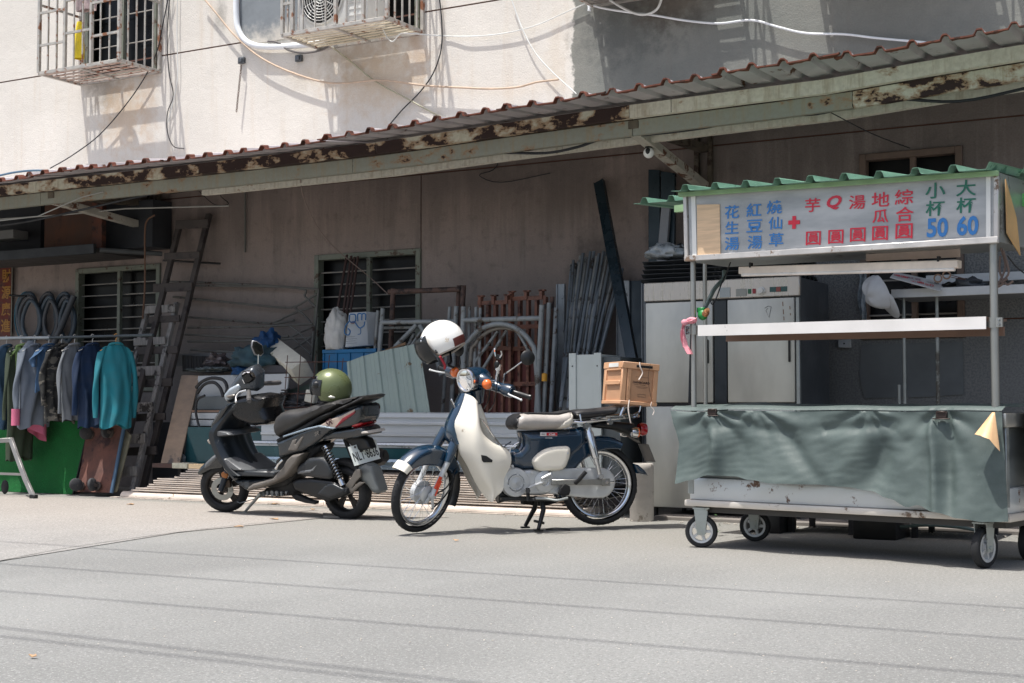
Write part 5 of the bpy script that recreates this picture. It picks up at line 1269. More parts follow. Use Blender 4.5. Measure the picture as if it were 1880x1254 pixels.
# floor and tunnel
fl = [SF.pt(*c1(*p), .2) for p in ((352, 905), (372, 944), (640, 925), (640, 890))]
MB(SF).bb((fl[2].x, -.2, fl[2].z), (fl[0].x, .2, fl[3].z + .005)).obj('floorboard', mat('floor_plastic', (46, 50, 54), .5), sct, bevel=.01)
part1('silver_sill', [(428, 1030), (436, 1003), (478, 972), (560, 948), (622, 930), (690, 856), (722, 800), (758, 768), (836, 754), (800, 820), (720, 922), (640, 968), (545, 1000)], .205, taupe, .02, .8)
part1('centre_body', [(640, 800), (700, 760), (760, 700), (980, 690), (960, 740), (830, 880), (720, 1000), (600, 1010), (560, 990), (640, 920)], .10, black_mat, .03, .6)
# glove box and head
part1('inner_box', [(322, 390), (340, 350), (480, 330), (560, 340), (575, 360), (548, 430), (580, 510), (583, 530), (560, 552), (460, 562), (360, 530), (300, 480), (296, 430)], .15, black_g, .05, .5)
part1('head_cowl', [(268, 330), (300, 290), (345, 220), (378, 182), (430, 150), (480, 135), (500, 160), (522, 200), (520, 300), (500, 318), (440, 312), (400, 318), (370, 335), (318, 402), (285, 400), (275, 370)], .10, mat('cowl_grey', (78, 83, 88), .3, .4, .08, 8), .05, .4, fr=SS)
part1('cowl_side', [(268, 340), (310, 290), (380, 250), (405, 290), (370, 330), (330, 370), (285, 385)], .115, mat('cowl_light', (168, 176, 182), .25, .4), .02, .7, fr=SS)
part1('cowl_trim', [(280, 340), (340, 325), (380, 330), (335, 362), (300, 366)], .125, taupe, .015, .7, fr=SS)
part1('dashboard', [(395, 200), (440, 170), (480, 190), (500, 220), (470, 255), (430, 262), (410, 230)], .122, black_g, .02, .6, fr=SS)
part1('dash_ring', [(400, 175), (450, 160), (478, 176), (500, 215), (488, 218), (462, 182), (436, 182), (412, 200), (440, 262), (425, 270), (396, 215)], .125, chrome, .01, .7, fr=SS)
hb = SS.pt(*c1(430, 320), .1)
for s in (1, -1):
    g0 = SS.ptx(*c1(470, 345), hb.x - .04); z = .93
    a = V((hb.x - .05, .14 * s, hb.z + .02)); b = V((hb.x - .12, .32 * s, hb.z - .015))
    MB(SS).tube([a, a.lerp(b, .4), b], .018, 12, rr=[.016, .019, .020]).cyl(b, b + (b - a).normalized() * .02, .017, n=12).obj('grip', mat('grip_grey', (78, 76, 75), .6), sct)
    MB(SS).tube([a + V((.02, 0, .01)), a + V((.07, .02 * s, .0)), a + V((.075, .08 * s, -.02)), a + V((.06, .13 * s, -.05))], .007, 8, smooth=4, rr=None).ball(a + V((.06, .13 * s, -.05)), .011, 8, 6).obj('brake_lever', mat('lever_silver', (216, 216, 214), .3, .7), sct)
# mirror of the far side
ma = V((hb.x - .02, -.15, hb.z + .06)); mbk = SS.ptx(*c1(415, 0), hb.x - .02)
mpos = V((hb.x - .03, mbk.y if abs(mbk.y + .2) < .12 else -.2, hb.z + .25))
mr = MB(SS).tube([ma, mpos], .006, 8).obj('mirror', chrome, sct)
bdir = (SS.I.to_3x3() @ (-F0 + RT * .6 + V((0, 0, -.1)))).normalized()
uu, vv_, _ = basis(bdir)
mp_ = V((mpos.x, mpos.y, mpos.z + .05)); zz_ = V((0, 0, 1)) - bdir * bdir.z; zz_.normalize(); xx_ = bdir.cross(zz_)
shape = [(-.05, -.05), (-.02, -.07), (.03, -.05), (.05, .02), (.035, .07), (-.0, .06), (-.045, .02)]
MB(SS).prism([mp_ + xx_ * a + zz_ * b for a, b in shape], -bdir * .025).obj('mirror_head', mat('mirror_shell', (120, 120, 122), .3, .4), mr, bevel=.006)
MB(SS).prism([mp_ + bdir * .001 + xx_ * a * .85 + zz_ * b * .85 for a, b in shape], bdir * .001).obj('mirror_glass', mat('mirror_glass', (90, 88, 86), .05, 1), mr)
# near side mirror stub is folded: dark wedge beside the grip
part1('hand_guard', [(530, 345), (575, 340), (565, 370), (540, 425)], .04, inner_p, .02, .6, yc=-.12)
# seat
seat = [(608, 560), (620, 510), (645, 470), (700, 448), (800, 442), (850, 425), (920, 398), (1010, 380), (1100, 368), (1180, 352), (1240, 345), (1180, 385), (1080, 430), (960, 480), (880, 520), (800, 570), (720, 610), (640, 652), (615, 610)]
part1('seat', seat, .15, seat_s, .06, .45, .03)
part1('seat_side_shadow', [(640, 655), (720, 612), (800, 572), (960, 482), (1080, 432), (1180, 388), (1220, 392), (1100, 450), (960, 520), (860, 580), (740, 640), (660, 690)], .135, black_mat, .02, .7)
part1('grab_rail', [(1080, 430), (1170, 390), (1265, 342), (1284, 348), (1280, 365), (1190, 410), (1080, 455), (1020, 470)], .155, black_pl, .015, .7)
# tail panels
part1('side_panel', [(655, 715), (640, 672), (700, 648), (800, 600), (900, 562), (985, 540), (1075, 566), (1060, 592), (980, 650), (900, 712), (830, 752), (760, 766), (662, 800)], .15, grey_p, .03, .6)
part1('panel_graphic', [(735, 735), (770, 660), (800, 650), (790, 690), (830, 640), (850, 632), (800, 735)], .156, taupe, .006, .97)
part1('panel_edge', [(700, 640), (880, 585), (960, 566), (1060, 580), (1075, 572), (960, 552), (860, 575), (700, 628)], .158, mat('edge_light', (150, 164, 174), .25, .4), .006, .97)
part1('tail_panel', [(920, 566), (1000, 520), (1090, 468), (1190, 425), (1250, 402), (1270, 420), (1268, 500), (1240, 545), (1180, 570), (1070, 590), (960, 560)], .135, grey_p, .03, .6)
part1('tail_graphic', [(962, 556), (1040, 512), (1130, 480), (1215, 436), (1222, 450), (1140, 520), (1062, 580)], .140, mat('graphic_pale', (176, 160, 146), .4, .1), .006, .97)
part1('tail_graphic_red', [(1080, 560), (1130, 500), (1222, 448), (1216, 468), (1130, 530), (1075, 572)], .143, mat('graphic_red', (128, 34, 44), .4), .006, .97)
gp = [o for o in sct.children if o.name.startswith('tail_graphic')][0]
q = SF.pt(*c1(1080, 515), .146)
SMt = lambda q, a: SF.M @ Matrix.Translation(q) @ Matrix.Rotation(pi, 4, 'Z') @ Matrix.Rotation(pi / 2, 4, 'X') @ Matrix.Rotation(a, 4, 'Z')
glyph('SR', .05, 'lettering', mat('graphic_dark', (60, 30, 36), .4), gp, SMt(q + V((.06, .004, -.02)), .45), bold=.03, shear=.4)
q = SF.pt(*c1(945, 612), .162); glyph('SR', .03, 'lettering', taupe, [o for o in sct.children if o.name.startswith('side_panel')][0], SMt(q, .3), bold=.01, shear=.4)
part1('tail_lamp', [(1180, 540), (1240, 525), (1262, 540), (1245, 562), (1190, 574)], .12, redl, .02, .7)
part1('lamp_cover', [(1244, 405), (1276, 412), (1280, 500), (1262, 540), (1240, 530), (1262, 480)], .11, mat('dark_lens', (56, 58, 62), .15), .02, .7)
part1('under_tail', [(960, 640), (1060, 592), (1190, 575), (1260, 560), (1290, 588), (1300, 625), (1170, 655), (1060, 655), (980, 668)], .12, grey_p, .02, .7)
part1('tail_light_bar', [(1255, 596), (1305, 592), (1312, 612), (1260, 620)], .13, mat('signal_clear', (190, 184, 176), .2), .01, .7)
part1('plate_bracket', [(1140, 650), (1250, 630), (1300, 650), (1330, 720), (1240, 740), (1190, 700)], .05, black_pl, .02, .7)
# number plate, tilted, facing back and up
def plateM(c, w, h, tw): return None
pc = Dp(*c1(1294, 748), 10.82)
wx = (RT * .183 + V((0, 0, .052)) + F0 * .178).normalized(); hy = -(RT * .059 + V((0, 0, -.126))); hy = (hy - wx * hy.dot(wx)).normalized(); wz = wx.cross(hy)
PM = Matrix.Translation(pc) @ Matrix((wx, hy, wz)).transposed().to_4x4()
PF = Frame((0, 0, 0), M=PM)
np_ = MB(PF).box((0, 0, 0), (.27, .152, .003)).obj('number_plate', mat('plate_white', (226, 232, 228), .4, 0, .03, 8), sct, bevel=.0)
glyph('NLT·8636', .072, 'lettering', mat('plate_black', (14, 16, 20), .5), np_, PM @ Matrix.Translation((0, -.012, .0018)), bold=.012, sx=.60)
for x in (-.075, .075): MB(PF).cyl((x, .06, .001), (x, .06, .006), .009, n=10).obj('plate_bolt', galv_dark, np_)
# exhaust on the far side
e0 = SF.pt(*c1(1440, 770), -.17); e1 = V((e0.x + .42, -.17, e0.z - .10))
MB(SF).tube([e1, e1.lerp(e0, .3), e1.lerp(e0, .92), e0], .055, 8, rr=[.045, .062, .066, .05]).obj('exhaust', mat('exhaust_dark', (52, 50, 50), .45, .4, .1, 8), sct)
MB(SF).cyl(e0 + V((-.004, 0, 0)), e0 + V((-.006, 0, 0)), .03, n=14).obj('exhaust_mouth', black_mat, sct)
# rear inner fender, hugger
fender(SF, RR, .235, .065, 150, 58, .02, black_mat, 'inner_fender', sct)
part1('rear_mudguard', [(1235, 850), (1290, 830), (1330, 850), (1350, 890), (1372, 960), (1394, 1030), (1375, 1048), (1340, 1040), (1300, 985), (1260, 960), (1232, 900)], .07, mat('mudguard_grey', (98, 102, 102), .5), .03, .6)
hg = [[(1130, 1060), (1135, 1000), (1180, 950), (1225, 870), (1255, 870), (1262, 920), (1225, 960), (1195, 1010), (1250, 960), (1285, 965), (1240, 1000), (1190, 1040), (1150, 1062)]]
part1('mudguard_arm', hg[0], .012, taupe, .01, .8, .014, yc=.10)
# engine and drive case
part1('air_box', [(790, 870), (800, 850), (880, 790), (960, 782), (990, 785), (1030, 830), (1058, 890), (1050, 930), (1030, 945), (940, 935), (860, 920), (795, 905)], .05, mat('airbox_grey', (38, 41, 44), .42, 0, .1, 8), .03, .5, yc=.12)
part1('air_box_rib', [(800, 905), (812, 880), (905, 868), (945, 830), (960, 812), (930, 870), (910, 895)], .055, mat('airbox_light', (104, 106, 108), .4), .01, .7, yc=.12)
part1('drive_case', [(760, 960), (800, 940), (900, 935), (1040, 950), (1100, 975), (1150, 1010), (1160, 1045), (1120, 1070), (1020, 1100), (940, 1080), (860, 1050), (780, 1020)], .05, mat('case_black', (26, 28, 30), .45, .2, .1, 8), .03, .5, yc=.11)
part1('drive_case_panel', [(940, 1050), (1010, 975), (1060, 970), (1140, 1010), (1140, 1040), (1040, 1080)], .056, mat('case_grey', (40, 43, 46), .4, .2), .015, .7, yc=.11)
part1('engine_block', [(560, 1010), (640, 985), (760, 940), (800, 960), (800, 1040), (770, 1060), (640, 1068), (560, 1050)], .08, black_mat, .03, .6)
part1('foot_bracket', [(760, 1060), (800, 1050), (900, 1095), (935, 1100), (930, 1122), (860, 1112), (790, 1092)], .03, black_mat, .01, .7, yc=.1)
sp0, sp1 = SF.pt(*c1(700, 800), .21), SF.pt(*c1(655, 860), .21); MB(SF).tube([sp0, (sp0 + sp1) / 2 + V((0, .015, 0)), sp1], .009, 8).ball(sp1, .014, 8, 6).obj('fold_peg', chrome, sct)
for k in range(12):
    q = SF.pt(*c1(560 + 34 * (k % 6), 1035 + 16 * (k // 6)), .09); MB(SF).cyl(q - V((0, .02, 0)), q + V((0, .01, 0)), R.uniform(.008, .016), n=8).obj('engine_fitting', galv_dark, sct)
# shock with spring
a, b = SF.pt(*c1(1005, 700), .14), SF.pt(*c1(1135, 985), .14)
sk_ = MB(SF).cyl(a, b, .016, n=10).cyl(b - (b - a) * .12, b, .022, n=12).obj('shock_absorber', chrome, sct)
u_, w2_, d_ = basis(b - a); Ls = (b - a).length
hp = [a + d_ * Ls * (.02 + .8 * k / 130) + (u_ * cos(2 * pi * k / 11.8) + w2_ * sin(2 * pi * k / 11.8)) * .028 for k in range(131)]
MB(SF).tube(hp, .0065, 6).obj('spring', black_pl, sk_)
a, b = SF.pt(*c1(1150, 650), -.05), SF.pt(*c1(1230, 850), -.05)
MB(SF).tube([a, b], .018, 8).obj('far_shock', black_pl, sct)
# side stand
q0 = SF.pt(*c1(545, 1040), .12); W0 = SF.M @ q0; ft = G(449, 943)
ft = SF.I @ V((ft.x, ft.y, .01)); MB(SF).tube([q0, ft], .012, 10, rr=[.015, .010]).beam(ft + V((-.03, 0, 0)), ft + V((.03, 0, 0)), .03, .008).obj('side_stand', steel_dull, sct)
MB(SF).tube([q0 + V((.0, 0, -.03)), ft + V((.06, -.02, .07)), ft + V((.09, -.02, .08))], .004, 6).obj('stand_spring', galv_dark, sct)
# olive helmet on the seat
q = SF.pt(*c1(1052, 285), .0); gc = SF.M @ q
olive = mat('olive_satin', (98, 107, 72), .3, .15, .05, 3, rv=.04)
GM = Matrix.Translation(gc) @ Matrix.Rotation(radians(205), 4, 'Z') @ Matrix.Rotation(radians(-7), 4, 'Y')
gf, gt, gs = helmet(GM, olive, black_pl, mat('black_lining', (22, 22, 22), .9), 'olive green open-face helmet resting on the seat of the dark scooter', 1.14, low=134)
def vis2(u, v):
    ph = radians(-70 + 140 * u); th = radians(70 + 46 * v); return V((sin(th) * cos(ph) * .168, sin(th) * sin(ph) * .146, cos(th) * .157))
MB(gf).grid(vis2, 20, 12, thick=(-.003, 0, 0)).obj('visor', vm, gt, smooth=60)
for s in (1, -1):
    MB(gf).ball((.092, .121 * s, .013), (.028, .014, .026), 14, 8).obj('visor_hinge', black_pl, gt)
    MB(gf).ball((-.04, .137 * s, -.065), (.028, .006, .010), 12, 6).obj('sticker', mat('sticker_silver', (190, 190, 180), .3, .3), gt)
# ================================================================ things stored under the awning
def quad(pts, off): return MB().prism([P(*p) for p in pts], off)
def top(o, label, cat, group=None): return tag(o, label, cat, group)
# ---------------- stack of long profiled sheets on the ground
sheet_m = mat('dusty_white_sheet', (206, 194, 182), .6, .1, .08, 5, dirt=(150, 132, 116), da=.1, ds=8)
xs0, xs1 = G(215, 912).x, G(1052, 948).x
y0 = -1.30; n_sh = 13
for k in range(n_sh):
    z = .02 + .0185 * k + (.030 if k > 0 else 0)
    l = xs0 + (.02 + .03 * k + (.32 if k > 2 else .22 if k > 0 else 0) + (.18 if k > 7 else 0)) + R.uniform(-.03, .03); r = xs1 - R.uniform(0, .12) + (.1 if k < 2 else 0); yf = y0 + .006 * k + R.uniform(-.008, .008)
    mb = MB()
    if k == 0:                                   # the lowest is a rounded ridge cap with a flange
        mb.bb((l, yf - .05, .002), (r, yf + .02, .008))
        pr = [(yf - .02 + .05 * (1 - cos(a)), .012 + .048 * sin(a)) for a in [pi / 2 * i / 5 for i in range(6)]]
        for (a, b) in zip(pr[:-1], pr[1:]): mb.add([(l + .1, a[0], a[1]), (r, a[0], a[1]), (r, b[0], b[1]), (l + .1, b[0], b[1])], [(0, 1, 2, 3)])
        mb.bb((l + .1, yf + .03, .012), (r, yf + .45, .058))
    else:
        mb.bb((l, yf, z), (r, yf + .48, z + .0085)); mb.bb((l, yf - .006, z + .003), (r, yf, z + .013))
    top(mb.obj('metal_sheet', sheet_m, smooth=30), 'lowest of the pale stacked sheets, a rounded one at the ground edge' if k == 0 else 'long pale metal sheet in the flat stack behind the two motorbikes', 'metal sheet', 'pale metal sheets stacked on the ground')
ZS = .02 + .0185 * (n_sh - 1) + .03 + .014
o = MB().bb((P(318, 862, -1.22).x, -1.24, ZS), (P(346, 862, -1.22).x, -1.10, ZS + .05)).obj('wood_block', mat('painted_block', (178, 176, 158), .8, 0, .2, 20), bevel=.004); top(o, 'short pale block of wood lying on the left end of the sheet stack', 'wood block')
o = MB().bb((P(347, 862, -1.22).x, -1.23, ZS), (P(398, 862, -1.22).x, -1.14, ZS + .045)).obj('wood_plank', mat('fresh_wood', (222, 196, 156), .7, 0, .12, 8, stretch=(1, 12, 12)), bevel=.003); top(o, 'fresh yellow plank lying on the sheet stack behind the scooter wheel', 'plank')
o = MB().bb((P(276, 862, -1.22).x, -1.2, ZS), (P(316, 862, -1.22).x, -1.0, ZS + .04)).obj('wood_plank', mat('dark_wood', (72, 54, 50), .8, 0, .2, 8), bevel=.003); top(o, 'dark brown plank lying under the leaning plywood board', 'plank')
# ---------------- galvanised panels standing on edge behind the stack
rail_m = mat('galvanised_panel', (182, 187, 190), .42, .15, .08, 2.5, stretch=(.4, 1, 8), dirt=(120, 124, 126), da=.06, ds=5)
teal_m = mat('teal_glass_sheet', (40, 78, 84), .2, .1, .12, 3)
def flatrail(prof, xa, xb, m, label, y=0.0):     # prof: (py at px 700, y offset)
    pr = [(P(700, py, Y).z, Y) for py, Y in prof]; mb = MB()
    mb.grid(lambda u, v: (lambda i, t: (xa + (xb - xa) * u, pr[i][1] + (pr[i + 1][1] - pr[i][1]) * t, pr[i][0] + (pr[i + 1][0] - pr[i][0]) * t))(min(len(pr) - 2, int(v * (len(pr) - 1) + 1e-6)), (v * (len(pr) - 1)) - min(len(pr) - 2, int(v * (len(pr) - 1) + 1e-6))), 6, len(pr) - 1, thick=(0, .004, 0))
    return top(mb.obj('galvanised_sheet', m, smooth=30), label, 'metal panel', 'galvanised panels standing behind the sheet stack')
xa, xb = P(478, 760, -1.1).x, P(1052, 765, -1.1).x
flatrail([(757, -1.07), (759, -1.10), (766, -1.105), (768, -1.09), (774, -1.09), (776, -1.105), (779, -1.105), (780, -1.085), (795, -1.085), (796, -1.095), (800, -1.095), (802, -1.08), (812, -1.08)], xa, xb, rail_m, 'upper grooved galvanised panel with a folded top edge behind the motorbikes')
flatrail([(813, -1.13), (817, -1.14), (819, -1.12), (822, -1.12)], xa - .1, xb, mat('panel_edge_light', (176, 182, 186), .35, .5), 'thin bright galvanised strip below the upper grooved panel')
flatrail([(823, -1.12), (843, -1.12)], xa - .3, xb - .02, teal_m, 'dark teal glass-like sheet standing behind the scooter exhaust')
flatrail([(843, -1.16), (848, -1.17), (850, -1.15), (855, -1.15), (857, -1.165), (862, -1.165)], xa - .2, xb, mat('panel_blue_silver', (150, 166, 176), .3, .6), 'lowest silver-blue grooved strip resting on the sheet stack')
# ---------------- pale green ribbed sheet
gs_m = mat('pale_green_sheet', (140, 154, 147), .5, .0, .06, 4, dirt=(110, 96, 76), da=.03, ds=6)
tl_, tr_, br_, bl_ = P(637, 665, -.96), P(771, 629, -.96), P(792, 762, -1.05), P(645, 762, -1.05)
def gsh(u, v):
    t = (u * 5.05) % 1; h = .016 * max(0, min(1, t / .05, (.26 - t) / .05)) + .003 * max(0, min(1, (t - .55) / .02, (.62 - t) / .02)) + .003 * max(0, min(1, (t - .8) / .02, (.87 - t) / .02))
    q = tl_.lerp(tr_, u).lerp(bl_.lerp(br_, u), v); q.z += .03 * sin(u * 3) * (1 - v) * (1 - u); return V((q.x, q.y - h, q.z))
top(MB().grid(gsh, 150, 6, thick=(0, .003, 0)).obj('ribbed_sheet', gs_m, smooth=20), 'pale green ribbed metal sheet standing slanted between the two motorbikes', 'metal sheet')
top(MB().beam(tl_ + V((.1, .02, .005)), tr_ + V((-.16, .02, -.002)), .012, .022).obj('wood_lath', mat('brown_lath', (108, 84, 62), .8, 0, .3, 12)), 'brown lath showing along the top edge of the green ribbed sheet', 'lath')
# ---------------- scaffold frames
sc_m = mat('scaffold_pipe', (136, 140, 140), .55, .15, .18, 10, dirt=(84, 76, 68), da=.3, ds=8); sc_r = mat('scaffold_rust', (92, 72, 64), .8, .1, .25, 10, dirt=(48, 40, 38), da=.5, ds=9)
def scaf(label, pipes, Y, m, r=.021, name='scaffold_frame'):
    q0 = P(*pipes[0][0], Y); t = thing(name, label, 'scaffold frame', (q0.x, Y, 0), group='steel scaffold frames leaning under the awning')
    for pp in pipes:
        pts = [P(*p[:2], Y + (p[2] if len(p) > 2 else 0)) for p in pp]
        MB().tube(pts, r, 12, smooth=6 if len(pts) > 2 else 0).obj('pipe', m, t)
    return t
t = scaf('brown rusty scaffold frame standing tallest before the middle window', [((722, 530), (712, 760)), ((714, 536), (846, 531)), ((851, 524), (838, 760))], -.45, sc_r, .024)
MB().cyl(P(843, 524, -.4), P(832, 760, -.4), .022, n=12).obj('pipe', sc_r, t)
t = scaf('grey scaffold frame with crossed braces left of the white helmet', [((703, 566), (688, 762)), ((838, 562), (828, 762)), ((701, 592), (836, 590)), ((765, 596), (716, 650), (700, 700)), ((771, 597), (795, 640), (810, 690))], -.62, sc_m)
for a, b, yo in (((694, 570), (680, 760), .1), ((826, 563), (812, 760), .08), ((760, 612), (738, 662), .04), ((775, 606), (752, 640), .04)): MB().cyl(P(*a, -.62 + yo), P(*b, -.62 + yo), .016, n=10).obj('pipe', sc_m, t)
MB().cyl(P(703, 602, -.55), P(836, 600, -.55), .014, n=10).obj('pipe', sc_m, t)
arc = lambda cx, cy, rx, ry, a0, a1, n=10: [(cx + rx * cos(radians(a0 + (a1 - a0) * k / n)), cy - ry * sin(radians(a0 + (a1 - a0) * k / n))) for k in range(n + 1)]
t = scaf('grey arched scaffold frame behind the handlebar of the blue motorbike', [((851, 563), (845, 760)), ((995, 560), (985, 762)), ((849, 588), (993, 584)), [(848, 760)] + arc(917, 665, 67, 70, 165, 10, 8) + [(990, 760)]], -.72, sc_m, .022)
MB().tube([P(*p, -.68) for p in [(862, 760)] + arc(924, 668, 62, 66, 165, 20, 8)], .017, 10, smooth=5).obj('pipe', mat('scaffold_pipe_pale', (136, 130, 122), .6, .2, .15, 10, dirt=(96, 80, 66), da=.3, ds=9), t)
for a, b in (((914, 608), (872, 665)), ((930, 606), (888, 675)), ((951, 610), (985, 668)), ((862, 562), (858, 760)), ((874, 564), (870, 700)), ((882, 565), (880, 680))): MB().cyl(P(*a, -.66), P(*b, -.66), .014, n=10).obj('pipe', sc_m, t)
for px, yb, m, dd in ((1008, 556, sc_m, .05), (1003, 558, sc_r, .09), (1021, 565, galv_dark, .05), (1014, 545, sc_r, .12)):
    o = MB().cyl(P(px, yb, -.68 + dd), P(px - 10, 765, -.74 + dd), .019, n=12).obj('steel_pipe', m); top(o, 'upright steel pipe right of the arched scaffold frame', 'pipe', 'pipes standing right of the arched frame')
o = MB().tube([P(998, 690, -.77), P(1001, 690, -.77)], .024, 12).cyl(P(999.5, 700, -.77), P(1000, 686, -.77), .0235, n=12).obj('tape_band', mat('yellow_tape', (206, 150, 50), .6)); top(o, 'yellow tape band on the scaffold post right of the round mirror', 'tape')
# ---------------- rusty red formwork panels
rw1 = mat('rusty_red_panel', (98, 52, 48), .75, .1, .25, 6, dirt=(62, 40, 36), da=.4, ds=7); rw2 = mat('rusty_brown_strip', (126, 86, 70), .75, .1, .25, 7, dirt=(74, 50, 42), da=.4, ds=8)
for i, (x0, x1, yt, Y, lab) in enumerate(((884, 938, 556, -.50, 'rusty red formwork panel, the left one behind the arched frame'), (940, 1002, 548, -.45, 'rusty red formwork panel, the right one with open slots at the top'))):
    a, b = P(x0, yt, Y), P(x1, yt - 2, Y); zb = P((x0 + x1) / 2, 770, Y).z
    t = thing('formwork_panel', lab, 'formwork panel', ((a.x + b.x) / 2, Y, zb), group='rusty formwork panels')
    ns = 4
    for k in range(ns + 1):
        x = a.x + (b.x - a.x) * k / ns
        MB().bb((x - .012, Y - .03, zb), (x + .014, Y + .02, a.z)).obj('strip', rw2, t, bevel=.002)
        if k < ns: MB().bb((x + .016, Y, zb), (a.x + (b.x - a.x) * (k + 1) / ns - .014, Y + .006, P(x0, 640, Y).z)).obj('panel', rw1, t)
    for py in (yt, 600, 640, 705):
        z = P((x0 + x1) / 2, py, Y).z; MB().bb((a.x - .02, Y - .036, z - .018), (b.x + .02, Y - .031, z + .018)).obj('crossbar', rw2, t)
    for k in range(3):
        x = a.x + (b.x - a.x) * (k * .45 + .05); MB().bb((x - .02, Y - .05, a.z - .02), (x + .006, Y + .0, a.z + .06)).bb((x - .03, Y - .05, a.z + .05), (x + .03, Y - .01, a.z + .062)).obj('hook', rw2, t)
# ---------------- fan of thin pipes
rr_ = random.Random(5); pipm = [mat('thin_pipe_%s' % k, c, .5, .15, .12, 10, dirt=(70, 66, 62), da=.2, ds=9) for k, c in (('blue_grey', (112, 120, 126)), ('grey', (136, 137, 134)), ('dark', (84, 90, 94)))]
for k in range(22):
    u = k / 21; xt = 1048 + 92 * u + rr_.uniform(-4, 4); yt_ = 482 - 18 * sin(pi * u * .9) + rr_.uniform(-6, 8) + (18 if u > .85 else 0); xb_ = 1024 + 46 * u + rr_.uniform(-5, 5)
    o = MB().cyl(P(xt, yt_, -.10 - .04 * (k % 3)), P(xb_, 770, -.75 + .1 * (k % 3)), .0125 + .003 * (k % 2), n=8).obj('steel_pipe', pipm[k % 3]); top(o, 'thin grey steel pipe in the fan leaning on the wall beside the dark channel', 'pipe', 'fan of thin steel pipes leaning on the wall')
# tall dark channel leaning
t = thing('steel_channel', 'tall dark blue-green steel channel leaning alone across the brown wall', 'steel channel', (P(1150, 760, -.8).x, -.8, 0))
a, b = P(1098, 333, -.08), P(1166, 700, -.85)
dc = mat('dark_blue_green_steel', (30, 46, 54), .35, .3, .1, 6)
MB().beam(a, b, .085, .006, up=(0, -1, 0)).obj('web', dc, t)
sd1 = (b - a).normalized().cross(V((0, -1, 0))).normalized()
for s in (1, -1): MB().beam(a + sd1 * .042 * s + V((0, .02, 0)), b + sd1 * .042 * s + V((0, .02, 0)), .006, .045, up=(0, -1, 0)).obj('flange', dc, t)
# zinc strips
for i, (x0, x1, yt, lab) in enumerate(((1022, 1036, 522, 'blue-grey zinc strip standing left of the pipe fan'), (1132, 1155, 516, 'wide zinc sheet standing right of the pipe fan'), (1156, 1177, 516, 'dark folded zinc sheet standing beside the refrigerator'), (1178, 1185, 520, 'narrow blue-grey strip right against the refrigerator'))):
    o = MB().bb((P(x0, yt, -.2).x, -.20, .1), (P(x1, yt, -.2).x, -.17, P(x0, yt, -.2).z)).bb((P(x0, yt, -.2).x, -.215, .1), (P(x0, yt, -.2).x + .012, -.2, P(x0, yt, -.2).z)).obj('zinc_sheet', (galv, galv, mat('zinc_dark', (58, 68, 76), .5, .4), galv)[i], bevel=.002); top(o, lab, 'metal sheet')
# grey metal cabinet
t = thing('metal_cabinet', 'light grey metal box standing behind the seat of the blue motorbike', 'cabinet', (P(1090, 760, -1.15).x, -1.0, .3))
x0, x1 = P(1048, 700, -1.18).x, P(1102, 700, -1.18).x; zt_ = P(1075, 651, -1.18).z
gcm = mat('light_grey_enamel', (188, 195, 192), .45, .1, .04, 3)
MB().bb((x0, -1.18, .28), (x1, -.8, zt_)).obj('body', gcm, t, bevel=.005)
MB().bb((x0 - .012, -1.192, .28), (x0 + .05, -1.181, zt_ + .012)).obj('edge_strip', gcm, t, bevel=.002); MB().bb((x1 - .05, -1.192, .28), (x1 + .012, -1.181, zt_ + .012)).obj('edge_strip', gcm, t, bevel=.002)
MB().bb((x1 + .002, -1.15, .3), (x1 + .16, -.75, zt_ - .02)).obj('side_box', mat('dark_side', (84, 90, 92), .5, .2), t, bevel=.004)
for x in (x0 + .02, x1 - .02): MB().ball((x, -1.193, zt_ - .09), (.006, .003, .006), 8, 6).obj('screw', black_mat, t)
# concrete cylinder on the ground
q = G(1168, 958); hh = .43
o = MB().lathe([(0, 0), (.085, 0), (.09, .01), (.09, hh - .06), (.093, hh - .055), (.093, hh - .012), (.085, hh), (.06, hh), (.055, hh - .03), (0, hh - .03)], (q.x, q.y + .1, 0), (0, 0, 1), 28).obj('concrete_cylinder', mat('pale_concrete', (186, 180, 172), .9, 0, .12, 7, bump=.3, bs=30, dirt=(140, 132, 122), da=.2, ds=6)); top(o, 'pale concrete cylinder standing behind the rear wheel of the blue motorbike', 'concrete cylinder')
# ---------------- refrigerator
YFr = -1.0; fx0, fx1 = P(1184, 600, YFr).x, P(1467, 600, YFr).x; fz1 = P(1190, 521, YFr).z
fr_ = thing('refrigerator', 'wide stainless steel four-door refrigerator with a control panel behind the food cart', 'refrigerator', ((fx0 + fx1) / 2, -.6, 0))
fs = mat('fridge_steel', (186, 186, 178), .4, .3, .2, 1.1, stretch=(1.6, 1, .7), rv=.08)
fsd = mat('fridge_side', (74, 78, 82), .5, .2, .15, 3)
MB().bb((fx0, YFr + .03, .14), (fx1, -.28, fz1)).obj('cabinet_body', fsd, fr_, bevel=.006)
zc0 = P(1190, 554, YFr).z; za = zc0 - .012; zm = P(1190, 742, YFr).z; zb_ = P(1190, 930, YFr).z
pnl = MB().bb((fx0 - .005, YFr - .012, zc0), (fx1 + .01, YFr + .028, fz1 + .005)).obj('control_panel', mat('panel_steel', (186, 180, 172), .35, .6, .06, 3, stretch=(12, 1, 1)), fr_, bevel=.006)
def fx(px): return P(px, 560, YFr).x
doors = [(fx(1186), fx(1309)), (fx(1336), fx(1459))]
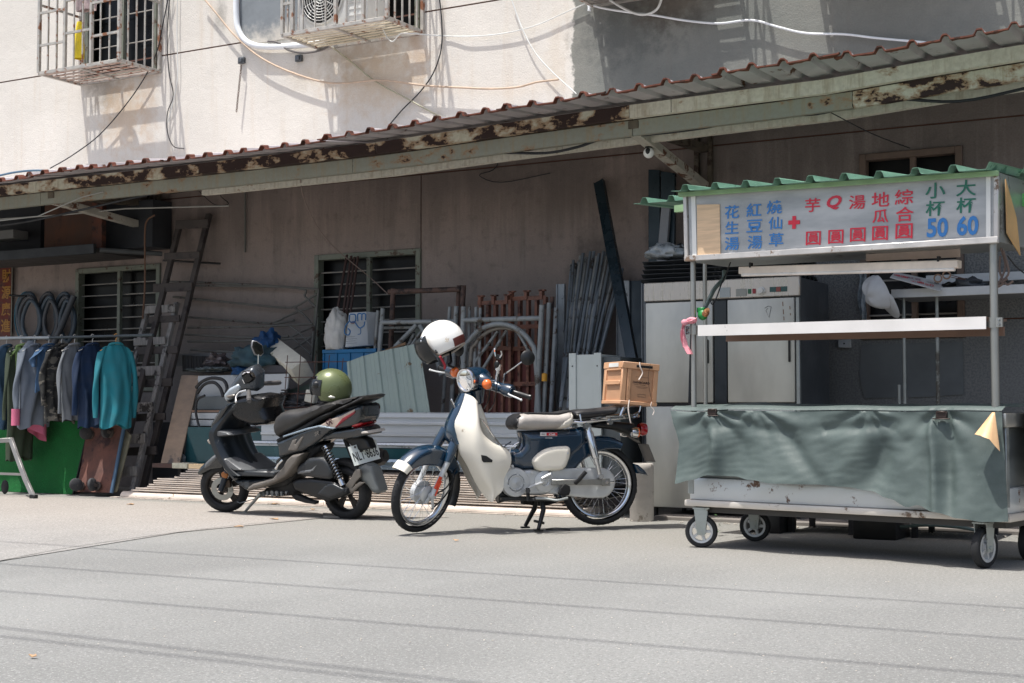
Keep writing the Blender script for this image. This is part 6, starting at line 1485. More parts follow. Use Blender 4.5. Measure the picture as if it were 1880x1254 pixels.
for (a, b) in doors:
    for (z0, z1) in ((zm + .012, za), (zb_ + .0, zm - .018)):
        d = MB().bb((a, YFr - .012, z0), (b, YFr + .029, z1)).obj('door', fs, fr_, bevel=.008, seg=2)
        MB().bb((b - .045, YFr - .03, (z0 + z1) / 2 - .09), (b - .03, YFr - .0125, (z0 + z1) / 2 + .09)).obj('handle', black_pl, d, bevel=.004)
MB().bb((fx(1311), YFr - .004, zb_), (fx(1334), YFr + .0285, za)).obj('centre_post', mat('post_dark', (50, 56, 60), .4, .4), fr_, bevel=.004)
MB().bb((fx(1461), YFr - .006, zb_), (fx1 + .004, YFr + .028, za)).obj('side_post', steel_dull, fr_, bevel=.003)
MB().bb((fx0, YFr + .005, zm - .016), (fx1, YFr + .028, zm + .010)).obj('middle_rail', black_pl, fr_)
def onp(px, py, w_, h_, m, name, y=-.014):
    q = P(px, py, YFr + y); return MB().box(q, (w_, .005, h_)).obj(name, m, pnl, bevel=.001)
onp(1331, 537, .085, .075, mat('panel_card', (150, 158, 158), .6), 'card'); onp(1361, 537, .085, .055, mat('panel_label', (140, 142, 136), .5), 'maker_plate')
onp(1376, 535, .026, .036, mat('green_switch', (30, 92, 62), .4), 'switch'); onp(1384.5, 534.5, .026, .036, mat('red_switch', (140, 36, 46), .4), 'switch')
q = P(1398, 534, YFr - .012); dl = MB().lathe([(.03, 0), (.03, -.008), (.022, -.014), (.02, -.03), (0, -.031)], q, (0, 1, 0), 24).obj('dial', mat('dial_white', (206, 206, 202), .4), pnl)
onp(1429, 531, .135, .038, mat('display_teal', (34, 74, 76), .25), 'display'); onp(1429, 531, .035, .034, mat('display_red', (130, 60, 56), .3), 'display_label', -.018)
q = P(1361, 533, YFr - .0178); glyph('CAMCO', .012, 'lettering', mat('panel_print', (40, 44, 48), .6), [o for o in pnl.children if o.name.startswith('maker_plate')][0], Matrix.Translation(q) @ Matrix.Rotation(pi / 2, 4, 'X'), bold=.02, sx=1.3) if False else None
for x in (fx0 + .05, fx1 - .05):
    for y in (YFr + .08, -.36): MB().cyl((x, y, 0), (x, y, .139), .02, n=10).obj('foot', black_pl, fr_)
q = P(1411, 572, YFr - .014); o = MB().tube([P(x, y, YFr - .0135) for x, y in ((1404, 566), (1410, 562), (1416, 563), (1412, 583), (1406, 570), (1410, 566))], .0016, 4).obj('pen_mark', mat('pen', (60, 62, 62), .7), [d for d in fr_.children if d.name.startswith('door')][2])
for (x, y0_, y1_) in ((1437, 554, 562), (1438, 568, 577), (1439, 581, 588), (1450, 562, 568), (1451, 575, 579)):
    MB().beam(P(x, y0_, YFr - .0135), P(x + .5, y1_, YFr - .0135), .006, .002, up=(0, -1, 0)).obj('glue_mark', mat('brown_glue', (120, 92, 70), .7), [d for d in fr_.children if d.name.startswith('door')][2])
# black corrugated sheets on its top
cor = mat('black_ribbed_sheet', (44, 47, 50), .45, .1, .15, 6, dirt=(90, 92, 92), da=.12, ds=14)
for k in range(5):
    z = fz1 + .022 + .036 * k; x0, x1 = fx0 - .03 + R.uniform(-.02, .02), fx1 - .02 + R.uniform(-.05, 0)
    def crg(u, v): return V((x0 + (x1 - x0) * v, -.98 + .55 * u + .01 * k, z + .014 * cos(u * 34) + .004 * sin(v * 7 + k)))
    top(MB().grid(crg, 60, 6, thick=(0, 0, .004)).obj('ribbed_sheet', cor, smooth=50), 'black ribbed sheet in the pile lying on top of the refrigerator', 'ribbed sheet', 'black ribbed sheets on the refrigerator')
# crumpled bag, hanging steel profiles behind
def crumple(c, s, m, name, label, cat, amp=.35, fr=2.2, seed=0, n=28, flat=True):
    vs = MB().ball((0, 0, 0), 1, n, n // 2).v; mb = MB().ball((0, 0, 0), 1, n, n // 2); out = []
    for v in mb.v:
        d = 1 + amp * noise.noise(v * fr + V((seed, 0, 0))) + amp * .5 * noise.noise(v * fr * 2.6 + V((0, seed, 0)))
        q = V((v.x * s[0] * d, v.y * s[1] * d, v.z * s[2] * d))
        if flat: q.z = max(q.z, -s[2] * .55)
        out.append(V(c) + q)
    mb.v = out; return top(mb.obj(name, m, smooth=70), label, cat)
q = P(1225, 474, -.8); clearbag = mat('clear_grey_bag', (150, 156, 158), .3, 0, .2, 14, bump=.3, bs=30)
crumple((q.x, -.8, fz1 + .25), (.15, .12, .07), clearbag, 'plastic_bag', 'crumpled clear grey bag on the black sheets above the refrigerator', 'bag', .6, 2.5, 3)
crumple((P(1250, 474, -.7).x, -.72, fz1 + .25), (.09, .1, .06), mat('dark_stuff', (36, 40, 44), .6), 'plastic_bag', 'dark crumpled bag on the black sheets next to the cart sign', 'bag', .6, 2.5, 5)
for i, (pts, m, lab) in enumerate((([(1190, 311), (1211, 312), (1212, 478), (1190, 478)], dc, 'dark blue steel profile hanging behind the refrigerator top, the left one'), ([(1213, 314), (1239, 318), (1237, 478), (1213, 478)], dc, 'dark blue steel profile hanging behind the refrigerator top, the right one'), ([(1214, 376), (1230, 376), (1217, 480), (1201, 480)], mat('grey_profile', (128, 130, 134), .5, .2), 'light grey slanting profile behind the refrigerator top'))):
    Y = -.12 - .05 * i; pp = [P(*p, Y) for p in pts]; pp[2].z -= .25; pp[3].z -= .25
    top(MB().prism(pp, (0, .035, 0)).obj('steel_profile', m, bevel=.003), lab, 'steel profile')
# ---------------- right-hand side: shelf, cap, board
YS = -.55; sh = thing('wall_shelf', 'white steel shelf beam carrying odds and ends behind the food cart', 'shelf', (P(1760, 540, YS).x, YS, 1.5))
swm = mat('shelf_white', (196, 198, 198), .5, .1, .06, 5)
for (a, b, y, name) in (((1636, 546), (1900, 522), YS, 'front_rail'), ((1700, 519), (1900, 499), -.1, 'rear_rail')):
    p, q = P(*a, y), P(*b, y); zc = (p.z + q.z) / 2; MB().bb((p.x, y, zc - .032), (q.x, y + .03, zc + .032)).obj(name, swm, sh, bevel=.003)
zsh = (P(1636, 546, YS).z + P(1900, 522, YS).z) / 2
MB().bb((P(1640, 546, YS).x, YS + .031, zsh - .03), (P(1900, 540, YS).x, -.02, zsh - .012)).obj('shelf_board', mat('shelf_under', (120, 122, 124), .7), sh)
for px in (1659, 1649, 1720): MB().cyl((P(px, 560, -.45).x, -.45, 0), (P(px, 560, -.45).x, -.45, zsh - .03 if px != 1649 else 1.02), .014, n=10).obj('leg', steel_dull, sh)
# white cap hanging
cpq = P(1618, 535, -.62)
_x = (V((0, 0, -.9)) + RT * .38 - F0 * .15).normalized(); _z = (-RT - V((0, 0, .3)) - F0 * .25); _z = (_z - _x * _z.dot(_x)).normalized(); capM = Matrix.Translation(cpq) @ Matrix((_x, _z.cross(_x), _z)).transposed().to_4x4()
KP = Frame((0, 0, 0), M=capM); cap = thing('cap', 'white baseball cap hanging by its strap in front of the window, brim down', 'cap', M=capM)
cm_ = mat('white_cotton', (186, 188, 190), .85, 0, .06, 10, bump=.1, bs=50)
MB(KP).grid(lambda u, v: V((.135 * sin(v * pi / 2) ** .8 * cos(2 * pi * u) * (1 + .06 * sin(12 * pi * u)), .10 * sin(v * pi / 2) ** .8 * sin(2 * pi * u), .13 * cos(v * pi / 2) + .012 * sin(8 * pi * u) * sin(v * pi))), 28, 12).obj('crown', cm_, cap, smooth=70)
MB(KP).grid(lambda u, v: (lambda a, r: V((.11 * cos(a) + .12 * v * (cos(a) ** .7 if cos(a) > 0 else 0), .098 * sin(a), -.03 * v * cos(a) + .014 * (1 - v))))(radians(-75 + 150 * u), 0), 20, 6, thick=(0, 0, -.004)).obj('brim', cm_, cap, smooth=60)
# printed board lying askew
bq = [P(1643, 500, -.55), P(1736, 520, -.42), P(1726, 535, -.60), P(1634, 510, -.72)]
bd_ = MB().prism(bq, (0, .0, .004)).obj('sign_board', mat('pale_board', (190, 190, 188), .5, 0, .08, 6)); top(bd_, 'pale printed board with red characters lying askew on the shelf', 'board')
bw = (bq[1] - bq[0]).normalized(); bh = (bq[0] - bq[3]); bh = (bh - bw * bh.dot(bw)).normalized(); bnn = bw.cross(bh)
bM = lambda u, v: Matrix.Translation(bq[3].lerp(bq[2], u).lerp(bq[0].lerp(bq[1], u), v) + bnn * (.006 if bnn.y < 0 or bnn.z > 0 else -.006)) @ Matrix((bw, bh, bnn)).transposed().to_4x4()
for ch, u, v, m in (('湯圓', .16, .5, red), ('紅豆', .42, .6, mat('purple_print', (128, 60, 96), .5)), ('芋圓', .5, .3, red), ('50', .75, .3, red), ('仙草', .78, .65, mat('grey_print', (96, 98, 102), .6))): glyph(ch, .05, 'lettering', m, bd_, bM(u, v), bold=.01)
for i, (px, py, s, lab) in enumerate(((1775, 512, (.12, .1, .055), 'dark curved tool lying on the shelf near the right cart post'), (1745, 527, (.09, .08, .035), 'black lump of scrap on the shelf beside the printed board'), (1680, 532, (.10, .06, .03), 'dark bundle under the printed board on the shelf'))):
    q = P(px, py, -.45); crumple((q.x, -.42, zsh + .02 + s[2] * .5), s, (mat('tool_grey', (66, 70, 74), .4), black_pl, black_pl)[i], 'scrap', lab, 'scrap', .5, 2, i + 11)
sx_ = thing('scissors', 'pair of brown-handled scissors lying on the shelf across the printed board', 'scissors', P(1725, 510, -.6)); brz = mat('bronze_handle', (140, 112, 92), .4, .4)
for (cx, cy) in ((1722, 511), (1738, 505)): MB().tube([P(cx + 7 * cos(a), cy + 7 * sin(a), -.62) for a in [2 * pi * k / 12 for k in range(12)]], .006, 6, closed=True).obj('handle', brz, sx_)
MB().beam(P(1742, 508, -.6), P(1772, 514, -.55), .012, .004).beam(P(1745, 505, -.6), P(1772, 512, -.55), .01, .004).obj('blade', rust, sx_)
# socket box on the wall, plastic sheet strip by the window
q = P(1551, 631, -.02); t = thing('socket_box', 'small grey socket box fixed low on the pebbly wall', 'socket', q); MB().box(q, (.1, .035, .065)).obj('box', mat('socket_grey', (160, 164, 166), .5), t, bevel=.004); MB().box(q + V((0, -.019, 0)), (.012, .004, .012)).obj('hole', black_mat, t)
o = MB().grid(lambda u, v: (lambda q: V((q.x, -.06 - .02 * sin(u * 9 + v * 5), q.z)))(P(1577 + 13 * u + 2 * sin(v * 9), 500 + 95 * v, -.06)), 8, 20, thick=(0, .002, 0)).obj('plastic_sheet', mat('cloudy_plastic', (128, 136, 142), .3, 0, .2, 16), smooth=70); top(o, 'cloudy plastic strip hanging down the left edge of the right window', 'plastic sheet')
q = P(1268, 660, -1.05); o = MB().cyl(P(1271, 565, -1.02), P(1266, 742, -1.12), .012, n=8).obj('pole', black_pl); top(o, 'thin black pole leaning on the refrigerator behind the left cart post', 'pole')
# ---------------- under and behind the cart
low = thing('low_bench', 'low dark bench frame standing in the shade under the food cart', 'bench', (P(1560, 960, -1.6).x, -1.6, 0))
bm_ = mat('bench_metal', (84, 80, 78), .6, .3)
xa, xb = P(1440, 950, -1.7).x, P(1820, 960, -1.7).x
MB().bb((xa, -1.75, .17), (xb, -1.25, .2)).obj('bench_top', bm_, low)
for x in [xa + .06 + (xb - xa - .12) * k / 3 for k in range(4)]:
    for y in (-1.73, -1.28): MB().bb((x - .018, y - .018, 0), (x + .018, y + .018, .169)).obj('leg', mat('dark_leg', (40, 40, 42), .7), low)
for i, (x0, x1, Y, z1, lab) in enumerate(((1370, 1432, -1.9, .24, 'black plastic box in the shade behind the left caster of the cart'), (1565, 1645, -2.0, .2, 'black plastic box in the shade under the middle of the cart'))):
    o = MB().bb((P(x0, 980, Y).x, Y, 0), (P(x1, 980, Y).x, Y + .35, z1)).obj('storage_box', black_pl, bevel=.012, seg=2); top(o, lab, 'box')
o = MB().tube([P(1650, 968, -1.9), P(1700, 964, -1.9), P(1760, 968, -1.85), P(1800, 975, -1.8)], .011, 8, smooth=5).obj('hose', hz); o.location.z = max(o.location.z, .0); top(o, 'grey hose lying on the ground under the right half of the cart', 'hose')
curbm = mat('kerb_cement', (128, 122, 116), .9, 0, .15, 6)
MB().bb((P(1195, 957, -1.25).x, -1.2, -.01), (2.0, -.0, .03)).obj('kerb', curbm, kind='structure', bevel=.008)
# ================================================================ left end: platform, hoses, ladders
dkw = mat('dark_platform', (58, 54, 52), .8, 0, .25, 6); pf = thing('platform', 'dark hanging storage platform with a rusty panel under the left end of the awning', 'platform', (P(90, 470, -.5).x, -.5, 2.3))
zf_ = P(100, 466, -.5).z
MB().bb((P(-200, 470, -.7).x, -.75, zf_ - .05), (P(177, 462, -.7).x, -.02, zf_)).obj('platform_board', dkw, pf, bevel=.005)
MB().bb((P(-200, 470, -.75).x, -.79, zf_ - .07), (P(177, 462, -.75).x, -.751, zf_ + .03)).obj('edge_beam', mat('edge_beam_dark', (44, 46, 48), .6, .3), pf, bevel=.004)
MB().bb((P(82, 400, -.5).x, -.5, zf_ + .01), (P(170, 400, -.5).x, -.46, P(120, 366, -.5).z)).obj('rusty_panel', mat('rusty_brown_panel', (84, 56, 42), .8, .1, .3, 3, dirt=(66, 44, 34), da=.4, ds=4), pf)
MB().bb((P(171, 400, -.6).x, -.62, zf_ - .02), (P(190, 400, -.6).x, -.56, P(180, 352, -.6).z)).obj('rusty_post', rust, pf, bevel=.003)
MB().cyl(P(183, 459, -.7), P(297, 466, -.15), .026, n=10).obj('tube', mat('tube_grey', (84, 86, 86), .6, .2), pf)
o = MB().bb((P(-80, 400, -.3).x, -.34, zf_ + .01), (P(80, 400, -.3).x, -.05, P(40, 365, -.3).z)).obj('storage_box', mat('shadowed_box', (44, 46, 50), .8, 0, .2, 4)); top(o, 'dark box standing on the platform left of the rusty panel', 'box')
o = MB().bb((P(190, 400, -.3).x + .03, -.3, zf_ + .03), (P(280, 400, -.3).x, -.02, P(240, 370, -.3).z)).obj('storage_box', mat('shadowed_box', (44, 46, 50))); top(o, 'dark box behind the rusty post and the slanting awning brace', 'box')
o = MB().bb((P(-20, 430, -.6).x, -.7, P(20, 440, -.6).z), (P(38, 430, -.6).x, -.5, P(20, 425, -.6).z)).obj('tray', mat('grey_tray', (92, 92, 90), .6)); top(o, 'small grey tray on the platform at the left edge', 'tray')
for pts, lab, rr0 in (([(-60, 412, -1.5), (70, 397, -1.48), (150, 362, -1.46), (190, 352, -1.45)], 'pair of thin pale rods slung under the awning at the upper left', .006), ([(-40, 405, -.9), (120, 394, -.9), (230, 383, -.8), (420, 378, -.6)], 'thin grey rod running level under the left awning bracket', .008)):
    top(MB().tube([P(*p) for p in pts], rr0, 6).obj('rod', mat('pale_rod', (150, 150, 144), .5)), lab, 'rod')
o = MB().tube([P(284, 395, -.5), P(270, 405, -.5), P(266, 430, -.5), P(266, 520, -.45), P(262, 585, -.4)], .009, 6, smooth=4).obj('rope', mat('brown_rope', (104, 78, 62), .9)); top(o, 'brown rope hanging from the left awning bracket past the window', 'rope')
o = MB().cyl(P(300, 478, -.12), P(404, 484, -.12), .011, n=8).obj('rod', black_pl); top(o, 'short black rod behind the tall dark ladder', 'rod')
# shop banner at the left edge
x0, x1 = P(3, 550, -.05).x, P(20, 550, -.05).x; z0, z1 = P(10, 620, -.05).z, P(10, 487, -.05).z
bn = thing('banner', 'narrow red and gold lettered banner on the wall at the left edge', 'banner', ((x0 + x1) / 2, -.05, z0))
MB().bb((x0 - .14, -.05, z0), (x1, -.045, z1)).obj('cloth', mat('banner_red', (92, 34, 22), .7, 0, .3, 14, dirt=(40, 20, 16), da=.3, ds=12), bn)
bcl = [o for o in bn.children][0]
MB().bb((x1 + .006, -.052, z0), (x1 + .018, -.044, z1)).obj('edge_strip', mat('banner_edge', (120, 116, 104), .6), bn)
for i, ch in enumerate('財源廣進'):
    glyph(ch, .15, 'lettering', mat('banner_gold', (150, 104, 24), .5), bcl, Matrix.Translation(((x0 + x1) / 2, -.052, z1 - .12 - .19 * i)) @ Matrix.Rotation(pi / 2, 4, 'X'), bold=.02)
# hose coils on the wall
hm = [mat('dark_blue_hose', (62, 74, 84), .5, 0, .15, 8), mat('dark_grey_hose', (66, 68, 72), .5, 0, .15, 8), mat('cyan_hose', (24, 92, 112), .5)]
for i, (cx, cy, rx, rz, k, lab) in enumerate(((52, 582, 20, 44, 3, 'left coil of dark blue hose hanging on the wall beside the banner'), (88, 580, 15, 42, 3, 'middle coil of dark grey hose on the wall'), (118, 582, 16, 44, 3, 'right coil of dark hose hanging next to the left window'))):
    t = thing('hose_coil', lab, 'hose', P(cx, cy + rz, -.1), group='hose coils hanging on the wall')
    for j in range(k):
        rr1 = rx * (1 - .12 * j); pts = [P(cx + 3 * j + rr1 * cos(a) + 1.5 * sin(3 * a + j), cy + 4 * j + (rz - 3 * j) * sin(a), -.06 - .045 * j) for a in [2 * pi * q / 22 for q in range(22)]]
        MB().tube(pts, .022, 8, closed=True).obj('loop', hm[(i + j) % 2], t)
    if i == 0: MB().tube([P(cx - 3 + (rx + 2) * cos(a), cy + (rz + 2) * sin(a), -.05) for a in [pi * .5 + pi * q / 12 for q in range(13)]], .008, 6).obj('loop', hm[2], t)
top(MB().cyl(P(136, 543, -.2), P(96, 640, -.3), .034, n=12).obj('pipe', hm[1]), 'thick dark pipe leaning across the right hose coil', 'pipe')
top(MB().cyl(P(18, 542, -.12), P(48, 544, -.12), .012, n=8).obj('hook_bar', black_mat), 'black hook bar carrying the hose coils', 'hook')
# ladders
def ladder(label, railsL, railsR, rungs, Y, m, rw_, rh_, name='ladder'):
    """rails: (top px, bottom px); Y: (top, bottom) distance from wall"""
    q = P(*railsR[1], Y[1]); t = thing(name, label, 'ladder', (q.x, Y[1], 0), group='weathered wooden ladders leaning on the wall')
    zt0, zb0 = P(*railsR[0], Y[0]).z, P(*railsR[1], Y[1]).z
    for (a, b) in (railsL, railsR): MB().beam(P(*a, Y[0]), P(*b, Y[1]), rw_, .045, up=(0, -1, 0)).obj('rail', m, t, bevel=.004)
    def yat(py): k = (py - railsR[0][1]) / (railsR[1][1] - railsR[0][1]); return Y[0] + (Y[1] - Y[0]) * max(-.05, min(1.05, k))
    for (xa_, xb_, ya, yb) in rungs:
        py = (ya + yb) / 2; Yr = yat(py) - .05
        a, b = P(xa_, py + 1.5, Yr), P(xb_, py - 1.5, Yr); hh = abs(P(xa_, ya, Yr).z - P(xa_, yb, Yr).z)
        MB().beam(a, b, .022, hh * R.uniform(.92, 1.05)).obj('rung', m, t, bevel=.004)
    return t
dw1 = mat('dark_ladder_wood', (70, 64, 61), .85, 0, .3, 6, bump=.3, bs=30, dirt=(46, 40, 40), da=.3, ds=5)
ladder('tall dark wooden ladder, the rear one reaching nearly to the awning bracket', ((331, 408), (236, 800)), ((384, 393), (262, 900)), [(323, 383, 403, 420), (302, 367, 463, 476), (282, 353, 519, 536), (274, 330, 580, 592), (250, 327, 636, 650), (246, 316, 695, 711), (243, 304, 759, 773), (228, 288, 820, 836)], (-.08, -.85), dw1, .062, .045)
ladder('shorter weathered wooden ladder standing in front of the tall dark one', ((272, 566), (185, 900)), ((325, 556), (243, 905)), [(266, 322, 560, 575), (246, 304, 619, 634), (226, 296, 673, 690), (220, 281, 740, 756), (205, 267, 797, 815), (190, 253, 857, 875)], (-.32, -1.05), wood_grey, .055, .04)
o = MB().tube([P(*p, -.9) for p in ((216, 690), (222, 705), (218, 720), (226, 745))], .004, 5, smooth=3).obj('string', mat('pale_string', (170, 168, 158), .9)); top(o, 'pale string knotted on the front ladder', 'string')
# artificial turf panel
tn = N('artificial_turf'); _f = tn.noise(160, 2, .6, stretch=(1, 1, .35)); _g = tn.noise(3, 4, .6)
tn.set(tn.mix(tn.ramp(_g, .3, .7), tn.mix(_f, lin((4, 62, 26)), lin((4, 108, 42))), tn.mix(_f, lin((4, 74, 32)), lin((8, 122, 50)))), .9); tn.bump(_f, .8, .01)
q = [P(-80, 904, -1.22), P(132, 907, -1.22), P(170, 745, -1.1), P(-80, 735, -1.1)]; q[0].z = q[1].z = .004
t = thing('turf_panel', 'bright green artificial turf panel leaning behind the clothes rack', 'turf panel', (P(60, 905, -1.3).x, -1.3, 0)); MB().prism(q, (0, .02, 0)).obj('turf', tn.m, t, smooth=0)
MB().beam(q[1] + V((.008, .01, 0)), q[2] + V((.008, .01, 0)), .012, .02, up=(0, -1, 0)).obj('edge_strip', black_mat, t)
# overturned trolley deck
dt = thing('trolley_deck', 'rusty trolley deck standing on end with four casters facing out', 'trolley', (P(175, 905, -1.4).x, -1.38, 0))
D4 = [P(160, 783, -1.12), P(227, 781, -1.12), P(203, 905, -1.30), P(141, 903, -1.30)]
ruk = mat('rusty_deck', (104, 70, 60), .85, .1, .35, 5, bump=.4, bs=24, dirt=(60, 40, 40), da=.45, ds=4)
MB().prism(D4, (0, .012, 0)).obj('deck_plate', ruk, dt, bevel=.003)
MB().tube([D4[1] + V((.01, 0, 0)), D4[2] + V((.012, 0, 0))], .018, 8).obj('blue_edge', mat('blue_edge', (62, 88, 112), .6), dt)
n_ = (D4[1] - D4[0]).cross(D4[3] - D4[0]).normalized(); n_ = n_ if n_.y < 0 else -n_
for k, (px, py) in enumerate(((168, 799), (204, 796), (150, 893), (180, 893))):
    Yc = -1.14 - .16 * (py > 850); q = P(px, py, Yc); m_ = MB().lathe([(.0, -.022), (.05, -.02), (.062, -.012), (.062, .012), (.05, .02), (0, .022)], q + n_ * .075, (1, .2, .1) if k % 2 else (.9, -.4, 0), 20).obj('caster_wheel', mat('old_rubber', (60, 60, 62), .8, 0, .2, 12), dt)
    MB().cyl(q + n_ * .004, q + n_ * .02, .045, n=12).beam(q + n_ * .01, q + n_ * .075, .05, .03).obj('fork', mat('rusty_fork', (92, 84, 80), .7, .3, .2, 12), m_)
o = MB().prism([P(229, 790, -1.08), P(240, 800, -1.08), P(213, 903, -1.24), P(202, 905, -1.24)], (0, .02, 0)).obj('board', mat('tan_board_edge', (132, 128, 108), .8, 0, .2, 8), bevel=.003); top(o, 'thin tan board standing behind the rusty trolley deck', 'board')
# plywood board leaning
o = MB().prism([P(333, 689, -.78), P(366, 689, -.78), P(328, 856, -1.14), P(294, 853, -1.14)], (0, .014, 0)).obj('plywood_board', mat('stained_plywood', (136, 118, 102), .8, 0, .2, 2.5, stretch=(2, 1, 4), dirt=(84, 78, 76), da=.12, ds=2), bevel=.002); top(o, 'stained plywood board leaning right of the ladders', 'board')
# ================================================================ clothes rack
YK = -1.38
ck = thing('clothes_rack', 'metal clothes rail with an aluminium trestle leg at the left edge', 'clothes rack', (P(60, 915, -1.75).x, -1.7, 0))
r0, r1 = P(-90, 622, YK), P(281, 615, YK)
MB().cyl(r0, P(92, 620, YK), .0165, n=12).obj('rail', mat('rail_sunlit', (150, 156, 158), .45, .4), ck); MB().cyl(P(92, 620, YK), r1, .014, n=12).obj('rail', mat('rail_shaded', (64, 72, 76), .5, .4), ck)  # one rail in two tones: its sunlit and shaded stretches are painted
alt = mat('trestle_aluminium', (138, 136, 134), .45, .4, .08, 8)
lp = [P(20, 806, -1.62), P(30, 835, -1.68), P(46, 878, -1.76), P(61, 912, -1.84)]
for a, b in zip(lp[:-1], lp[1:]): MB().beam(a, b + (b - a) * .03, .05, .028, up=(0, -1, 0)).obj('leg', alt, ck, bevel=.003)
MB().beam(P(-80, 813, -1.62), P(22, 808, -1.62), .03, .045).obj('top_rail', alt, ck, bevel=.003); MB().beam(P(-80, 867, -1.74), P(42, 871, -1.74), .02, .022).obj('rung', alt, ck)
MB().box(P(62, 912, -1.84) + V((0, 0, .0)), (.07, .045, .04)).obj('foot', black_pl, ck, bevel=.004)
top(MB().ball(P(9, 894, -1.5), (.05, .02, .07), 12, 8).obj('rubber_disc', rubber), 'dark round disc standing in front of the green turf', 'disc')
def garment(px, yaw, w_, ln, m, label, name='shirt', sleeve=.55, thick=.05, seed=0, hood=None, sl_m=None, drop=.085, hm_=None, flare=1.0, slw=.055):
    w_ *= .74; slw *= .78; thick *= .9; c = P(px, 619, YK); k = (px + 90) / 371; c.z = r0.z + (r1.z - r0.z) * k; top_ = V((c.x, c.y, c.z - drop))
    M_ = Matrix.Translation(top_) @ Matrix.Rotation(radians(yaw), 4, 'Z'); fr = Frame((0, 0, 0), M=M_)
    t = thing(name, label, name.replace('_', ' '), M=M_)
    def body(u, v):
        a = 2 * pi * u; zz = -ln * v; s_ = min(1, v / .12); hw = (.07 + (w_ - .07) * s_ ** .7) * (1 + (flare - 1) * v); dp = thick * (.35 + .65 * min(1, v * 3)) * (1 + .5 * v)
        f = 1 + .28 * sin(a * 7 + seed + 2 * sin(v * 5 + seed)) * v ** .6; sw = .02 * sin(v * 4 + seed) * v
        return V((hw * cos(a) * (1 + .04 * sin(5 * a + seed)), dp * sin(a) * f + sw + .012 * noise.noise((cos(a) * 3, v * 6, seed)), zz - .035 * (1 - s_) * 0 - (abs(cos(a)) * .03 * s_ if v < .2 else .03 * abs(cos(a))) + .015 * sin(a * 4 + seed) * (v > .97)))
    MB(fr).grid(body, 56, 30).obj('body', m, t, smooth=70)
    for s in (1, -1):
        def slv(u, v):
            a = 2 * pi * u; L_ = ln * sleeve * (1.25 if sleeve > .4 else 1); cx = s * (w_ * .86 + .075 * sin(min(1, v * 1.6) * pi / 2) - .02 * v); r_ = slw * (1 - .35 * v) * (1 + .18 * sin(9 * v + a * 2 + seed))
            return V((cx + r_ * cos(a) * .8, .9 * r_ * sin(a) + .012 * sin(v * 6 + seed), -.045 - L_ * v * (1) + .03 * cos(a) * s * -1 * (1 - v)))
        MB(fr).grid(slv, 16, 24).obj('sleeve', sl_m or m, t, smooth=70)
    MB(fr).tube([(.062 * cos(a), .04 * sin(a) , -.004 - .018 * sin(a)) for a in [2 * pi * q_ / 20 for q_ in range(20)]], .011, 8, closed=True).obj('collar', m, t)
    hk = MB(fr).tube([(0, 0, -.01), (0, 0, drop - .035), (.016, 0, drop - .005), (.0, 0, drop + .018), (-.018, 0, drop + .004)], .0035, 6, smooth=5).tube([(-.15, 0, -.06), (0, 0, -.005), (.15, 0, -.06)], .005, 6)
    hk.obj('hanger', hm_ or mat('hanger_white', (190, 188, 182), .4), t)
    if hood:
        def hd_(u, v):
            a = 2 * pi * u; r_ = sin(pi * min(1, .12 + v * .8)); return V((.10 * cos(a) * r_, .075 * sin(a) * r_ + .05, .05 - .24 * v))
        MB(fr).grid(hd_, 24, 12).obj('hood', hood, t, smooth=70)
    return t, fr
def cloth(name, c, **k): return mat(name, c, .88, 0, .1, 7, bump=.15, bs=90, **k)
camo = N('camouflage'); _a = camo.noise(9, 3, .5, stretch=(1, 1, 1.6)); _b = camo.noise(13, 3, .5, stretch=(1, 1, 1.8)); _c = camo.mix(camo.ramp(_a, .5, .52), lin((44, 44, 42)), lin((24, 25, 26))); camo.set(camo.mix(camo.ramp(_b, .56, .58), _c, lin((92, 88, 80))), .9); camo = camo.m
denim = cloth('denim', (58, 84, 106)); hood_g = cloth('grey_blue_jersey', (104, 112, 122)); pinkc = cloth('pink_cloth_lining', (196, 104, 132))
garment(12, 100, .24, .80, denim, 'faded blue denim jacket at the left end of the rail', 'jacket', seed=1, thick=.07)
garment(38, 96, .22, 1.10, cloth('olive_green_cloth', (56, 66, 50)), 'long dark olive garment with a lime green top on the rail', 'shirt', .5, seed=2, slw=.035)
t, fr = garment(40, 92, .12, .30, cloth('lime_cloth', (124, 150, 92)), 'small lime green top peeping between the denim jacket and the hooded sweatshirt', 'shirt', .3, seed=9, slw=.03)
t, fr = garment(64, 88, .23, .78, hood_g, 'grey hooded sweatshirt with pink cuffs and hem on the rail', 'sweatshirt', .62, seed=3, hood=hood_g, thick=.07)
MB(fr).grid(lambda u, v: V((.07 + .10 * cos(2 * pi * u), .075 * sin(2 * pi * u) * (1 + .3 * sin(6 * pi * u)) + .02, -.36 - .52 * v - .06 * cos(2 * pi * u))), 28, 10).obj('lining', pinkc, t, smooth=70)
MB(fr).grid(lambda u, v: V((-.215 + .04 * cos(2 * pi * u), .04 * sin(2 * pi * u), -.62 - .16 * v)), 14, 6).obj('cuff', pinkc, t, smooth=70)
garment(90, 84, .18, .42, cloth('steel_blue_cloth', (52, 80, 110)), 'short steel blue top hanging between the sweatshirt and the camouflage shirt', 'shirt', .4, seed=4)
garment(113, 80, .21, .72, camo, 'dark camouflage shirt in the middle of the rail', 'shirt', .6, seed=5, thick=.06)
garment(137, 86, .18, .70, cloth('light_grey_cloth', (112, 116, 120)), 'light grey thin shirt between the camouflage and the navy shirts', 'shirt', .7, seed=6, thick=.03, slw=.035)
garment(170, 80, .20, .76, cloth('navy_cloth', (16, 38, 66)), 'navy blue long-sleeved shirt next to the teal shirt', 'shirt', .66, seed=7, thick=.06)
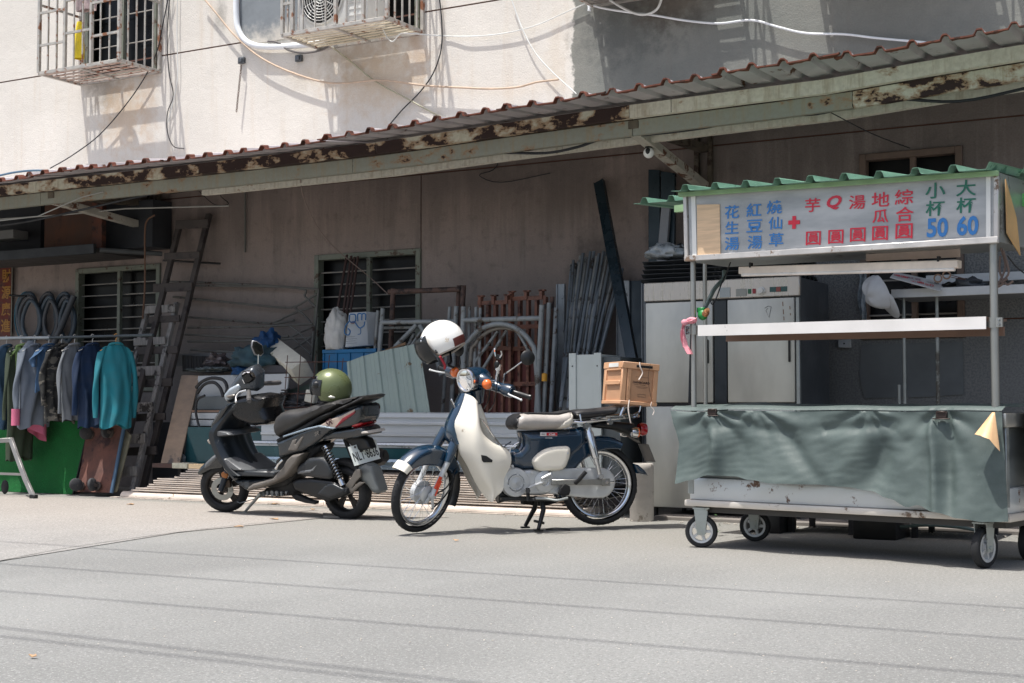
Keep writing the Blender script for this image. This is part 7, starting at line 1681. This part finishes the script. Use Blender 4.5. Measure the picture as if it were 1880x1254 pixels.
garment(213, 64, .20, .76, cloth('teal_cloth', (30, 112, 124)), 'teal long-sleeved shirt at the right end of the rail', 'shirt', .68, seed=8, thick=.06, hm_=mat('hanger_orange', (214, 150, 70), .4))
# ================================================================ heap between the ladders and the scaffold frames
gl = mat('grille_paint', (104, 103, 98), .6, .3, .2, 8, dirt=(62, 48, 42), da=.2, ds=10)
def lines(name, label, cat, ls, r, m, Y):
    q = P(*ls[0][0], Y); t = thing(name, label, cat, (q.x, Y, q.z), group='long wire grilles leaning on the wall')
    for pts in ls: MB().tube([P(*p[:2], Y + (p[2] if len(p) > 2 else 0)) for p in pts], r, 8, smooth=5 if len(pts) > 2 else 0).obj('bar', m, t)
lines('steel_grille', 'long low steel grille leaning on the wall, the rear one reaching the middle window', 'grille', [((312, 517), (450, 522), (585, 531)), ((585, 531), (573, 664)), ((318, 545), (430, 556), (520, 565), (545, 562)), ((340, 582), (430, 589), (500, 594), (540, 588)), ((330, 524), (540, 528), (560, 545), (582, 566)), ((540, 565), (562, 552), (582, 540)), ((500, 594), (540, 575), (580, 562)), ((540, 564), (560, 580), (576, 600))], .011, gl, -.10)
lines('steel_grille', 'long low steel grille leaning on the wall, the front one with crossed end bars', 'grille', [((345, 602), (460, 600), (574, 595)), ((345, 627), (460, 626), (570, 620)), ((576, 598), (572, 662)), ((340, 614), (450, 620), (530, 618)), ((530, 597), (550, 612), (573, 636)), ((530, 622), (552, 610), (574, 600)), ((540, 640), (556, 630), (573, 618)), ((350, 642), (420, 646), (520, 650)), ((536, 618), (552, 634), (570, 650))], .011, gl, -.22)
# ribbed dark plastic piece, rod mesh
o = MB().grid(lambda u, v: (lambda q: V((q.x, -.3 + .012 * sin(u * 90), q.z)))(P(335 + 75 * u, 652 + 30 * v + 4 * u, -.3)), 90, 3, thick=(0, .004, 0)).obj('ribbed_plastic', mat('dark_ribbed', (48, 46, 46), .6)); top(o, 'dark ribbed plastic piece behind the white panel', 'plastic piece')
o = MB().bb((P(330, 655, -.2).x, -.24, P(330, 672, -.2).z), (P(440, 655, -.2).x, -.2, P(330, 650, -.2).z)).obj('profile', mat('grey_profile2', (96, 96, 96), .6)); top(o, 'grey profile lying level behind the rags', 'profile')
# white panels
wp = mat('white_grey_panel', (170, 174, 176), .5, 0, .05, 3, dirt=(128, 128, 126), da=.03, ds=4)
o = MB().prism([P(*p, -.8) for p in ((364, 690), (350, 755), (452, 752), (497, 752), (528, 712), (530, 686))], (0, .02, 0)).obj('white_panel', wp, bevel=.002); top(o, 'large white-grey panel standing behind the front of the scooter', 'panel')
o = MB().prism([P(*p, -.86) for p in ((362, 728), (358, 752), (430, 752), (430, 727))], (0, .015, 0)).obj('grey_panel', mat('grey_panel', (98, 104, 106), .5), bevel=.002); top(o, 'smaller grey panel in front of the white one, left of the scooter handlebar', 'panel')
for i, (a, b, m, lab) in enumerate(((753, 757, mat('brown_strip', (128, 104, 88), .7), 'thin brown strip in the stack of plates left of the scooter'), (758, 769, wp, 'upper white plate in the stack left of the scooter'), (771, 782, wp, 'lower white plate in the stack left of the scooter'))):
    Y = -.92; z0, z1 = P(380, b, Y).z, P(380, a, Y).z; o = MB().bb((P(346, 760, Y).x, Y, z0), (P(560, 760, Y).x, Y + .3, z1)).obj('plate', m, bevel=.002); top(o, lab, 'plate')
o = MB().prism([P(*p, -1.0) for p in ((345, 784), (338, 852), (500, 856), (500, 784))], (0, .006, 0)).obj('teal_sheet', teal_m); top(o, 'dark teal glossy sheet standing behind the scooter leg shield', 'sheet')
o = MB().prism([P(*p, -1.06) for p in ((330, 832), (322, 856), (336, 856), (337, 838))], (0, .03, 0)).obj('foil_piece', mat('foil', (150, 152, 156), .4, .5, .3, 30)); top(o, 'scrap of speckled foil beside the plywood board', 'foil')
# cables looping in front
bc = mat('thick_black_cable', (34, 34, 36), .5)
for i, pts in enumerate(([(360, 712), (372, 700), (390, 694), (410, 698), (417, 712), (414, 726)], [(362, 722), (375, 706), (392, 702), (404, 712), (410, 728)], [(376, 726), (362, 735), (360, 760), (368, 790), (377, 808), (374, 826), (362, 834), (352, 824), (341, 797)])):
    o = MB().tube([P(*p, -.98) for p in pts], .016 if i < 2 else .012, 8, smooth=6).obj('cable', bc); top(o, ('thick black cable arching over the white panel, outer loop', 'thick black cable arching over the white panel, inner loop', 'black cable hanging in a long loop before the teal sheet')[i], 'cable')
# rags
crumple(P(470, 660, -.7), (.26, .2, .13), mat('teal_rag', (44, 68, 76), .85, 0, .25, 8, bump=.4, bs=20), 'rag_heap', 'dark teal rags heaped behind the scooter handlebar', 'rags', .42, 2.2, 2, 40)
crumple(P(492, 640, -.6), (.14, .12, .16), mat('blue_rag', (18, 62, 104), .8, 0, .25, 8, bump=.4, bs=20), 'rag_heap', 'bright blue cloth bundled behind the white foam block', 'rags', .42, 2.4, 8, 40)
crumple(P(447, 682, -.75), (.12, .1, .06), mat('blue_rag', (18, 62, 104)), 'rag_heap', 'small blue rag hanging beside the scooter mirror', 'rags', .42, 2.4, 4)
crumple(P(398, 664, -.6), (.10, .1, .07), mat('brown_plastic', (84, 76, 76), .3, 0, .3, 10), 'plastic_bag', 'brownish crumpled plastic left of the rags', 'bag', .7, 2.4, 6)
crumple(P(385, 680, -.7), (.22, .1, .03), mat('net_stuff', (96, 104, 104), .8, 0, .3, 20, bump=.5, bs=30), 'net_heap', 'flat tangle of grey netting above the white panel', 'netting', .8, 3, 9, 40)
o = MB().prism([P(*p, -.78) for p in ((478, 668), (522, 672), (530, 684), (474, 684))], (0, .1, 0)).obj('grey_slab', mat('charcoal_slab', (58, 58, 62), .7)); top(o, 'charcoal slab lying on the white panel', 'slab')
# polystyrene block
pb = mat('polystyrene', (200, 196, 182), .85, 0, .08, 14, bump=.3, bs=60, dirt=(150, 150, 120), da=.06, ds=6)
o = MB().beam(P(500, 640, -.52), P(556, 684, -.80), .17, .20, up=(.25, -.75, .6)).obj('foam_block', pb, bevel=.014, seg=2); top(o, 'long dirty white foam block lying tilted on the heap', 'foam block')
o = MB().box(P(572, 728, -.9), (.11, .06, .11), Matrix.Rotation(.2, 3, 'Y')).obj('foam_block', pb, bevel=.006); top(o, 'small white foam cube behind the wire mesh', 'foam block')
o = MB().bb((P(455, 775, -.8).x, -.8, .82), (P(640, 775, -.8).x, -.35, .84)).obj('junk_board', mat('junk_dark', (50, 48, 48), .8)); top(o, 'dark board lying behind the wire mesh', 'board')
crumple((P(560, 752, -.6).x, -.6, .88), (.3, .12, .07), mat('grey_scrap', (74, 74, 76), .7, 0, .4, 16, bump=.6, bs=20), 'scrap_heap', 'grey scrap heaped behind the scooter seat', 'scrap', .9, 4, 12, 44)
o = MB().prism([P(*p, -.6) for p in ((528, 716), (565, 706), (585, 704), (585, 712), (560, 716), (530, 722))], (0, .02, 0)).obj('green_lath', mat('green_lath', (92, 108, 104), .6)); top(o, 'grey-green lath sticking out behind the wire mesh', 'lath')
# wire mesh
wm = mat('rusty_wire', (88, 62, 54), .8, .2); t = thing('wire_mesh', 'rusty square wire mesh standing behind the olive helmet', 'wire mesh', P(580, 765, -.93))
for px in (528, 552, 577, 602, 627): MB().cyl(P(px + (3 if px > 560 else 0), 652 + (px > 620) * 6, -.93), P(px - 8, 765, -.95), .004, n=5).obj('wire', wm, t)
for py in (665, 693, 723, 748): MB().cyl(P(524 - (py - 665) * .05, py, -.934), P(642, py - 1, -.934), .004, n=5).obj('wire', wm, t)
sp_ = [P(524 - 6 * (k / 60) + 7 * cos(2 * pi * k / 12), 714 + 24 * k / 60 + 1.5 * sin(2 * pi * k / 12), -.95 + .03 * sin(2 * pi * k / 12)) for k in range(61)]
o = MB().tube(sp_, .005, 6).obj('wire_spring', black_pl); top(o, 'black coiled wire at the right edge of the white panel', 'wire coil')
# blue crate and bags
Yb = -.62; x0, x1 = P(591, 665, Yb).x, P(690, 660, Yb).x; z1, z0 = P(640, 641, Yb).z, P(640, 715, Yb).z
bcr = mat('blue_crate', (12, 96, 142), .5, 0, .12, 6); t = thing('plastic_crate', 'bright blue plastic crate under the white bags', 'crate', ((x0 + x1) / 2, Yb + .2, z0))
cb0 = MB().bb((x0 + .012, Yb + .012, z0), (x1 - .012, Yb + .4, z1 - .01)).obj('body', bcr, t); MB().bb((x0, Yb, z1 - .035), (x1, Yb + .41, z1)).obj('top_rim', bcr, t, bevel=.004); MB().bb((x0, Yb, z0), (x1, Yb + .41, z0 + .02)).obj('bottom_rim', bcr, t, bevel=.004)
for k in range(5): x = x0 + (x1 - x0) * (k + .05) / 4.1; MB().bb((x, Yb + .001, z0 + .021), (x + .014, Yb + .0115, z1 - .036)).obj('rib', bcr, t)
pw_ = mat('white_paper', (196, 200, 202), .7, 0, .05, 6); t = thing('paper_bag', 'white paper bag with blue curly print standing on the blue crate', 'bag', P(655, 638, -.55)); 
bx = [P(633, 638, -.60), P(676, 634, -.50), P(672, 572, -.50), P(640, 574, -.58)]
bd2 = MB().prism(bx, (.03, .16, 0)).obj('body', pw_, t, bevel=.006)
bp = mat('blue_print', (40, 100, 150), .6)
def onbag(pts, r=.006): MB().tube([P(*p, -.615) for p in pts], r, 6, smooth=5).obj('print', bp, bd2)
onbag([(642, 578), (642, 590), (652, 590), (652, 578), (643, 577)]); onbag([(657, 590), (657, 577), (664, 577), (664, 588)]); onbag([(664, 588), (665, 577), (671, 577), (671, 588)])
onbag([(641, 590), (634, 600), (633, 612), (640, 615), (643, 608), (639, 603)]); onbag([(652, 592), (660, 602), (668, 598), (670, 590)]); onbag([(662, 602), (662, 612), (657, 614)], .004)
MB().ball(P(648, 592, -.612), (.03, .004, .012), 10, 6).obj('handle_hole', brown_l, bd2)
for k in range(4): MB().beam(P(633 + 2, 619 + 4 * k, -.612), P(652 + 3 * (k % 2), 617.5 + 4 * k, -.612), .003, .004, up=(0, -1, 0)).obj('print', mat('grey_text_print', (120, 124, 128), .7), bd2)
crumple(P(618, 616, -.55), (.12, .1, .24), mat('white_sack', (186, 184, 178), .55, 0, .1, 14, bump=.5, bs=24), 'plastic_sack', 'crumpled whitish sack leaning left of the paper bag', 'sack', .2, 3.0, 21, 44)
# rusty rods in front of the middle window
for i, (a, b) in enumerate((((637, 468), (616, 590)), ((645, 470), (628, 590)), ((651, 472), (634, 592)), ((657, 471), (641, 592)))):
    top(MB().beam(P(*a, -.1), P(*b, -.4), .022, .012, up=(0, -1, 0)).obj('steel_bar', mat('dark_rust_bar', (62, 44, 40), .8, .1)), ('leftmost rusty bar leaning before the middle window', 'second rusty bar from the left before the middle window', 'third rusty bar from the left before the middle window', 'rightmost rusty bar leaning before the middle window')[i], 'bar')
# low shelf-like support so the heap rests on something
t = thing('work_bench', 'dark steel bench hidden under the heap behind the scooter', 'bench', (P(560, 800, -.6).x, -.5, 0)); x0, x1 = P(350, 700, -.5).x, P(700, 700, -.5).x
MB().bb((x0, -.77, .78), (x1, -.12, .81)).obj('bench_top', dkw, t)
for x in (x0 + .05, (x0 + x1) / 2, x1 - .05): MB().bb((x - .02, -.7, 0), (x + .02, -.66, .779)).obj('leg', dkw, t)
# dark backing box fills the lower gaps with a shadow tone
o = MB().bb((P(300, 800, -.3).x, -.45, 0), (P(500, 800, -.3).x, -.1, .7)).obj('storage_box', mat('shadowed_box', (44, 46, 50))); top(o, 'large dark backing box filling the gap behind the teal sheet', 'box')
top(MB().cyl(P(450, 352, -.02), P(450, 463, -.02), .008, n=8).obj('wall_pipe', mat('grey_wall_pipe', (96, 98, 92), .7)), 'thin grey pipe running down the wall between the tall ladder and the middle window', 'pipe')
top(MB().tube([P(*p, -.03) for p in ((700, 318), (800, 300), (905, 296), (905, 312), (880, 322), (920, 335), (1010, 318))], .004, 6, smooth=4).obj('cable', cb), 'thin black wire tangled on the brown wall below the middle of the awning', 'cable')
top(MB().tube([P(*p, -.04) for p in ((312, 356), (360, 350), (372, 358), (395, 376), (420, 374), (405, 356), (450, 340), (600, 322))], .004, 6, smooth=4).obj('cable', cb), 'thin black wire looping on the wall right of the left awning bracket', 'cable')
# ================================================================ small litter on the road
leaf = mat('dry_leaf', (168, 136, 104), .8, 0, .2, 20)
for i, (px, py, s_) in enumerate(((440, 967, .05), (505, 953, .05), (60, 1205, .02), (505, 925, .04), (575, 935, .03), (838, 992, .025), (240, 926, .05))):
    q = G(px, py, .008); a = R.uniform(0, 3); pts = [(cos(a + t_) * s_ * (1 if k % 2 else .55), sin(a + t_) * s_ * .5) for k, t_ in enumerate([2 * pi * k / 6 for k in range(6)])]
    o = MB().prism([V((q.x + x, q.y + y, .006 + .004 * ((i + k) % 3))) for k, (x, y) in enumerate(pts)], (0, 0, .003)).obj('leaf', leaf); top(o, 'small dry leaf or paper scrap lying flat on the road', 'leaf', 'dry leaves scattered on the road')
o = MB().prism([G(*p, .004) for p in ((593, 944), (634, 947), (633, 951), (594, 951))], (0, 0, .012)).obj('wood_chock', mat('chock', (146, 140, 132), .8), bevel=.002); top(o, 'flat grey wood piece lying before the rear wheel of the scooter', 'wood piece')
gv = MB(); rg_ = random.Random(3)
for k in range(200):
    px, py = rg_.uniform(0, 1880), 955 + 290 * rg_.random() ** .8; q = G(px, py, 0); s_ = rg_.uniform(.002, .0045); gv.ball((q.x, q.y, s_ * .3 + .004), (s_, s_ * .8, s_ * .5), 5, 3)
for k in range(260):
    x = rg_.uniform(xs0, P(1880, 960, -1.3).x); y = -1.32 - abs(rg_.gauss(0, .08)); s_ = rg_.uniform(.004, .011); gv.ball((x, y, s_ * .3 + .004), (s_, s_ * .8, s_ * .5), 5, 3)
o = gv.obj('gravel', mat('pale_grit', (190, 182, 170), .9, 0, .3, 30)); o['kind'] = 'stuff'; o['label'] = 'pale grit and tiny stones scattered over the road'
# weed by the cart wheel
wd = thing('weed', 'small green weed growing behind the left caster of the cart', 'plant', G(1312, 985))
for k in range(22):
    q = G(1312 + rg_.uniform(-7, 7), 985) + V((0, rg_.uniform(0, .1), rg_.uniform(.02, .16))); a = rg_.uniform(0, 6.3); u = V((cos(a), sin(a), rg_.uniform(-.3, .5))) * .022; w_ = V((-sin(a), cos(a), 0)) * .009
    MB().add([q, q + u * .5 + w_, q + u, q + u * .5 - w_], [(0, 1, 2, 3)]).obj('leaf', mat('weed_green', (64, 96, 52), .7, 0, .2, 30), wd, smooth=0)
